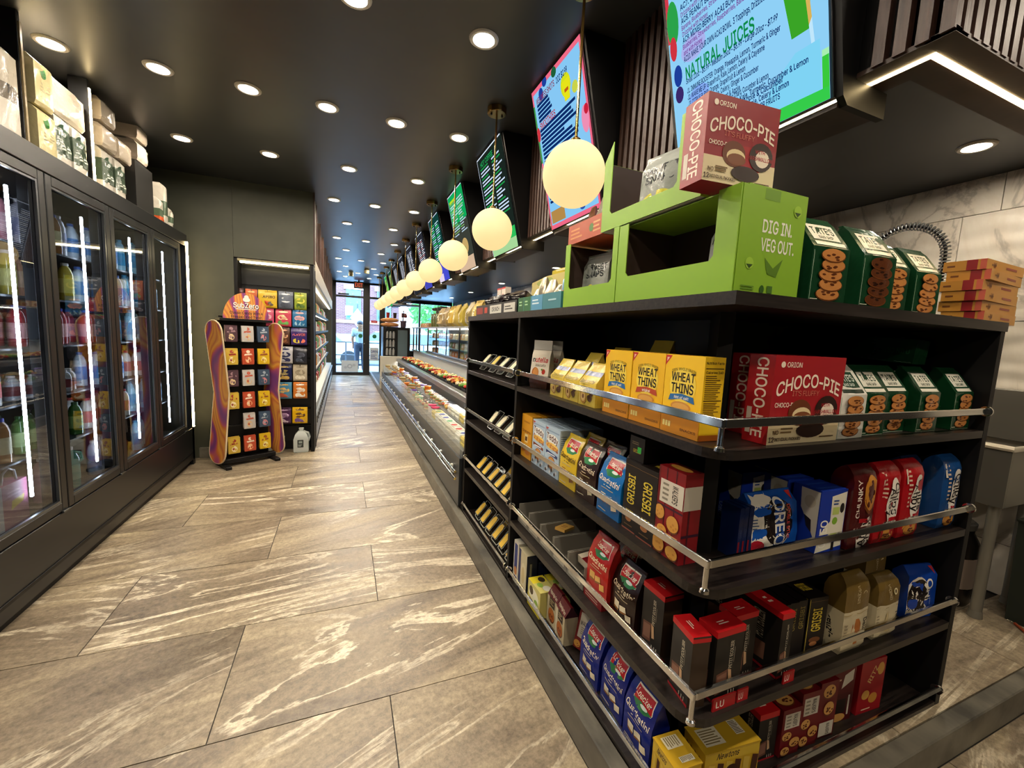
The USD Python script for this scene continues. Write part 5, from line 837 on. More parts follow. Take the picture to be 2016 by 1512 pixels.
def ybag(word): return {'f': [('r', .0, .70, 1, .80, '#8f98b8'), ('e', .2, .75, .1, .06, '#d8dce8'), ('t', word, .5, .58, .085, '#3a3420', {'it': .3, 'b': False, 'w': .8, 'fit': 1}), ('l', .2, .50, .8, .52, 1, '#6a6038'), ('e', .35, .22, .2, .17, '#b98a42'), ('e', .35, .22, .14, .12, '#e2c27a'), ('e', .35, .22, .06, .05, '#7a4a1e'), ('e', .72, .2, .12, .08, '#5a3a1a'), ('e', .8, .3, .08, .05, '#5a3a1a')]}
ybl = [(0, .112, .07), (.085, .114, .072), (.125, .106, .03, .012), (.15, .100, .006, .016), (.158, .100, .005, .02)]
ya = product('yellow_biscuit_bag', 'short yellow biscuit bag, farthest of the three in front on the upper shelf', 'bag', ybl, '#d9bf4c', ybag('Canestrini'), *A(1.60, 1.485, .07, s1), film, None, 'bag', nu=8, ns=3, nv=3, bul=.006, wob=.006, smooth=50)
yb = product('yellow_biscuit_bag', 'short yellow biscuit bag, middle of the three in front on the upper shelf', 'bag', ybl, '#d9bf4c', ybag('Baiocchi'), *A(1.48, 1.365, .07, s1), film, None, 'bag', nu=8, ns=3, nv=3, bul=.006, wob=.006, seed=3, smooth=50)
product('yellow_biscuit_bag', 'short yellow biscuit bag touching the cracker boxes on the upper shelf', 'bag', ybl, '#d9bf4c', ybag('Baiocchi'), *A(1.36, 1.235, .07, s1, .83), film, None, 'bag', nu=8, ns=3, nv=3, bul=.006, wob=.006, seed=5, smooth=50)
for x, y, k, l in ((.975, 1.50, 1.2, 'farthest'), (1.0, 1.36, 1.38, 'middle'), (1.06, 1.2, 1.6, 'nearest')): dup(yb, (x, y, s1), -95, f'dim taller yellow biscuit bag, {l} of the three behind the front row', sc=(1.1, 1.1, k))
def wheat(rib, word, small='100% WHOLE GRAIN'):
    return {'f': [('p', [(.0, .99), (.17, .99), (.0, .86)], '#c4232b'), ('p', [(.03, .965), (.1, .965), (.03, .91)], '#f0c6b8'), ('e', .5, .62, .34, .22, '#f7d84e'), ('t', small, .5, .83, .035, '#8a7a1e', {'w': .62, 'fit': 1, 'arc': .5}),
        ('t', 'WHEAT', .5, .73, .105, '#1c130c', {'w': .6, 'fit': 1}), ('t', 'THINS', .5, .59, .115, '#1c130c', {'w': .58, 'fit': 1}), ('p', [(.2, .5), (.5, .525), (.8, .5), (.84, .42), (.5, .46), (.16, .42)], rib), ('t', word, .5, .475, .035, '#f4efe4', {'w': .4}),
        ('e', .5, .36, .26, .065, '#c98a3a'), ('e', .5, .355, .22, .05, '#dba552'), ('p', [(0, .3), (1, .3), (1, 0), (0, 0)], '#d58c1a'), ('r', .06, .08, .12, .15, '#f4e08a'), ('r', .14, .08, .2, .15, '#f4e08a'), ('r', .22, .08, .28, .15, '#f4e08a'), ('t', 'SNACKS', .74, .08, .03, '#6a3d12', {'w': .4, 'fit': 1})],
        'r': [('t', 'Nutrition Facts', .5, .93, .03, '#2b1d0a', {'w': .86, 'fit': 1}), ('r', .06, .86, .94, .87, '#2b1d0a'), ('t', 'Calories 140', .5, .82, .028, '#2b1d0a', {'w': .84, 'fit': 1}), ('l', .08, .5, .9, .79, 12, '#6b4f14'), ('r', .06, .48, .94, .49, '#2b1d0a'), ('l', .08, .3, .92, .47, 8, '#7a5c1a'), ('r', 0, 0, 1, .07, '#b5601a')],
        't': [('r', .03, .1, .97, .12, '#c08a14'), ('r', .1, .4, .5, .6, '#c4232b')]}
wl = [(0, .140, .066), (.213, .140, .066)]
product('cracker_box', 'yellow cracker box with blue ribbon, farthest of the three cracker boxes', 'box', wl, '#f2c21c', wheat('#2368a8', "hint of salt"), *A(1.20, 1.06, .066, s1))
product('cracker_box', 'yellow cracker box with orange ribbon, middle of the three cracker boxes', 'box', wl, '#efbc1a', wheat('#b8441c', 'original'), *A(1.055, .915, .066, s1))
product('cracker_box', 'yellow cracker box with blue ribbon at the corner, nutrition panel showing', 'box', wl, '#f4c620', wheat('#2368a8', 'hint of salt'), (.862, .838, s1), -92)
# upper shelf, end side
RED = '#a3141f'
def choco(): return {'f': [('r', 0, 0, 1, .30, '#e3d2a8'), ('e', .6, .32, .26, .16, RED), ('t', 'ORION', .26, .9, .055, '#f2e2cc', {}), ('e', .105, .9, .03, .035, '#f2e2cc'), ('t', 'CHOCO-PIE', .5, .72, .145, '#f5e6d0', {'w': .9, 'fit': 1, 'arc': .45}), ('t', "IT'S FLUFFY", .46, .58, .06, '#d07a66', {'b': False, 'w': .42}),
    ('t', 'CHOCO-PIE', .2, .45, .05, '#f5e6d0', {'w': .3, 'fit': 1}), ('e', .40, .36, .16, .15, '#6b3416'), ('e', .43, .33, .13, .09, '#e8d2a0'), ('e', .44, .3, .13, .07, '#7c4420'), ('e', .78, .38, .17, .17, '#2a1208'), ('e', .8, .36, .1, .1, '#f3e3cd'), ('t', 'WITH', .76, .44, .04, '#a01820', {}), ('t', 'MARSHMALLOW', .77, .36, .045, '#a01820', {'w': .36, 'fit': 1}),
    ('e', .58, .15, .2, .09, '#2a1208'), ('t', '12', .05, .06, .055, '#3a2412'), ('t', 'INDIVIDUAL PACKAGES', .27, .06, .035, '#3a2412', {'w': .36, 'fit': 1}), ('t', 'NO', .1, .14, .045, '#5a4020'), ('l', .16, .12, .36, .2, 2, '#7a6038'), ('l', .72, .05, .95, .08, 1, '#5a4020')],
    'l': [('t', 'CHOCO-PIE', .55, .52, .42, '#e8d8c8', {'rot': -90, 'w': .9, 'fit': 1}), ('r', .1, .1, .3, .4, '#c8bcae')], 't': [('r', .02, .3, .98, .34, '#7c0f16')]}
cl = [(0, .275, .07), (.226, .275, .07)]
cp0 = product('chocolate_pie_box', 'red chocolate pie carton, front one on the upper shelf end', 'box', cl, RED, choco(), *E(.98, 1.255, .07, s1, .70))
dup(cp0, (1.175, .835, s1), 0, 'dim red chocolate pie carton directly behind the front red carton on the upper shelf')
def tate(bg, lab, txt, white=False, n=3, seed=0, dark=False):
    o = [('r', .03, .005, .97, .012, '#b8c0a8'), ('r', .03, 0, .045, .62, '#8fa890'), ('r', .12, .70, .86, .90, lab), ('t', "TATE'S", .49, .82, .085, txt, {'w': .62, 'fit': 1}), ('t', 'BAKE SHOP', .49, .735, .035, txt, {'w': .4}), ('r', .1, .63, .9, .675, '#10281a' if white else '#e9e4d2'), ('l', .05, .03, .3, .05, 1, '#d8d2bc')]
    for i in range(5): o += cookie(.5 + .04 * (i % 2), .1 + .105 * i, .33, .075, '#5a2f16' if dark else '#c58346', '#2c140a' if dark else '#5f3015', seed + i, 5)
    return {'f': o, 'l': [('t', 'THIN CRISPY', .5, .3, .2, '#23603c', {'rot': 90, 'w': .5, 'fit': 1}), ('r', .05, .02, .06, .6, '#8fa890')]}
tl = [(0, .118, .082), (.125, .118, .082), (.188, .114, .03, .018), (.2, .112, .012, .022), (.205, .112, .012, .026)]
GR = '#0d3a20'
def tate_bag(label, cx, Y, z, white=False, dark=False, seed=0, k=1.0, rz=0):
    return product('cookie_bag', label, 'bag', [(a * k, b * k, c * k, *(q * k for q in r)) for a, b, c, *r in tl], '#dcd8cc' if white else GR, tate('', '#143a26' if white else '#e6e2d2', '#dfe6dc' if white else '#123020', white, 3, seed, dark), (cx, Y + .041, z), rz, film, None, 'bag', nu=4, ns=3, nv=2, bul=.002, wob=.003, seed=seed, smooth=35)
tate_bag('white gable-top cookie bag between the red carton and the green cookie bags', 1.322, .705, s1, True)
tate_bag('green gable-top cookie bag right beside the white cookie bag', 1.455, .72, s1, seed=2)
tate_bag('green cookie bag, second green one along the upper shelf end', 1.595, .735, s1, seed=4)
tate_bag('green cookie bag, third green one along the upper shelf end', 1.735, .715, s1, seed=6)
tate_bag('green cookie bag with dark chocolate cookies on the upper shelf end', 1.865, .82, s1, dark=True, seed=8)
tate_bag('green cookie bag next to the rack end panel on the upper shelf', 1.945, .715, s1, seed=10)
lying = tate_bag('green cookie bag lying flat on the bags near the end panel', 1.80, .93, s1 + .215, dark=True, seed=3)
place(lying, (1.84, .80, s1 + .253), 8, -86)

for i, (x, y) in enumerate(((1.5, .93), (1.64, .93))): tate_bag(f'green cookie bag standing in the dim second row, {nth[i+1] if i else "first"} from the red cartons', x, y - .041, s1, seed=20 + i)
# second shelf, aisle side
def teddy(bg, rib): return {'f': [('p', [(.0, .97), (.2, .97), (.05, .88)], '#b8453f'), ('r', .05, .9, .95, .93, '#8fa8c4'), ('e', .5, .76, .42, .1, '#f1f1ee'), ('t', 'Teddy', .48, .77, .14, '#f6f6f2', {'w': .86, 'fit': 1, 'slope': -.12}), ('t', 'Teddy', .49, .78, .12, '#5a3020', {'w': .8, 'fit': 1, 'slope': -.12}), ('e', .5, .61, .44, .07, '#f7d06a'), ('t', 'Grahams', .5, .61, .105, '#b85a12', {'w': .84, 'fit': 1, 'slope': -.12}),
    ('p', [(.1, .5), (.9, .46), (.9, .40), (.1, .44)], rib), ('l', .2, .42, .8, .47, 1, '#e8ecf4'), ('e', .52, .27, .26, .13, '#a8622a'), ('e', .52, .28, .2, .1, '#d39a50'), ('e', .45, .31, .03, .02, '#3a1d10'), ('e', .58, .31, .03, .02, '#3a1d10')] + [('e', .12 + .11 * i, .07 + .05 * (i % 3), .05, .035, '#dfe3e8' if i % 2 else '#4a3426') for i in range(8)],
    'r': [('l', .1, .3, .9, .9, 14, '#6c7f92')], 't': [('r', .02, .45, .98, .48, '#8fa8bd'), ('l', .2, .6, .8, .9, 2, '#8fa8bd')]}
tel = [(0, .130, .05), (.21, .130, .05)]
t1 = product('bear_cookie_box', 'pale blue bear cookie box with brown ribbon beside the yellow box', 'box', tel, '#b4c9dc', teddy('', '#7a3a1c'), *A(1.75, 1.62, .05, s2))
t2 = product('bear_cookie_box', 'pale blue bear cookie box with navy ribbon beside the yellow wafer bag', 'box', tel, '#b4c9dc', teddy('', '#26386e'), *A(1.615, 1.485, .05, s2))
for i in range(3):
    dup(t1, (.86 + .054 * (i + 1), 1.685, s2), -90, f'pale blue bear cookie box queued behind the brown-ribbon box, {nth[i+1]} in that row')
    dup(t2, (.86 + .054 * (i + 1), 1.55, s2), -90, f'pale blue bear cookie box queued behind the navy-ribbon box, {nth[i+1]} in that row')
ty = product('graham_box', 'yellow graham cracker box closest to the divider on the second shelf', 'box', [(0, .118, .05), (.213, .118, .05)], '#d99a22', {'f': [('t', 'Grahams', .5, .62, .06, '#8a4a12', {'w': .8, 'fit': 1}), ('r', .34, .36, .66, .56, '#e9cf8e'), ('r', .4, .4, .6, .5, '#5a3a1a'), ('e', .3, .2, .2, .06, '#b8642a'), ('e', .65, .14, .22, .06, '#c87a32'), ('r', .2, .82, .8, .86, '#b87a1a')], 't': [('r', .02, .5, .98, .53, '#a87414')]}, *A(1.882, 1.762, .05, s2))
for i in range(2): dup(ty, (.86 + .054 * (i + 1), 1.822, s2), -90, f'yellow graham cracker box queued behind the front yellow one, {nth[i+1]} in that row')
def loack(tc, cream_w='#e8dcc0'):
    return {'f': [('p', [(.2, .93), (.85, .93), (.9, .72), (.6, .68), (.22, .73)], '#e9e0d0'), ('p', [(.22, .91), (.83, .91), (.87, .73), (.6, .70), (.24, .75)], '#b5141f'), ('p', [(.22, .74), (.5, .78), (.88, .73), (.7, .67), (.4, .66)], '#2f7a4a'), ('e', .62, .74, .12, .025, '#dfe9e6'), ('t', 'Loacker', .54, .835, .07, '#f6ecd8', {'w': .52, 'fit': 1, 'it': .15, 'slope': -.1}),
        ('t', 'Quadratini', .5, .585, .085, tc, {'w': .84, 'fit': 1, 'it': .12, 'slope': -.08}), ('l', .3, .48, .75, .51, 1, tc), ('l', .2, .43, .8, .46, 1, '#b8a888'), ('r', .2, .2, .42, .36, '#8a5a2a'), ('r', .22, .24, .44, .36, cream_w), ('p', [(.48, .2), (.74, .24), (.7, .36), (.46, .32)], cream_w), ('p', [(.48, .2), (.74, .24), (.73, .27), (.47, .23)], '#8a5a2a'), ('p', [(.7, .13), (.9, .16), (.88, .27), (.68, .24)], cream_w), ('l', .1, .05, .6, .09, 1, '#c8bca0')]}
ll = [(0, .128, .07), (.12, .130, .066), (.17, .126, .03, -.0), (.195, .122, .006, .006), (.206, .122, .005, .008)]
def wafer(label, col, tc, loc, rz, cw='#e8dcc0', seed=0, rx=0): return product('wafer_bag', label, 'bag', ll, col, loack(tc, cw), loc, rz, film, None, 'bag', nu=6, ns=3, nv=3, bul=.006, wob=.006, seed=seed, smooth=45, rx=rx)
wafer('yellow wafer bag leaning beside the pale blue boxes on the second shelf', '#d9b92e', '#4a3512', *A(1.475, 1.345, .07, s2), '#8a5a2a', 1)
wafer('dark brown wafer bag between the yellow and light blue bags, second shelf', '#2a130d', '#ecdcc0', *A(1.34, 1.21, .07, s2), seed=2)
b3 = wafer('light blue wafer bag next to the black biscuit cartons on the second shelf', '#0d66ae', '#f2ecdc', *A(1.20, 1.06, .07, s2), seed=3)
for i, (y, c, l) in enumerate(((1.41, '#d9b92e', 'yellow'), (1.275, '#2a130d', 'dark brown'), (1.13, '#3a0d10', 'dark red'))): wafer(f'shaded {l} wafer bag in the second row of the second shelf', c, '#ecdcc0', (.96, y, s2), -90, seed=10 + i)
BK = '#150d0b'
def gris(side): return {'f': [('t', 'GRISBI', .5, .6, .46, '#d9c13c', {'rot': 90 if side else -90, 'w': .42, 'fit': 1}), ('r', .0, .93, 1, .935, '#8a6a3a'), ('e', .5, .24, .3, .05, '#7a4a2a'), ('e', .45, .17, .2, .04, '#b87a4a'), ('r', .05, .0, .95, .02, '#8a4a3a'), ('l', .2, .06, .8, .1, 1, '#6a5030')], 'l': [('r', .9, .02, .95, .98, '#b8a43a')], 't': [('t', 'GRISBI', .5, .5, .3, '#d9c13c', {'w': .5})], 'r': [('t', 'GRISBI', .5, .55, .3, '#3a2c1a', {'rot': 90, 'w': .5})]}
gl = [(0, .070, .10), (.224, .070, .10)]
product('black_biscuit_carton', 'black biscuit carton with yellow lettering reading upward beside the blue bag', 'box', gl, BK, gris(1), *A(1.05, .98, .10, s2))
product('black_biscuit_carton', 'black biscuit carton with yellow lettering reading downward beside the tartan box', 'box', [(0, .078, .10), (.224, .078, .10)], BK, gris(0), *A(.977, .899, .10, s2, .832))
product('black_biscuit_carton', 'black biscuit carton lying on top, its small end showing a green tag', 'box', [(0, .068, .2), (.075, .068, .2)], BK, {'f': [('t', 'GRISBI', .5, .4, .14, '#c9b138', {'w': .5}), ('l', .15, .65, .85, .8, 2, '#8a7a5a'), ('r', .55, .35, .8, .6, '#3fd05a')], 'r': [('t', 'GRISBI', .4, .5, .3, '#2c2418', {})]}, *A(1.05, .982, .2, s2 + .2255, .845))
def walker(): return {'f': [('r', 0, .3, .06, 1, '#6a0f16'), ('r', .3, 0, .34, 1, '#4a0c18'), ('r', .66, 0, .7, 1, '#4a0c18'), ('r', 0, .55, 1, .57, '#38102a'), ('r', 0, .2, 1, .22, '#38102a'), ('r', .1, .6, .98, .86, '#d8d0c0'), ('t', "WALKER'S", .68, .73, .2, '#1a1512', {'rot': -90, 'w': .2, 'fit': 1, 'it': .1}), ('l', .2, .62, .5, .84, 4, '#8a8272')] + cookie(.15, .47, .2, .09, '#d59a44', '#c28434', 1, 4) + cookie(.68, .4, .24, .10, '#d59a44', '#c28434', 2, 4) + cookie(.3, .29, .2, .06, '#d59a44', '#c28434', 3, 4) + cookie(.2, .11, .26, .1, '#d59a44', '#c28434', 4, 4) + cookie(.75, .09, .24, .08, '#d59a44', '#c28434', 5, 4),
    'r': [('r', 0, .6, 1, .86, '#cfc6b4'), ('r', .3, 0, .4, .6, '#4a0c18'), ('r', 0, .3, 1, .33, '#38102a')], 't': cookie(.5, .5, .4, .3, '#d59a44', '#c28434', 6, 4)}
wkl = [(0, .098, .062), (.252, .098, .062)]
product('shortbread_box', 'tall red tartan shortbread box with white label at the corner, second shelf', 'box', wkl, '#8a121a', walker(), *A(.897, .799, .062, s2, .832))
# second shelf, end side
def oreo(side=0, w=1): return {'f': [('e', .28, .45, .42, .52, '#e9e2d2') if w else ('e', 0, 0, .01, .01, '#0d2f7a'), ('p', [(.05, .98), (.3, .85), (.4, 1), (.3, .7), (.1, .6)], '#e9e2d2'), ('p', [(.86, .97), (.98, .97), (.92, .83)], '#c8322f'), ('e', .52, .42, .34, .42, '#efe8d8'), ('e', .56, .48, .33, .41, '#17100e'), ('e', .56, .48, .27, .34, '#241814'), ('e', .56, .48, .22, .28, '#191110'), ('r', .47, .03, .67, .92, '#12408f'),
    ('t', 'OREO', .57, .48, .22, '#f4efe2', {'rot': -90 if not side else 90, 'w': .84, 'fit': 1}), ('t', 'DOUBLE STUF', .78, .46, .075, '#d6493a', {'rot': -90, 'w': .62, 'fit': 1}), ('e', .08, .02, .2, .2, '#b3152c'), ('l', .02, .4, .14, .6, 4, '#5a6a8a')]}
orl = [(0, .19, .055), (.04, .195, .065), (.13, .195, .055), (.158, .19, .012), (.165, .19, .006)]
product('sandwich_cookie_pack', 'blue sandwich cookie pack showing a big cookie face on, second shelf end', 'pack', orl, '#1450a8', oreo(), (1.172, .806, s2 + .006), 0, film, None, 'pack', nu=8, ns=2, nv=3, bul=.006, wob=.006, smooth=50, rx=-5)
def oside(): return {'f': [('r', .1, .05, .5, .35, '#7a1420'), ('t', 'OREO', .5, .5, .4, '#2a3c60', {'rot': -90, 'w': .5})]}
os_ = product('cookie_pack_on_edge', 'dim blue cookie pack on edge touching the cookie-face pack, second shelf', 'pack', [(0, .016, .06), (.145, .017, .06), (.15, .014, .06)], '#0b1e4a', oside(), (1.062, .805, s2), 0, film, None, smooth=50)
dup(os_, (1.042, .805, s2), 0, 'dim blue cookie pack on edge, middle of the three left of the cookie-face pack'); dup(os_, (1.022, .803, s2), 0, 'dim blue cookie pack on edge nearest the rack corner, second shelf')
def obox(): return {'l': [('p', [(.3, .97), (.97, .97), (.97, .15), (.75, .35), (.35, .65)], '#d7d0c0'), ('e', .65, .78, .2, .1, '#c8bda6'), ('p', [(.5, .55), (.75, .5), (.8, .3), (.6, .38)], '#1c1412'), ('t', 'OREO', .15, .2, .2, '#8a98b8', {'rot': 90, 'w': .3})], 'f': [('p', [(.42, .9), (.98, .96), (.98, .08), (.0, .0), (.1, .3), (.45, .5)], '#e2dcc9'), ('t', 'OREO', .24, .3, .26, '#f1ecdf', {'rot': 90, 'w': .45, 'fit': 1}), ('r', .5, .6, .75, .72, '#b8c86a'), ('e', .62, .5, .1, .06, '#7fae2f'), ('r', .6, .02, .7, .3, '#1b1412'), ('e', .85, .7, .08, .08, '#22201e'), ('l', .5, .75, .75, .85, 2, '#2a4a8a')], 't': [('r', .1, .2, .9, .3, '#2a50b0'), ('r', .1, .6, .9, .7, '#2a50b0')]}
ob = product('mini_cookie_carton', 'blue and white mini cookie carton, front right of the four behind the rail', 'box', [(0, .108, .085), (.19, .108, .085)], '#11329a', obox(), (1.337, .768, s2), -4, None, None)
for x, y, l in ((1.337, .866, 'second'), (1.25, .955, 'third'), (1.39, .965, 'rear right')): dup(ob, (x, y, s2), -4, f'blue and white mini cookie carton, {l} of the four stacked behind the rail')
def chips(chunky=0): return {'f': ([('t', 'CHUNKY', .25, .62, .17, '#e9dccb', {'rot': 90, 'w': .46, 'fit': 1})] if chunky else [('e', .55, .12, .34, .1, '#c98a3a'), ('l', .2, .4, .35, .9, 9, '#d8b8a0'), ('r', .1, .72, .18, .9, '#d9cdb8')]) + (cookie(.72, .66, .3, .24, '#c4822f', '#4e1d10', 3, 9) if chunky else cookie(.55, .1, .3, .08, '#c98a3a', '#5e2412', 4, 7)) + [('e', .68, .55 if not chunky else .2, .26, .28 if not chunky else .2, '#e8e0d4'), ('e', .56, .50 if not chunky else .14, .22, .25 if not chunky else .17, '#e8e0d4'),
    ('t', 'Chips', .76, .56 if not chunky else .2, .24, '#161012', {'rot': -90 if not chunky else 90, 'w': .40, 'fit': 1}), ('t', 'Ahoy', .54, .53 if not chunky else .2, .24, '#161012', {'rot': -90 if not chunky else 90, 'w': .36, 'fit': 1}), ('p', [(.5, .32), (.82, .34), (.78, .27), (.52, .28)], '#a3131e') if not chunky else ('p', [(.3, .33), (.6, .33), (.6, .38), (.3, .38)], '#a3131e')]}
chl = [(0, .105, .06), (.02, .112, .068), (.21, .112, .064), (.232, .108, .05), (.246, .10, .026), (.254, .098, .004)]
def chip(label, col, loc, rz, ch=0, seed=0): return product('chip_cookie_pack', label, 'pack', chl, col, chips(ch), loc, rz, film, None, 'pack', nu=6, ns=3, nv=3, bul=.006, sbul=.003, wob=.009, seed=seed, smooth=50)
chip('dark red chunky chip cookie pack left of the two bright red ones', '#4a0f10', (1.453, .745, s2 + .0006), 0, 1, 1)
chip('bright red chip cookie pack, left of two, with a green price tag on top', '#a5141c', (1.58, .745, s2), 0, 0, 2)
chip('bright red chip cookie pack, right of two on the second shelf end', '#a8151d', (1.713, .745, s2), 0, 0, 3)
chip('dark blue chip cookie pack set back between the red and blue packs', '#12203c', (1.828, .80, s2), 0, 0, 4)
chip('blue chip cookie pack closest to the end panel on the second shelf', '#17457e', (1.95, .745, s2), 0, 0, 5)
# third shelf, aisle side: grey divider bins
gb = plain('grey_bin_plastic', '#8d887e', .45)
def bin_(label, y, n):
    t = thing('divider_bin', label, 'bin', (.99, y, s3), group=None); w, d, h, q = .118, .30, .092, .004
    put(t, 'floor_plate', Geo().box((-d / 2, -w / 2, .001), (d / 2, w / 2, .005)), gb)
    for a in (-1, 1): put(t, 'side_wall', Geo().box((-d / 2, a * w / 2 - q / 2, .004), (d / 2, a * w / 2 + q / 2, h), bev=.001), gb)
    put(t, 'front_wall', Geo().box((-d / 2 - .004, -w / 2 - .003, .001), (-d / 2, w / 2 + .003, .06), bev=.001), gb)
    put(t, 'front_wall', Geo().box((-d / 2 - .008, -w / 2 - .003, .052), (-d / 2 - .003, w / 2 + .003, .064), bev=.001), gb)
    put(t, 'price_label', Geo().box((-d / 2 - .0055, -.045, .016), (-d / 2 - .004, .045, .045)), plain('label_card', '#c9c3b4', .5)); return t
for i in range(5): bin_(f'grey plastic divider bin, {nth[i] if i else "first"} from the divider panel on the third shelf', 1.815 - .127 * i, i)
product('snack_bar', 'small yellow wrapped bar lying in the third grey bin', 'bar', [(0, .05, .09), (.012, .05, .09)], '#d8ab5a', {'t': [('l', .2, .3, .8, .7, 2, '#9a6a2a')]}, (.93, 1.561, s3 + .0865), -60, film, None, 'wrapper', rx=-8)
product('cookie_pack_on_edge', 'dark red and cream cookie pack lying in the nearest grey bin', 'pack', [(0, .10, .16), (.03, .10, .16)], '#6a1018', {'t': [('r', 0, 0, .3, 1, '#d8cdb8'), ('t', 'Cinnamon', .62, .6, .14, '#e8dcc8', {'w': .5, 'rot': 0}), ('t', 'Almond', .62, .4, .14, '#e8dcc8', {'w': .4})], 'f': [('r', 0, 0, 1, 1, '#cfc4ae')]}, (.96, 1.307, s3 + .06), -90, film, rx=6)
wafer('bright red wafer bag beside the grey bins on the third shelf', '#b3201a', '#f0dcb8', (.885, 1.182, s3 + .031), -90, '#d9a85a', 21)
wafer('dark brown wafer bag between the red bag and the black chocolate box', '#24100b', '#e8d8b8', (.90, 1.05, s3), -90, seed=22)
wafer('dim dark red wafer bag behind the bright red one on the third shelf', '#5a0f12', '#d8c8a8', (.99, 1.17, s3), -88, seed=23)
product('red_biscuit_box', 'low dark red biscuit box under the bright red wafer bag', 'box', [(0, .115, .10), (.03, .115, .10)], '#7c0f18', {'f': [('l', .1, .2, .8, .8, 2, '#c8a89a')]}, (.885, 1.178, s3), -90)
def petit(): return {'f': [('t', 'PETIT ECOLIER', .58, .62, .115, '#c9c0a8', {'rot': 90, 'w': .4, 'fit': 1}), ('r', .68, .5, .7, .72, '#8a8272'), ('p', [(.1, .38), (.5, .42), (.5, .12), (.1, .08)], '#6a4434'), ('p', [(.14, .35), (.46, .38), (.46, .16), (.14, .13)], '#8a6250'), ('p', [(.5, .42), (.62, .40), (.68, .22), (.56, .2)], '#c8a07a'), ('t', 'LU', .7, .06, .07, '#d8d0bc', {}), ('r', 0, 0, 1, .04, '#9a1420')],
    'l': [('t', 'PETIT ECOLIER', .5, .65, .25, '#bdb5a0', {'rot': 90, 'w': .4, 'fit': 1}), ('p', [(.1, .36), (.7, .4), (.7, .14), (.1, .08)], '#7a5444'), ('r', 0, 0, 1, .04, '#9a1420')], 'r': [('r', 0, 0, 1, 1, '#3a2a1c')], 't': [('r', 0, 0, 1, 1, '#c2161c'), ('l', .3, .35, .7, .6, 2, '#f0d8c8')]}
pel = [(0, .110, .062), (.178, .110, .062), (.18, .114, .066), (.198, .114, .066)]
PB = '#1e1a16'
def choc(label, loc, rz, w=.110, d=.062, sc=None):
    return product('chocolate_biscuit_box', label, 'box', [(0, w, d), (.182, w, d), (.183, w + .003, d + .003), (.20, w + .003, d + .003)], [(.913, PB), (1, '#c2161c')], petit(), loc, rz, scol=[(.913, PB), (1, '#c2161c')], tcol='#c2161c')
choc('black red-topped chocolate biscuit box facing the aisle on the third shelf', (.915, .925, s3), -90, .09, .07)
choc('black red-topped chocolate biscuit box at the very corner of the third shelf', (.862, .76, s3), -100, .085, .05)
choc('black red-topped chocolate biscuit box right of the corner one, green price tag', (.956, .745, s3), 0, .10, .06)
choc('black red-topped chocolate biscuit box third from the corner, set slightly back', (1.055, .775, s3), 0, .085, .055)
choc('black red-topped chocolate biscuit box turned edge-on with its brown side showing', (1.175, .78, s3), -2, .045, .14)
choc('black red-topped box standing dim behind the edge-on chocolate box', (1.19, .93, s3), -2, .05, .10)
for x0, x1, z in ((.885, .965, 0), (.972, 1.012, 0), (1.152, 1.197, 0)):
    product('shelf_price_strip', f'small red and white strip standing on the third shelf edge {"under the corner boxes" if x0 < .9 else "beside the first strip" if x0 < 1 else "under the edge-on box"}', 'label', [(0, x1 - x0, .004), (.035, x1 - x0, .004)], '#b0121a', {'f': [('t', 'LU', .3, .5, .5, '#f0e4d4', {'w': .4})]}, ((x0 + x1) / 2, .692, s3), 0, artname='lettering')
g3 = product('black_biscuit_carton', 'black biscuit carton with yellow edge stripe beside the gold cookie bags', 'box', [(0, .078, .11), (.185, .078, .11)], BK, {**gris(1), 'f': gris(1)['f'] + [('r', .02, .02, .06, .98, '#b8a43a')]}, (1.372, .80, s3), -6)
for i in range(3): product('black_biscuit_carton', f'plain dark biscuit carton, {nth[i] if i else "first"} of three edge-on left of the yellow-striped carton', 'box', [(0, .034, .11), (.185, .034, .11)], '#120b09', {'f': [('t', 'GRISBI', .5, .7, .5, '#8a7a3a', {'rot': 90, 'w': .4})]}, (1.306 - .038 * i, .805, s3), -6)
def vic(w): return {'f': [('r', 0, .52, 1, .53, '#a89468'), ('t', 'VICENZI', .5, .76, .1, '#cfc09a', {'rot': -90, 'w': .22, 'fit': 1, 'b': False}), ('e', .76, .75, .1, .05, '#d8ca9a'), ('e', .76, .75, .05, .028, '#4a3a1a'), ('p', [(.4, .44), (.55, .46), (.66, .38), (.62, .12), (.36, .1), (.34, .3)], '#b06a32' if w else '#c8b68a'), ('t', 'Delizia' if w else 'Tenere', .9, .3, .17, '#1c1612', {'rot': -90, 'w': .26, 'fit': 1}), ('l', .04, .15, .2, .42, 6, '#9a8c70')], 'l': [('t', 'Delizia' if w else 'Tenere', .5, .32, .28, '#1c1612', {'rot': -90, 'w': .3, 'fit': 1})]}
vl = [(0, .108, .055), (.02, .12, .07), (.205, .12, .064), (.23, .112, .05), (.246, .10, .024), (.254, .095, .004)]
def gold(label, loc, w, seed, k=1): return product('gold_cookie_bag', label, 'bag', [(a * k, *r) for a, *r in vl], [(.53, '#cdbf9c'), (1, '#6b5527')], vic(w), loc, 0, film, None, 'bag', nu=6, ns=3, nv=3, bul=.004, wob=.008, seed=seed, smooth=40)
gold('gold-topped cream cookie bag, left of the three on the third shelf end', (1.49, .74, s3), 1, 1)
gold('gold-topped cream cookie bag, middle and shortest of the three', (1.675, .745, s3), 0, 2, .84)
gold('gold-topped cream cookie bag, tallest, set back beside the blue pack', (1.78, .84, s3), 1, 3, 1.03)
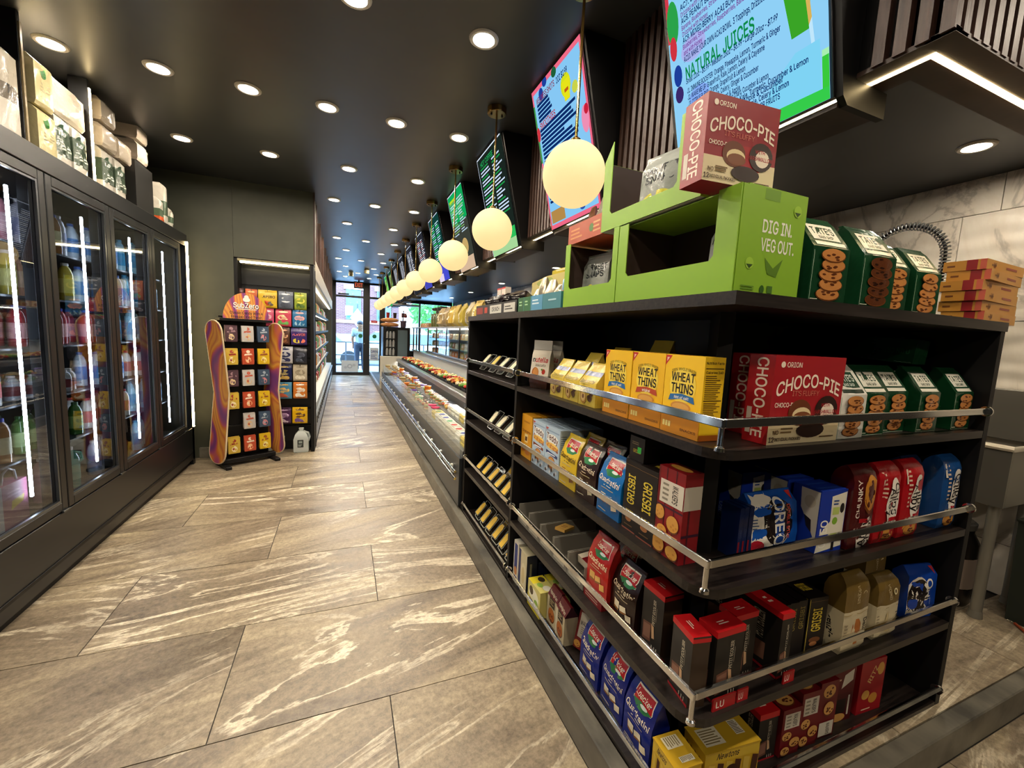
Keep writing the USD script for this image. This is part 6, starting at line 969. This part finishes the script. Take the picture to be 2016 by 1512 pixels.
product('sandwich_cookie_pack', 'blue sandwich cookie pack beside the gold bags on the third shelf end', 'pack', [(0, .125, .055), (.04, .13, .065), (.16, .13, .055), (.19, .125, .006)], '#0e3d9a', {'f': [('e', .3, .4, .4, .45, '#e6dfcf'), ('e', .35, .42, .36, .38, '#17100e'), ('t', 'OREO', .68, .42, .24, '#efe9db', {'rot': -90, 'w': .74, 'fit': 1}), ('p', [(.84, .97), (.98, .97), (.92, .86)], '#c8322f')]}, (1.93, .76, s3 + .001), -10, film, None, 'pack', nu=6, ns=2, nv=3, bul=.006, wob=.006, smooth=50)
# bottom shelf
product('navy_cracker_box', 'cream and navy cracker box at the divider end of the bottom shelf', 'box', [(0, .095, .055), (.21, .095, .055)], '#c9bf9e', {'f': [('r', 0, 0, .25, 1, '#1d2a5e'), ('e', .6, .45, .3, .3, '#d9cfae'), ('e', .6, .45, .2, .2, '#c8b684')], 'r': [('r', 0, 0, 1, 1, '#131c3c'), ('r', .3, .5, .5, .8, '#8a8878'), ('t', 'PLATTER', .6, .12, .06, '#b8b8b0', {'w': .7})], 't': [('r', 0, 0, 1, 1, '#c9bf9e')]}, *A(1.80, 1.705, .055, s4, .82))
product('navy_cracker_box', 'white and blue cracker box tight against the divider on the bottom shelf', 'box', [(0, .06, .06), (.22, .06, .06)], '#d4cfc0', {'f': [('r', .2, .3, .8, .95, '#27387e'), ('e', .5, .3, .3, .1, '#c88a5a')]}, *A(1.868, 1.808, .06, s4, .82))
product('navy_cracker_box', 'plain navy cracker box behind the cream one on the bottom shelf', 'box', [(0, .095, .05), (.17, .095, .05)], '#131c3c', {'r': [('t', 'PLATTER', .5, .2, .08, '#8a8a98', {'w': .8})]}, *A(1.80, 1.705, .05, s4, .885))
lem = product('lemon_biscuit_box', 'yellow and white lemon biscuit box, front one on the bottom shelf', 'box', [(0, .13, .075), (.125, .13, .075)], '#c9c070', {'f': [('e', .5, .55, .4, .3, '#e6e2c8'), ('p', [(0, 0), (1, 0), (1, .3), (0, .45)], '#d2c02a'), ('e', .3, .7, .15, .16, '#4a3a20'), ('e', .7, .4, .15, .14, '#8fb04a')], 't': [('r', 0, 0, .4, 1, '#dccb2e'), ('e', .25, .7, .16, .22, '#3a3020'), ('e', .55, .35, .14, .18, '#8fb04a'), ('e', .8, .6, .16, .25, '#e9e6d6')]}, *A(1.67, 1.54, .075, s4, .815))
dup(lem, (.935, 1.605, s4), -90, 'yellow and white lemon biscuit box behind the front lemon one')
def pep(): return {'f': [('r', 0, .74, 1, 1, '#5c0d16'), ('r', .0, .0, .15, .74, '#d6ccb4'), ('r', .25, .5, .8, .76, '#2c1c14'), ('l', .32, .56, .72, .72, 3, '#b8a888'), *cookie(.5, .28, .34, .2, '#b0642a', '#7a3a16', 5, 8), ('t', 'Pepperidge Farm', .5, .84, .06, '#d8cdb4', {'w': .8, 'slope': -.1})], 'r': [('r', 0, .74, 1, 1, '#3a0a10')]}
ppl = [(0, .085, .06), (.125, .085, .06), (.155, .085, .02), (.165, .085, .012)]
pp = product('cookie_bag_carton', 'maroon-topped cream cookie bag, farther of the pair on the bottom shelf', 'bag', ppl, [(.76, '#bfb291'), (1, '#5c0d16')], pep(), *A(1.535, 1.45, .06, s4, .85), tcol='#5c0d16')
dup(pp, (.872, 1.40, s4), -95, 'maroon-topped cream cookie bag, nearer of the pair on the bottom shelf')
product('shortbread_box', 'small red shortbread box leaning backward on the bottom shelf', 'box', [(0, .085, .03), (.15, .085, .03)], '#7c121a', {'f': [('r', .12, .3, .9, .95, '#cfc7b6'), ('t', "WALKER'S", .5, .7, .1, '#1a1512', {'w': .66, 'fit': 1, 'slope': .1}), ('l', .25, .4, .75, .6, 4, '#8a8272'), *cookie(.2, .12, .2, .1, '#d59a44', '#7a3a16', 2, 3)]}, (.90, 1.305, s4 + .01), -70, rx=-14)
for i, (y, l) in enumerate(((1.19, 'farthest'), (1.047, 'middle'), (.906, 'nearest'))): wafer(f'royal blue wafer bag, {l} of three in a row on the bottom shelf', '#10227e', '#ece4d0', (.885 if i < 2 else .875, y, s4 - (.0 if i < 2 else 0)), -92, seed=40 + i)
NY = '#c9a227'
newt = {'f': [('r', 0, .72, 1, 1, '#cfae2c'), ('t', 'Newtons', .42, .86, .14, '#2a1608', {'it': .3, 'w': .4, 'fit': 1}), *[('p', [(.05 + .16 * i, .05), (.16 + .16 * i, .05), (.19 + .16 * i, .66), (.08 + .16 * i, .7)], '#4a2414' if i % 2 else '#d8b84a') for i in range(6)], ('e', .5, .5, .1, .1, '#3a180c')], 't': [('r', .1, .2, .45, .8, '#e6dcc0'), ('l', .12, .25, .43, .75, 6, '#8a7a50'), ('r', .7, .35, .86, .85, '#e9e2cc'), ('l', .71, .38, .85, .82, 9, '#5a5038')], 'l': [*[('p', [(.1 + .2 * i, .1), (.22 + .2 * i, .1), (.24 + .2 * i, .75), (.12 + .2 * i, .8)], '#4a2414') for i in range(4)]], 'r': [('r', .2, .2, .6, .6, '#5aa84a')]}
def nw(label, loc, rz, w=.19): return product('fig_bar_carton', label, 'box', [(0, w, .085), (.118, w, .085), (.125, w, .085), (.126, w + .005, .088), (.13, w + .005, .088)], NY, newt, loc, rz)
nw('yellow fig bar carton, front one under the rack corner on the bottom shelf', (1.032, .765, s4), -6); nw('yellow fig bar carton turned to the aisle beside the front one at the corner', (.868, .772, s4), -94, .095)
product('chocolate_biscuit_box', 'black red-topped chocolate biscuit box next to the fig bar cartons, bottom shelf', 'box', [(0, .075, .06), (.14, .075, .06), (.141, .078, .063), (.16, .078, .063)], [(.88, PB), (1, '#c2161c')], petit(), (1.205, .775, s4), -4, scol=[(.88, PB), (1, '#c2161c')], tcol='#c2161c')
def wchip(): return {'f': [('r', .12, .58, .9, .9, '#cfc7b6'), ('t', "WALKER'S", .66, .74, .2, '#1a1512', {'rot': -90, 'w': .26, 'fit': 1}), ('l', .2, .6, .5, .88, 4, '#8a8272'), *cookie(.3, .42, .26, .1, '#cf9a52', '#5a2a14', 1, 6), *cookie(.72, .26, .28, .11, '#cf9a52', '#5a2a14', 2, 6), *cookie(.25, .12, .24, .1, '#cf9a52', '#5a2a14', 3, 6)], 't': cookie(.5, .5, .4, .35, '#cf9a52', '#5a2a14', 4, 6)}
def wbox(label, x, k=0, w=.08, h=.19, flip=False):
    a = wchip(); 
    if flip: a = {'f': cookie(.5, .82, .36, .13, '#cf9a52', '#5a2a14', 1, 7) + cookie(.55, .52, .3, .13, '#cf9a52', '#5a2a14', 2, 7) + [('r', .1, .05, .9, .3, '#cfc7b6'), ('t', "WALKER'S", .6, .17, .18, '#1a1512', {'rot': -90, 'w': .2})], 't': a['t']}
    return product('shortbread_box', label, 'box', [(0, w, .06), (h, w, .06)], '#6a0d14', a, (x, .76, s4), -4)
wbox('dark red shortbread box with white label right of the black box, bottom shelf', 1.29, h=.16)
wbox('dark red shortbread box with tall white label, third from the corner, bottom shelf', 1.375)
wbox('dark red shortbread box with cookie pictures above its label, bottom shelf', 1.462, h=.2, flip=True)
product('cookie_carton', 'maroon cookie carton lying on another near the bottom shelf end', 'box', [(0, .10, .1), (.09, .10, .1)], '#5a0a12', {'f': [('p', [(.4, .2), (.9, .5), (.9, .95), (.5, .75)], '#cfc7b6'), ('r', .05, .55, .35, .62, '#c8a88a')]}, (1.58, .80, s4 + .105), -6)
product('cookie_carton', 'maroon cookie carton with a cracker picture at the bottom shelf rail', 'box', [(0, .10, .1), (.105, .10, .1)], '#4e0a10', {'f': [('r', .15, .3, .7, .8, '#24140e'), ('e', .4, .15, .34, .15, '#cf9a52'), ('r', .78, .2, .86, .9, '#cfc7b6')]}, (1.58, .80, s4), -6)
def ritz(l, x, y, rz): product('round_cracker_box', l, 'box', [(0, .125, .06), (.2, .125, .06)], '#a0121e', {'f': [('t', 'RITZ', .5, .72, .16, '#dfc27a', {'w': .6, 'rot': 60}), ('e', .3, .35, .16, .09, '#d9a24a'), ('e', .62, .26, .18, .1, '#c98a32'), ('e', .8, .8, .14, .12, '#d9a24a'), ('l', .2, .05, .6, .1, 1, '#e8c8a8')]}, (x, y, s4), rz)
ritz('bright red round cracker box, front one near the end panel, bottom shelf', 1.72, .77, -4); ritz('bright red round cracker box behind, touching the end panel side, bottom shelf', 1.84, .86, -4)

# narrow bay: clamshell packs of dates
lab_y = plain('yellow_label', '#d8b23c', .5); lab_w = plain('cream_label', '#d8cfae', .5); dates = plain('brown_dates', '#2c1810', .35)
clam = None
def clamshell(loc, rz, rx, label, ry=0, pale=False):
    global clam, clam2
    if not clam:
        for kind in (0, 1):
            t = thing('clamshell_pack', label, 'clamshell pack', loc, rz, None, rx, ry)
            put(t, 'tray', Geo().prism(Polygon([(-.05, 0), (.05, 0), (.05, .13), (-.05, .13)]).buffer(.012), 0, .018).prism(Polygon([(-.05, 0), (.05, 0), (.05, .13), (-.05, .13)]).buffer(.018), .018, .021), plastic)
            put(t, 'lid', Geo().tm(trimesh.convex.convex_hull(np.array([(x * s, .065 + (y - .065) * s, z) for s, z in ((1, .022), (.82, .05)) for x in (-.055, .055) for y in (-.005, .135)]))), plastic)
            put(t, 'dates', Geo().tm(trimesh.convex.convex_hull(np.array([(x * s, .065 + (y - .065) * s, z) for s, z in ((1, .003), (.8, .035)) for x in (-.045, .045) for y in (.01, .12)]))), dates, 50)
            put(t, 'label', Geo().prism(Polygon([(-.034, .012), (.034, .012), (.034, .10), (.018, .125), (-.018, .125), (-.034, .10)]), .051, .0516), lab_w if kind else lab_y)
            put(t, 'rim', Geo().tube([(x, y, .0225) for x, y in Polygon([(-.05, 0), (.05, 0), (.05, .13), (-.05, .13)]).buffer(.017).exterior.coords[:-1]], .0032, closed=True, n=6).tube([(x * .8, .065 + (y - .065) * .8, .05) for x, y in Polygon([(-.05, 0), (.05, 0), (.05, .13), (-.05, .13)]).buffer(.006).exterior.coords[:-1]], .0022, closed=True, n=6), plain('highlight_rim', '#a9aba4', .15, coat_weight=1.0), 40)  # opaque pale rim, bright edge highlights of the clear shell put into its colour
            if kind == 0: clam = t
            else: clam2 = t
        return
    dup(clam2 if pale else clam, loc, rz, label, None, rx, ry, sc=(.72, .8, .8))
ords = ['first', 'second', 'third', 'fourth', 'fifth', 'sixth', 'seventh', 'eighth']
for i, (z, ys) in enumerate(((s1, (2.42, 2.28, 2.12, 1.97)), (s2, (2.40, 2.27, 2.12, 1.98)), (s3, (2.60, 2.48, 2.36, 2.24, 2.12, 2.0)), (s4, (2.58, 2.465, 2.35, 2.235, 2.12, 2.0)))):
    for j, y in enumerate(ys):
        lab = f'clear clamshell of dates tilted on the narrow bay {["top", "second", "third", "lowest"][i]} shelf, {ords[j]} from its left end'
        if clam: clamshell((.866, y, z + .0175), -90 + rnd.uniform(-3, 3), 48 + rnd.uniform(-4, 4), lab, pale=i < 2)
        else: clamshell((.866, y, z + .0175), -90, 48, lab); place(clam2, (.866, 2.60, s1 + .0175), -90, 48, sc=(.72, .8, .8)); place(clam, (.866, y, z + .0175), -90, 48, sc=(.72, .8, .8)); data(clam2, label='clear clamshell of dates with cream label standing alone leftmost on the top bay shelf')
        if j % 2 == 0 and j: clamshell((.972, y - .01, z + .0175), -90 + rnd.uniform(-3, 3), 52, f'clamshell of dates behind the {ords[j]} front one on the narrow bay {["top", "second", "third", "lowest"][i]} shelf', pale=i < 2)

# goods on the rack top
zt = 1.5158; LG, DG, CB = '#86b32a', '#567d1c', '#3b2a22'
def tray_box(label, loc, rz, w, d, h, win, text_h, tag_u, dig=False, rx=0, flap=0):
    "open-fronted green display carton; front looks to -y; win = (u0, u1, v0)"
    t = thing('display_carton', label, 'box', loc, rz, None, rx); q = .003; u0, u1, v0 = win
    poly = Polygon([(-w / 2, 0), (w / 2, 0), (w / 2, h), (-w / 2 + u1 * w, h), (-w / 2 + u1 * w, v0 * h + .012), (-w / 2 + u1 * w - .012, v0 * h), (-w / 2 + u0 * w + .012, v0 * h), (-w / 2 + u0 * w, v0 * h + .012), (-w / 2 + u0 * w, h + flap), (-w / 2, h)])
    put(t, 'front_panel', Geo().prism(poly, d / 2 - q, d / 2, ax='xz').move((0, -d, 0)), plain('lime_card', LG, .42))
    put(t, 'side_panel', Geo().box((w / 2 - q, -d / 2 + q, 0), (w / 2, d / 2, h)), plain('lime_card', LG, .42)); put(t, 'side_panel', Geo().box((-w / 2, -d / 2 + q, 0), (-w / 2 + q, d / 2, h)), plain('lime_card', LG, .42))
    inner = plain('raw_card', CB, .8); put(t, 'back_panel', Geo().box((-w / 2 + q, d / 2 - q, 0), (w / 2 - q, d / 2, h)), inner); put(t, 'bottom_panel', Geo().box((-w / 2 + q, -d / 2 + q, 0), (w / 2 - q, d / 2 - q, q)), plain('white_card', '#b9b4a6', .6))
    [put(t, 'liner', Geo().box((x, -d / 2 + q, q), (x + .0005, d / 2 - q, h - .001)), inner) for x in (w / 2 - q - .001, -w / 2 + q + .0005)]
    if dig: put(t, 'top_panel', Geo().box((-w / 2, -d / 2 + .02, h), (w / 2, d / 2, h + q)), plain('lime_card', LG, .42))
    F = flat((-w / 2, -d / 2, 0), (1, 0, 0), (0, 0, 1), w, h)
    it = [('t', 'BAKED VEGGIE SNACKS', .47, v0 * .42, text_h / h, '#1c2a10', {'w': .72, 'fit': 1}), ('r', tag_u, v0 * .28, tag_u + .012 / w, v0 * .28 + .02 / h, '#5fe07a')]
    for u in (u0 * .5, (1 + u1) / 2):
        for i in range(5): it += [('e', u, v0 + .1 + .16 * i, .012 / w, .02 / h, DG), ('p', [(u - .01 / w, v0 + .1 + .16 * i), (u + .004 / w, v0 + .1 + .16 * i), (u + .006 / w, v0 + .2 + .16 * i)], DG)] if v0 + .2 + .16 * i < .98 else []
    a = art(Geo(), F, it)
    R = flat((w / 2, -d / 2, 0), (0, 1, 0), (0, 0, 1), d, h)
    if dig: art(a, R, [('r', .33, .9, .56, 1, '#6f9a2a'), ('t', 'DIG IN.', .57, .66, .115, '#f0efe2', {'w': .46, 'fit': 1}), ('t', 'VEG OUT.', .6, .49, .115, '#f0efe2', {'w': .52, 'fit': 1}), ('p', [(.42, .37), (.56, .28), (.66, .3), (.7, .38), (.56, .24), (.46, .25)], DG), ('p', [(.42, .37), (.56, .27), (.7, .38), (.62, .2), (.48, .22)], DG), ('e', .2, .3, .06, .055, '#9cc63c'), ('p', [(.15, .29), (.25, .29), (.2, .25)], '#2c4a10'), ('e', .85, .85, .06, .055, '#9cc63c'), ('p', [(.8, .84), (.9, .84), (.85, .8)], '#2c4a10'), ('e', .42, .07, .035, .04, '#2f5a12'), ('r', .5, .04, .58, .11, '#3f6a1c'), ('l', .1, .05, .3, .1, 2, '#5f8a22')])
    else: art(a, R, [('e', .7, .4, .1, .06, '#9cc63c'), ('p', [(.62, .39), (.78, .39), (.7, .34)], '#2c4a10'), ('t', 'VEG OUT.', .5, .62, .12, '#e0e4d0', {'w': .6})])
    put(t, 'printed_artwork', a, card); return t
tray_box('lime green snack display carton at the rack corner, big white slogan on its end', (.957, .957, zt), -90, .455, .225, .25, (.10, .86, .34), .03, .56, dig=True)
tray_box('smaller lime green snack display carton beside the big one on the rack top', (.957, 1.37, zt), -90, .355, .22, .255, (.10, .92, .30), .026, .52)
tray_box('lime green snack display carton stacked on top with a torn front flap', (.965, 1.085, zt + .258), -90, .45, .225, .235, (.10, .80, .22), .03, .56, flap=.055)
def hsnack(label, loc, rz, col='#3c6a2c', rx=0, seed=0): return product('veggie_snack_bag', label, 'bag', [(0, .15, .05), (.03, .155, .06), (.17, .155, .04), (.2, .15, .006), (.215, .15, .004)], [(.2, '#20331e'), (.45, col), (1, '#8f938e')], {'f': [('t', 'HARVEST', .5, .75, .1, '#20242a', {'w': .86, 'fit': 1}), ('t', 'SNAPS', .5, .62, .11, '#20242a', {'w': .7, 'fit': 1}), ('e', .5, .3, .4, .14, '#c8c23a'), ('e', .35, .34, .12, .05, '#7aa02a'), ('t', 'SALTED', .4, .08, .06, '#e8e8dc', {})]}, loc, rz, film, None, 'bag', nu=6, ns=2, nv=3, bul=.008, wob=.01, seed=seed, smooth=50, rx=rx)
hsnack('silver and green snack bag sticking up in the top display carton', (.95, 1.115, zt + .263), -80, seed=1, rx=0)
hsnack('silver snack bag lying back beside the upright one in the top carton', (.985, .955, zt + .262), -90, '#6a3a30', seed=2)
hsnack('silver and red-brown snack bag inside the big corner carton', (.97, .83, zt + .004), -92, '#7a3024', seed=3)
hsnack('dark green snack bag leaning inside the smaller green carton', (.95, 1.45, zt + .004), -84, '#5a8a2c', seed=4)
hsnack('black and yellow snack bag slumped at the near side of the smaller carton', (.965, 1.282, zt + .004), -92, '#b8b83a', seed=5)
ct = choco(); dark_ch = product('chocolate_pie_box', 'red chocolate pie carton standing on top of the big lime carton', 'box', [(0, .21, .075), (.19, .21, .075)], '#8f1322', ct, (.868, .80, zt + .2545), -5)
ot = thing('orange_tray', 'low orange cardboard tray of brown snack bags on the smaller lime carton', 'box', (.95, 1.44, zt + .259), -90)
oc = plain('orange_card', '#b84a20', .45); w, d, h = .245, .18, .075
put(ot, 'front_panel', Geo().box((-w / 2, -d / 2, 0), (w / 2, -d / 2 + .003, h)), oc); put(ot, 'back_panel', Geo().box((-w / 2, d / 2 - .003, 0), (w / 2, d / 2, h)), oc)
put(ot, 'side_panel', Geo().box((-w / 2, -d / 2 + .003, 0), (-w / 2 + .003, d / 2 - .003, h)), oc); put(ot, 'side_panel', Geo().box((w / 2 - .003, -d / 2 + .003, 0), (w / 2, d / 2 - .003, h)), oc); put(ot, 'bottom_panel', Geo().box((-w / 2 + .003, -d / 2 + .003, 0), (w / 2 - .003, d / 2 - .003, .003)), oc)
a = art(Geo(), flat((-w / 2, -d / 2, 0), (1, 0, 0), (0, 0, 1), w, h), [('l', .08, .2, .5, .8, 3, '#d98a4a'), ('e', .7, .5, .06, .2, '#4a7a2a'), ('l', .75, .2, .95, .8, 3, '#e09a5a')]); art(a, flat((w / 2, -d / 2, 0), (0, 1, 0), (0, 0, 1), d, h), [('l', .1, .2, .9, .4, 1, '#d98a4a'), ('l', .1, .5, .9, .7, 1, '#d98a4a')]); put(ot, 'printed_artwork', a, card)
for i, (y, c, l, k) in enumerate(((1.51, '#5a2a1c', 'brown peaked snack bag at the far end of the orange tray', .75), (1.435, '#8a8682', 'grey and brown snack bag in the middle of the orange tray', .85), (1.365, '#6a1c18', 'dark red snack bag at the near end of the orange tray', .9))):
    product('small_snack_bag', l, 'bag', [(0, .06, .06), (.07, .066, .06), (.15 * k, .05, .02), (.2 * k, .03, .004)], c, {'f': [('l', .3, .3, .7, .5, 2, '#b87a5a')]}, (.94, y, zt + .263), -90, film, None, 'bag', nu=6, ns=2, nv=3, bul=.006, wob=.01, seed=i, smooth=45)
tg = [("TATE'S", 1.165, .72, 0, 'green cookie bag right of the big lime carton on the rack top', 0, 1.0), ('', 1.365, .715, 0, 'green cookie bag with dark chocolate cookies on the rack top', 1, 1.0), ('', 1.485, .73, 0, 'green cookie bag with a white sticker, third on the rack top', 0, .9), ('', 1.645, .725, 0, 'green cookie bag beside the stack of golden boxes', 0, .9)]
for i, (_, x, y, rz, l, dk, k) in enumerate(tg):
    tb = tate_bag(l, x, y, zt, dark=bool(dk), seed=30 + i, k=k * 1.12, rz=-4)
    if i != 1: pass
for i in range(6): product('golden_wafer_box', f'flat golden box with a red end band, {["lowest", "second", "third", "fourth", "fifth", "topmost"][i]} of the stack on the rack top', 'box', [(0, .30, .105), (.033, .30, .105)], '#b98332', {'f': [('l', .12, .3, .3, .7, 1, '#7a4a1a'), ('t', 'W', .2, .5, .5, '#5a2a14', {}), ('l', .5, .25, .8, .75, 1, '#8a3a2a')], 'l': [('r', .55, 0, .8, 1, '#8a1420'), ('r', .86, 0, 1, 1, '#c05a4a'), ('l', .1, .3, .35, .7, 1, '#6a3a14')], 't': [('r', .1, .2, .9, .8, '#c08c3a')]}, (2.075 + rnd.uniform(-.012, .012), .765 + .004 * (i % 2), zt + .0335 * i), 4 + rnd.uniform(-3, 3))
tt = thing('seaweed_tray', 'low teal and green tray of silver snack packs on the rack top', 'box', (.925, 1.79, zt), -90)
w, d, h = .46, .17, .075
tc = plain('teal_card', '#3a7f8c', .45)
for a0, b0 in (((-w / 2, -d / 2, 0), (w / 2, -d / 2 + .003, h)), ((-w / 2, d / 2 - .003, 0), (w / 2, d / 2, h)), ((-w / 2, -d / 2 + .003, 0), (-w / 2 + .003, d / 2 - .003, h)), ((w / 2 - .003, -d / 2 + .003, 0), (w / 2, d / 2 - .003, h)), ((-w / 2 + .003, -d / 2 + .003, 0), (w / 2 - .003, d / 2 - .003, .003))): put(tt, 'panel', Geo().box(a0, b0), tc)
put(tt, 'printed_artwork', art(Geo(), flat((-w / 2, -d / 2, 0), (1, 0, 0), (0, 0, 1), w, h), [('r', 0, 0, .15, 1, '#1f5a34'), ('r', .16, 0, .33, 1, '#24653c'), ('r', .36, 0, .62, 1, '#4f93b8'), ('l', .38, .4, .58, .8, 2, '#cfe6ee'), ('l', .03, .4, .13, .8, 2, '#a8d0a0'), ('l', .19, .4, .3, .8, 2, '#a8d0a0'), ('l', .75, .5, .95, .7, 1, '#a8d0d8')]), card)
silver = plain('silver_foil', '#b8b09c', .28, .7)
for i, (y, hgt) in enumerate(((1.96, .12), (1.89, .17), (1.80, .15), (1.72, .12))):
    t = thing('silver_snack_pack', f'crumpled silver foil snack pack, {ords[i]} from the far end of the teal tray', 'pack', (.925, y, zt + .004), -90 + 12 * i)
    g, fr = pack([(0, .062, .05), (hgt * .6, .064, .045), (hgt, .03, .006)], '#b8b09c', nu=5, ns=2, nv=3, bul=.006, wob=.012, seed=60 + i); put(t, 'foil_pouch', g, silver, 30); put(t, 'printed_artwork', art(Geo(), fr['f'], [('r', .2, .2, .6, .4, '#b85a2a' if i % 2 else '#3a6a9a')]), card)
product('orange_snack_pack', 'blue and orange snack pack leaning on the smaller lime carton', 'pack', [(0, .08, .04), (.13, .08, .03), (.15, .07, .004)], [(.5, '#c8682a'), (1, '#7fa6c8')], {'f': [('e', .5, .4, .3, .15, '#e8dcc8')]}, (.93, 1.635, zt + .004), -70, film, None, 'pack', nu=4, nv=3, bul=.006, wob=.01, smooth=45)
sc_ = thing('seaweed_display', 'long cream seaweed snack display carton standing behind the teal tray', 'box', (1.135, 1.94, zt + .02), -90)
g, fr = pack([(0, .9, .11), (.19, .9, .11), (.21, .5, .11)], '#b9ac6a'); put(sc_, 'carton', g, card); put(sc_, 'riser', Geo().box((-.4, -.05, -.02), (.4, .05, -.0005)), plain('white_card', '#b9b4a6', .6))
put(sc_, 'printed_artwork', art(Geo(), fr['f'], [('p', [(.08, .18), (.46, .18), (.46, .62), (.08, .4)], '#cf9a2a'), ('t', 'with Wasabi', .27, .34, .2, '#3a2a10', {'w': .3, 'fit': 1, 'slope': .12}), ('t', 'SEA', .84, .84, .17, '#2c2818', {}), ('t', 'CRUNCHY', .76, .56, .24, '#2c2818', {'w': .38, 'fit': 1}), ('t', 'SEAWEED SNACK', .78, .36, .1, '#4a4428', {'w': .3, 'fit': 1, 'b': False}), ('l', .1, .05, .9, .14, 1, '#8a7f4a'), ('e', .2, .85, .12, .1, '#8f9a4a')]), card)
bkp = product('seaweed_pack', 'flat yellow seaweed pack lying on the cream display carton', 'pack', [(0, .2, .09), (.02, .2, .09), (.035, .1, .03)], '#b9a83a', {'t': [('l', .2, .2, .8, .8, 2, '#e8e2c0')], 'f': [('l', .2, .3, .8, .7, 1, '#e8e2c0')]}, (1.135, 2.03, zt + .2305), -84, film, None, 'pack')
bt_ = product('black_tray', 'low black and white printed tray on the far end of the rack top', 'box', [(0, .72, .15), (.07, .72, .15)], '#1c1b1d', {'f': [('r', .02, .2, .2, .8, '#8a2a20'), ('r', .25, .25, .33, .75, '#b83a24'), ('r', .4, .15, .68, .85, '#c8c6bc'), ('t', 'CRUNCH', .54, .5, .34, '#22201e', {'w': .22}), ('r', .74, .15, .97, .85, '#c8c6bc'), ('l', .76, .3, .95, .7, 2, '#3a3836')]}, (.915, 2.40, zt), -90)
for i, y in enumerate((2.60, 2.45, 2.30, 2.16)): product('dark_candy_pack', f'crinkled dark candy pack, {ords[i]} in the black tray from the far end', 'pack', [(0, .10, .08), (.03, .11, .09), (.06, .06, .02)], '#241c20', {'f': [('l', .2, .2, .8, .6, 2, '#a8a4a0')], 't': [('r', .1, .2, .9, .8, '#7a4a44')]}, (.915, y, zt + .0705), -80 + 7 * i, film, None, 'pack', nu=5, ns=2, nv=3, bul=.004, wob=.02, seed=i, smooth=40)
for i, y in enumerate((2.74, 2.655)): product('hazelnut_stick_box', f'white and red hazelnut stick pack standing {"at the far end" if i == 0 else "second from the far end"} of the rack top', 'pack', [(0, .075, .04), (.205, .075, .04)], '#c8bfb4', {'f': [('t', 'nutella', .35, .55, .24, '#b41d22', {'rot': 90, 'w': .5, 'fit': 1}), ('t', 'nutella', .7, .55, .22, '#1a1512', {'rot': 90, 'w': .4, 'fit': 1}), ('r', 0, .95, 1, 1, '#b41d22'), ('r', .1, .05, .9, .2, '#b8743a')]}, (1.02, y + .02, zt), -90)
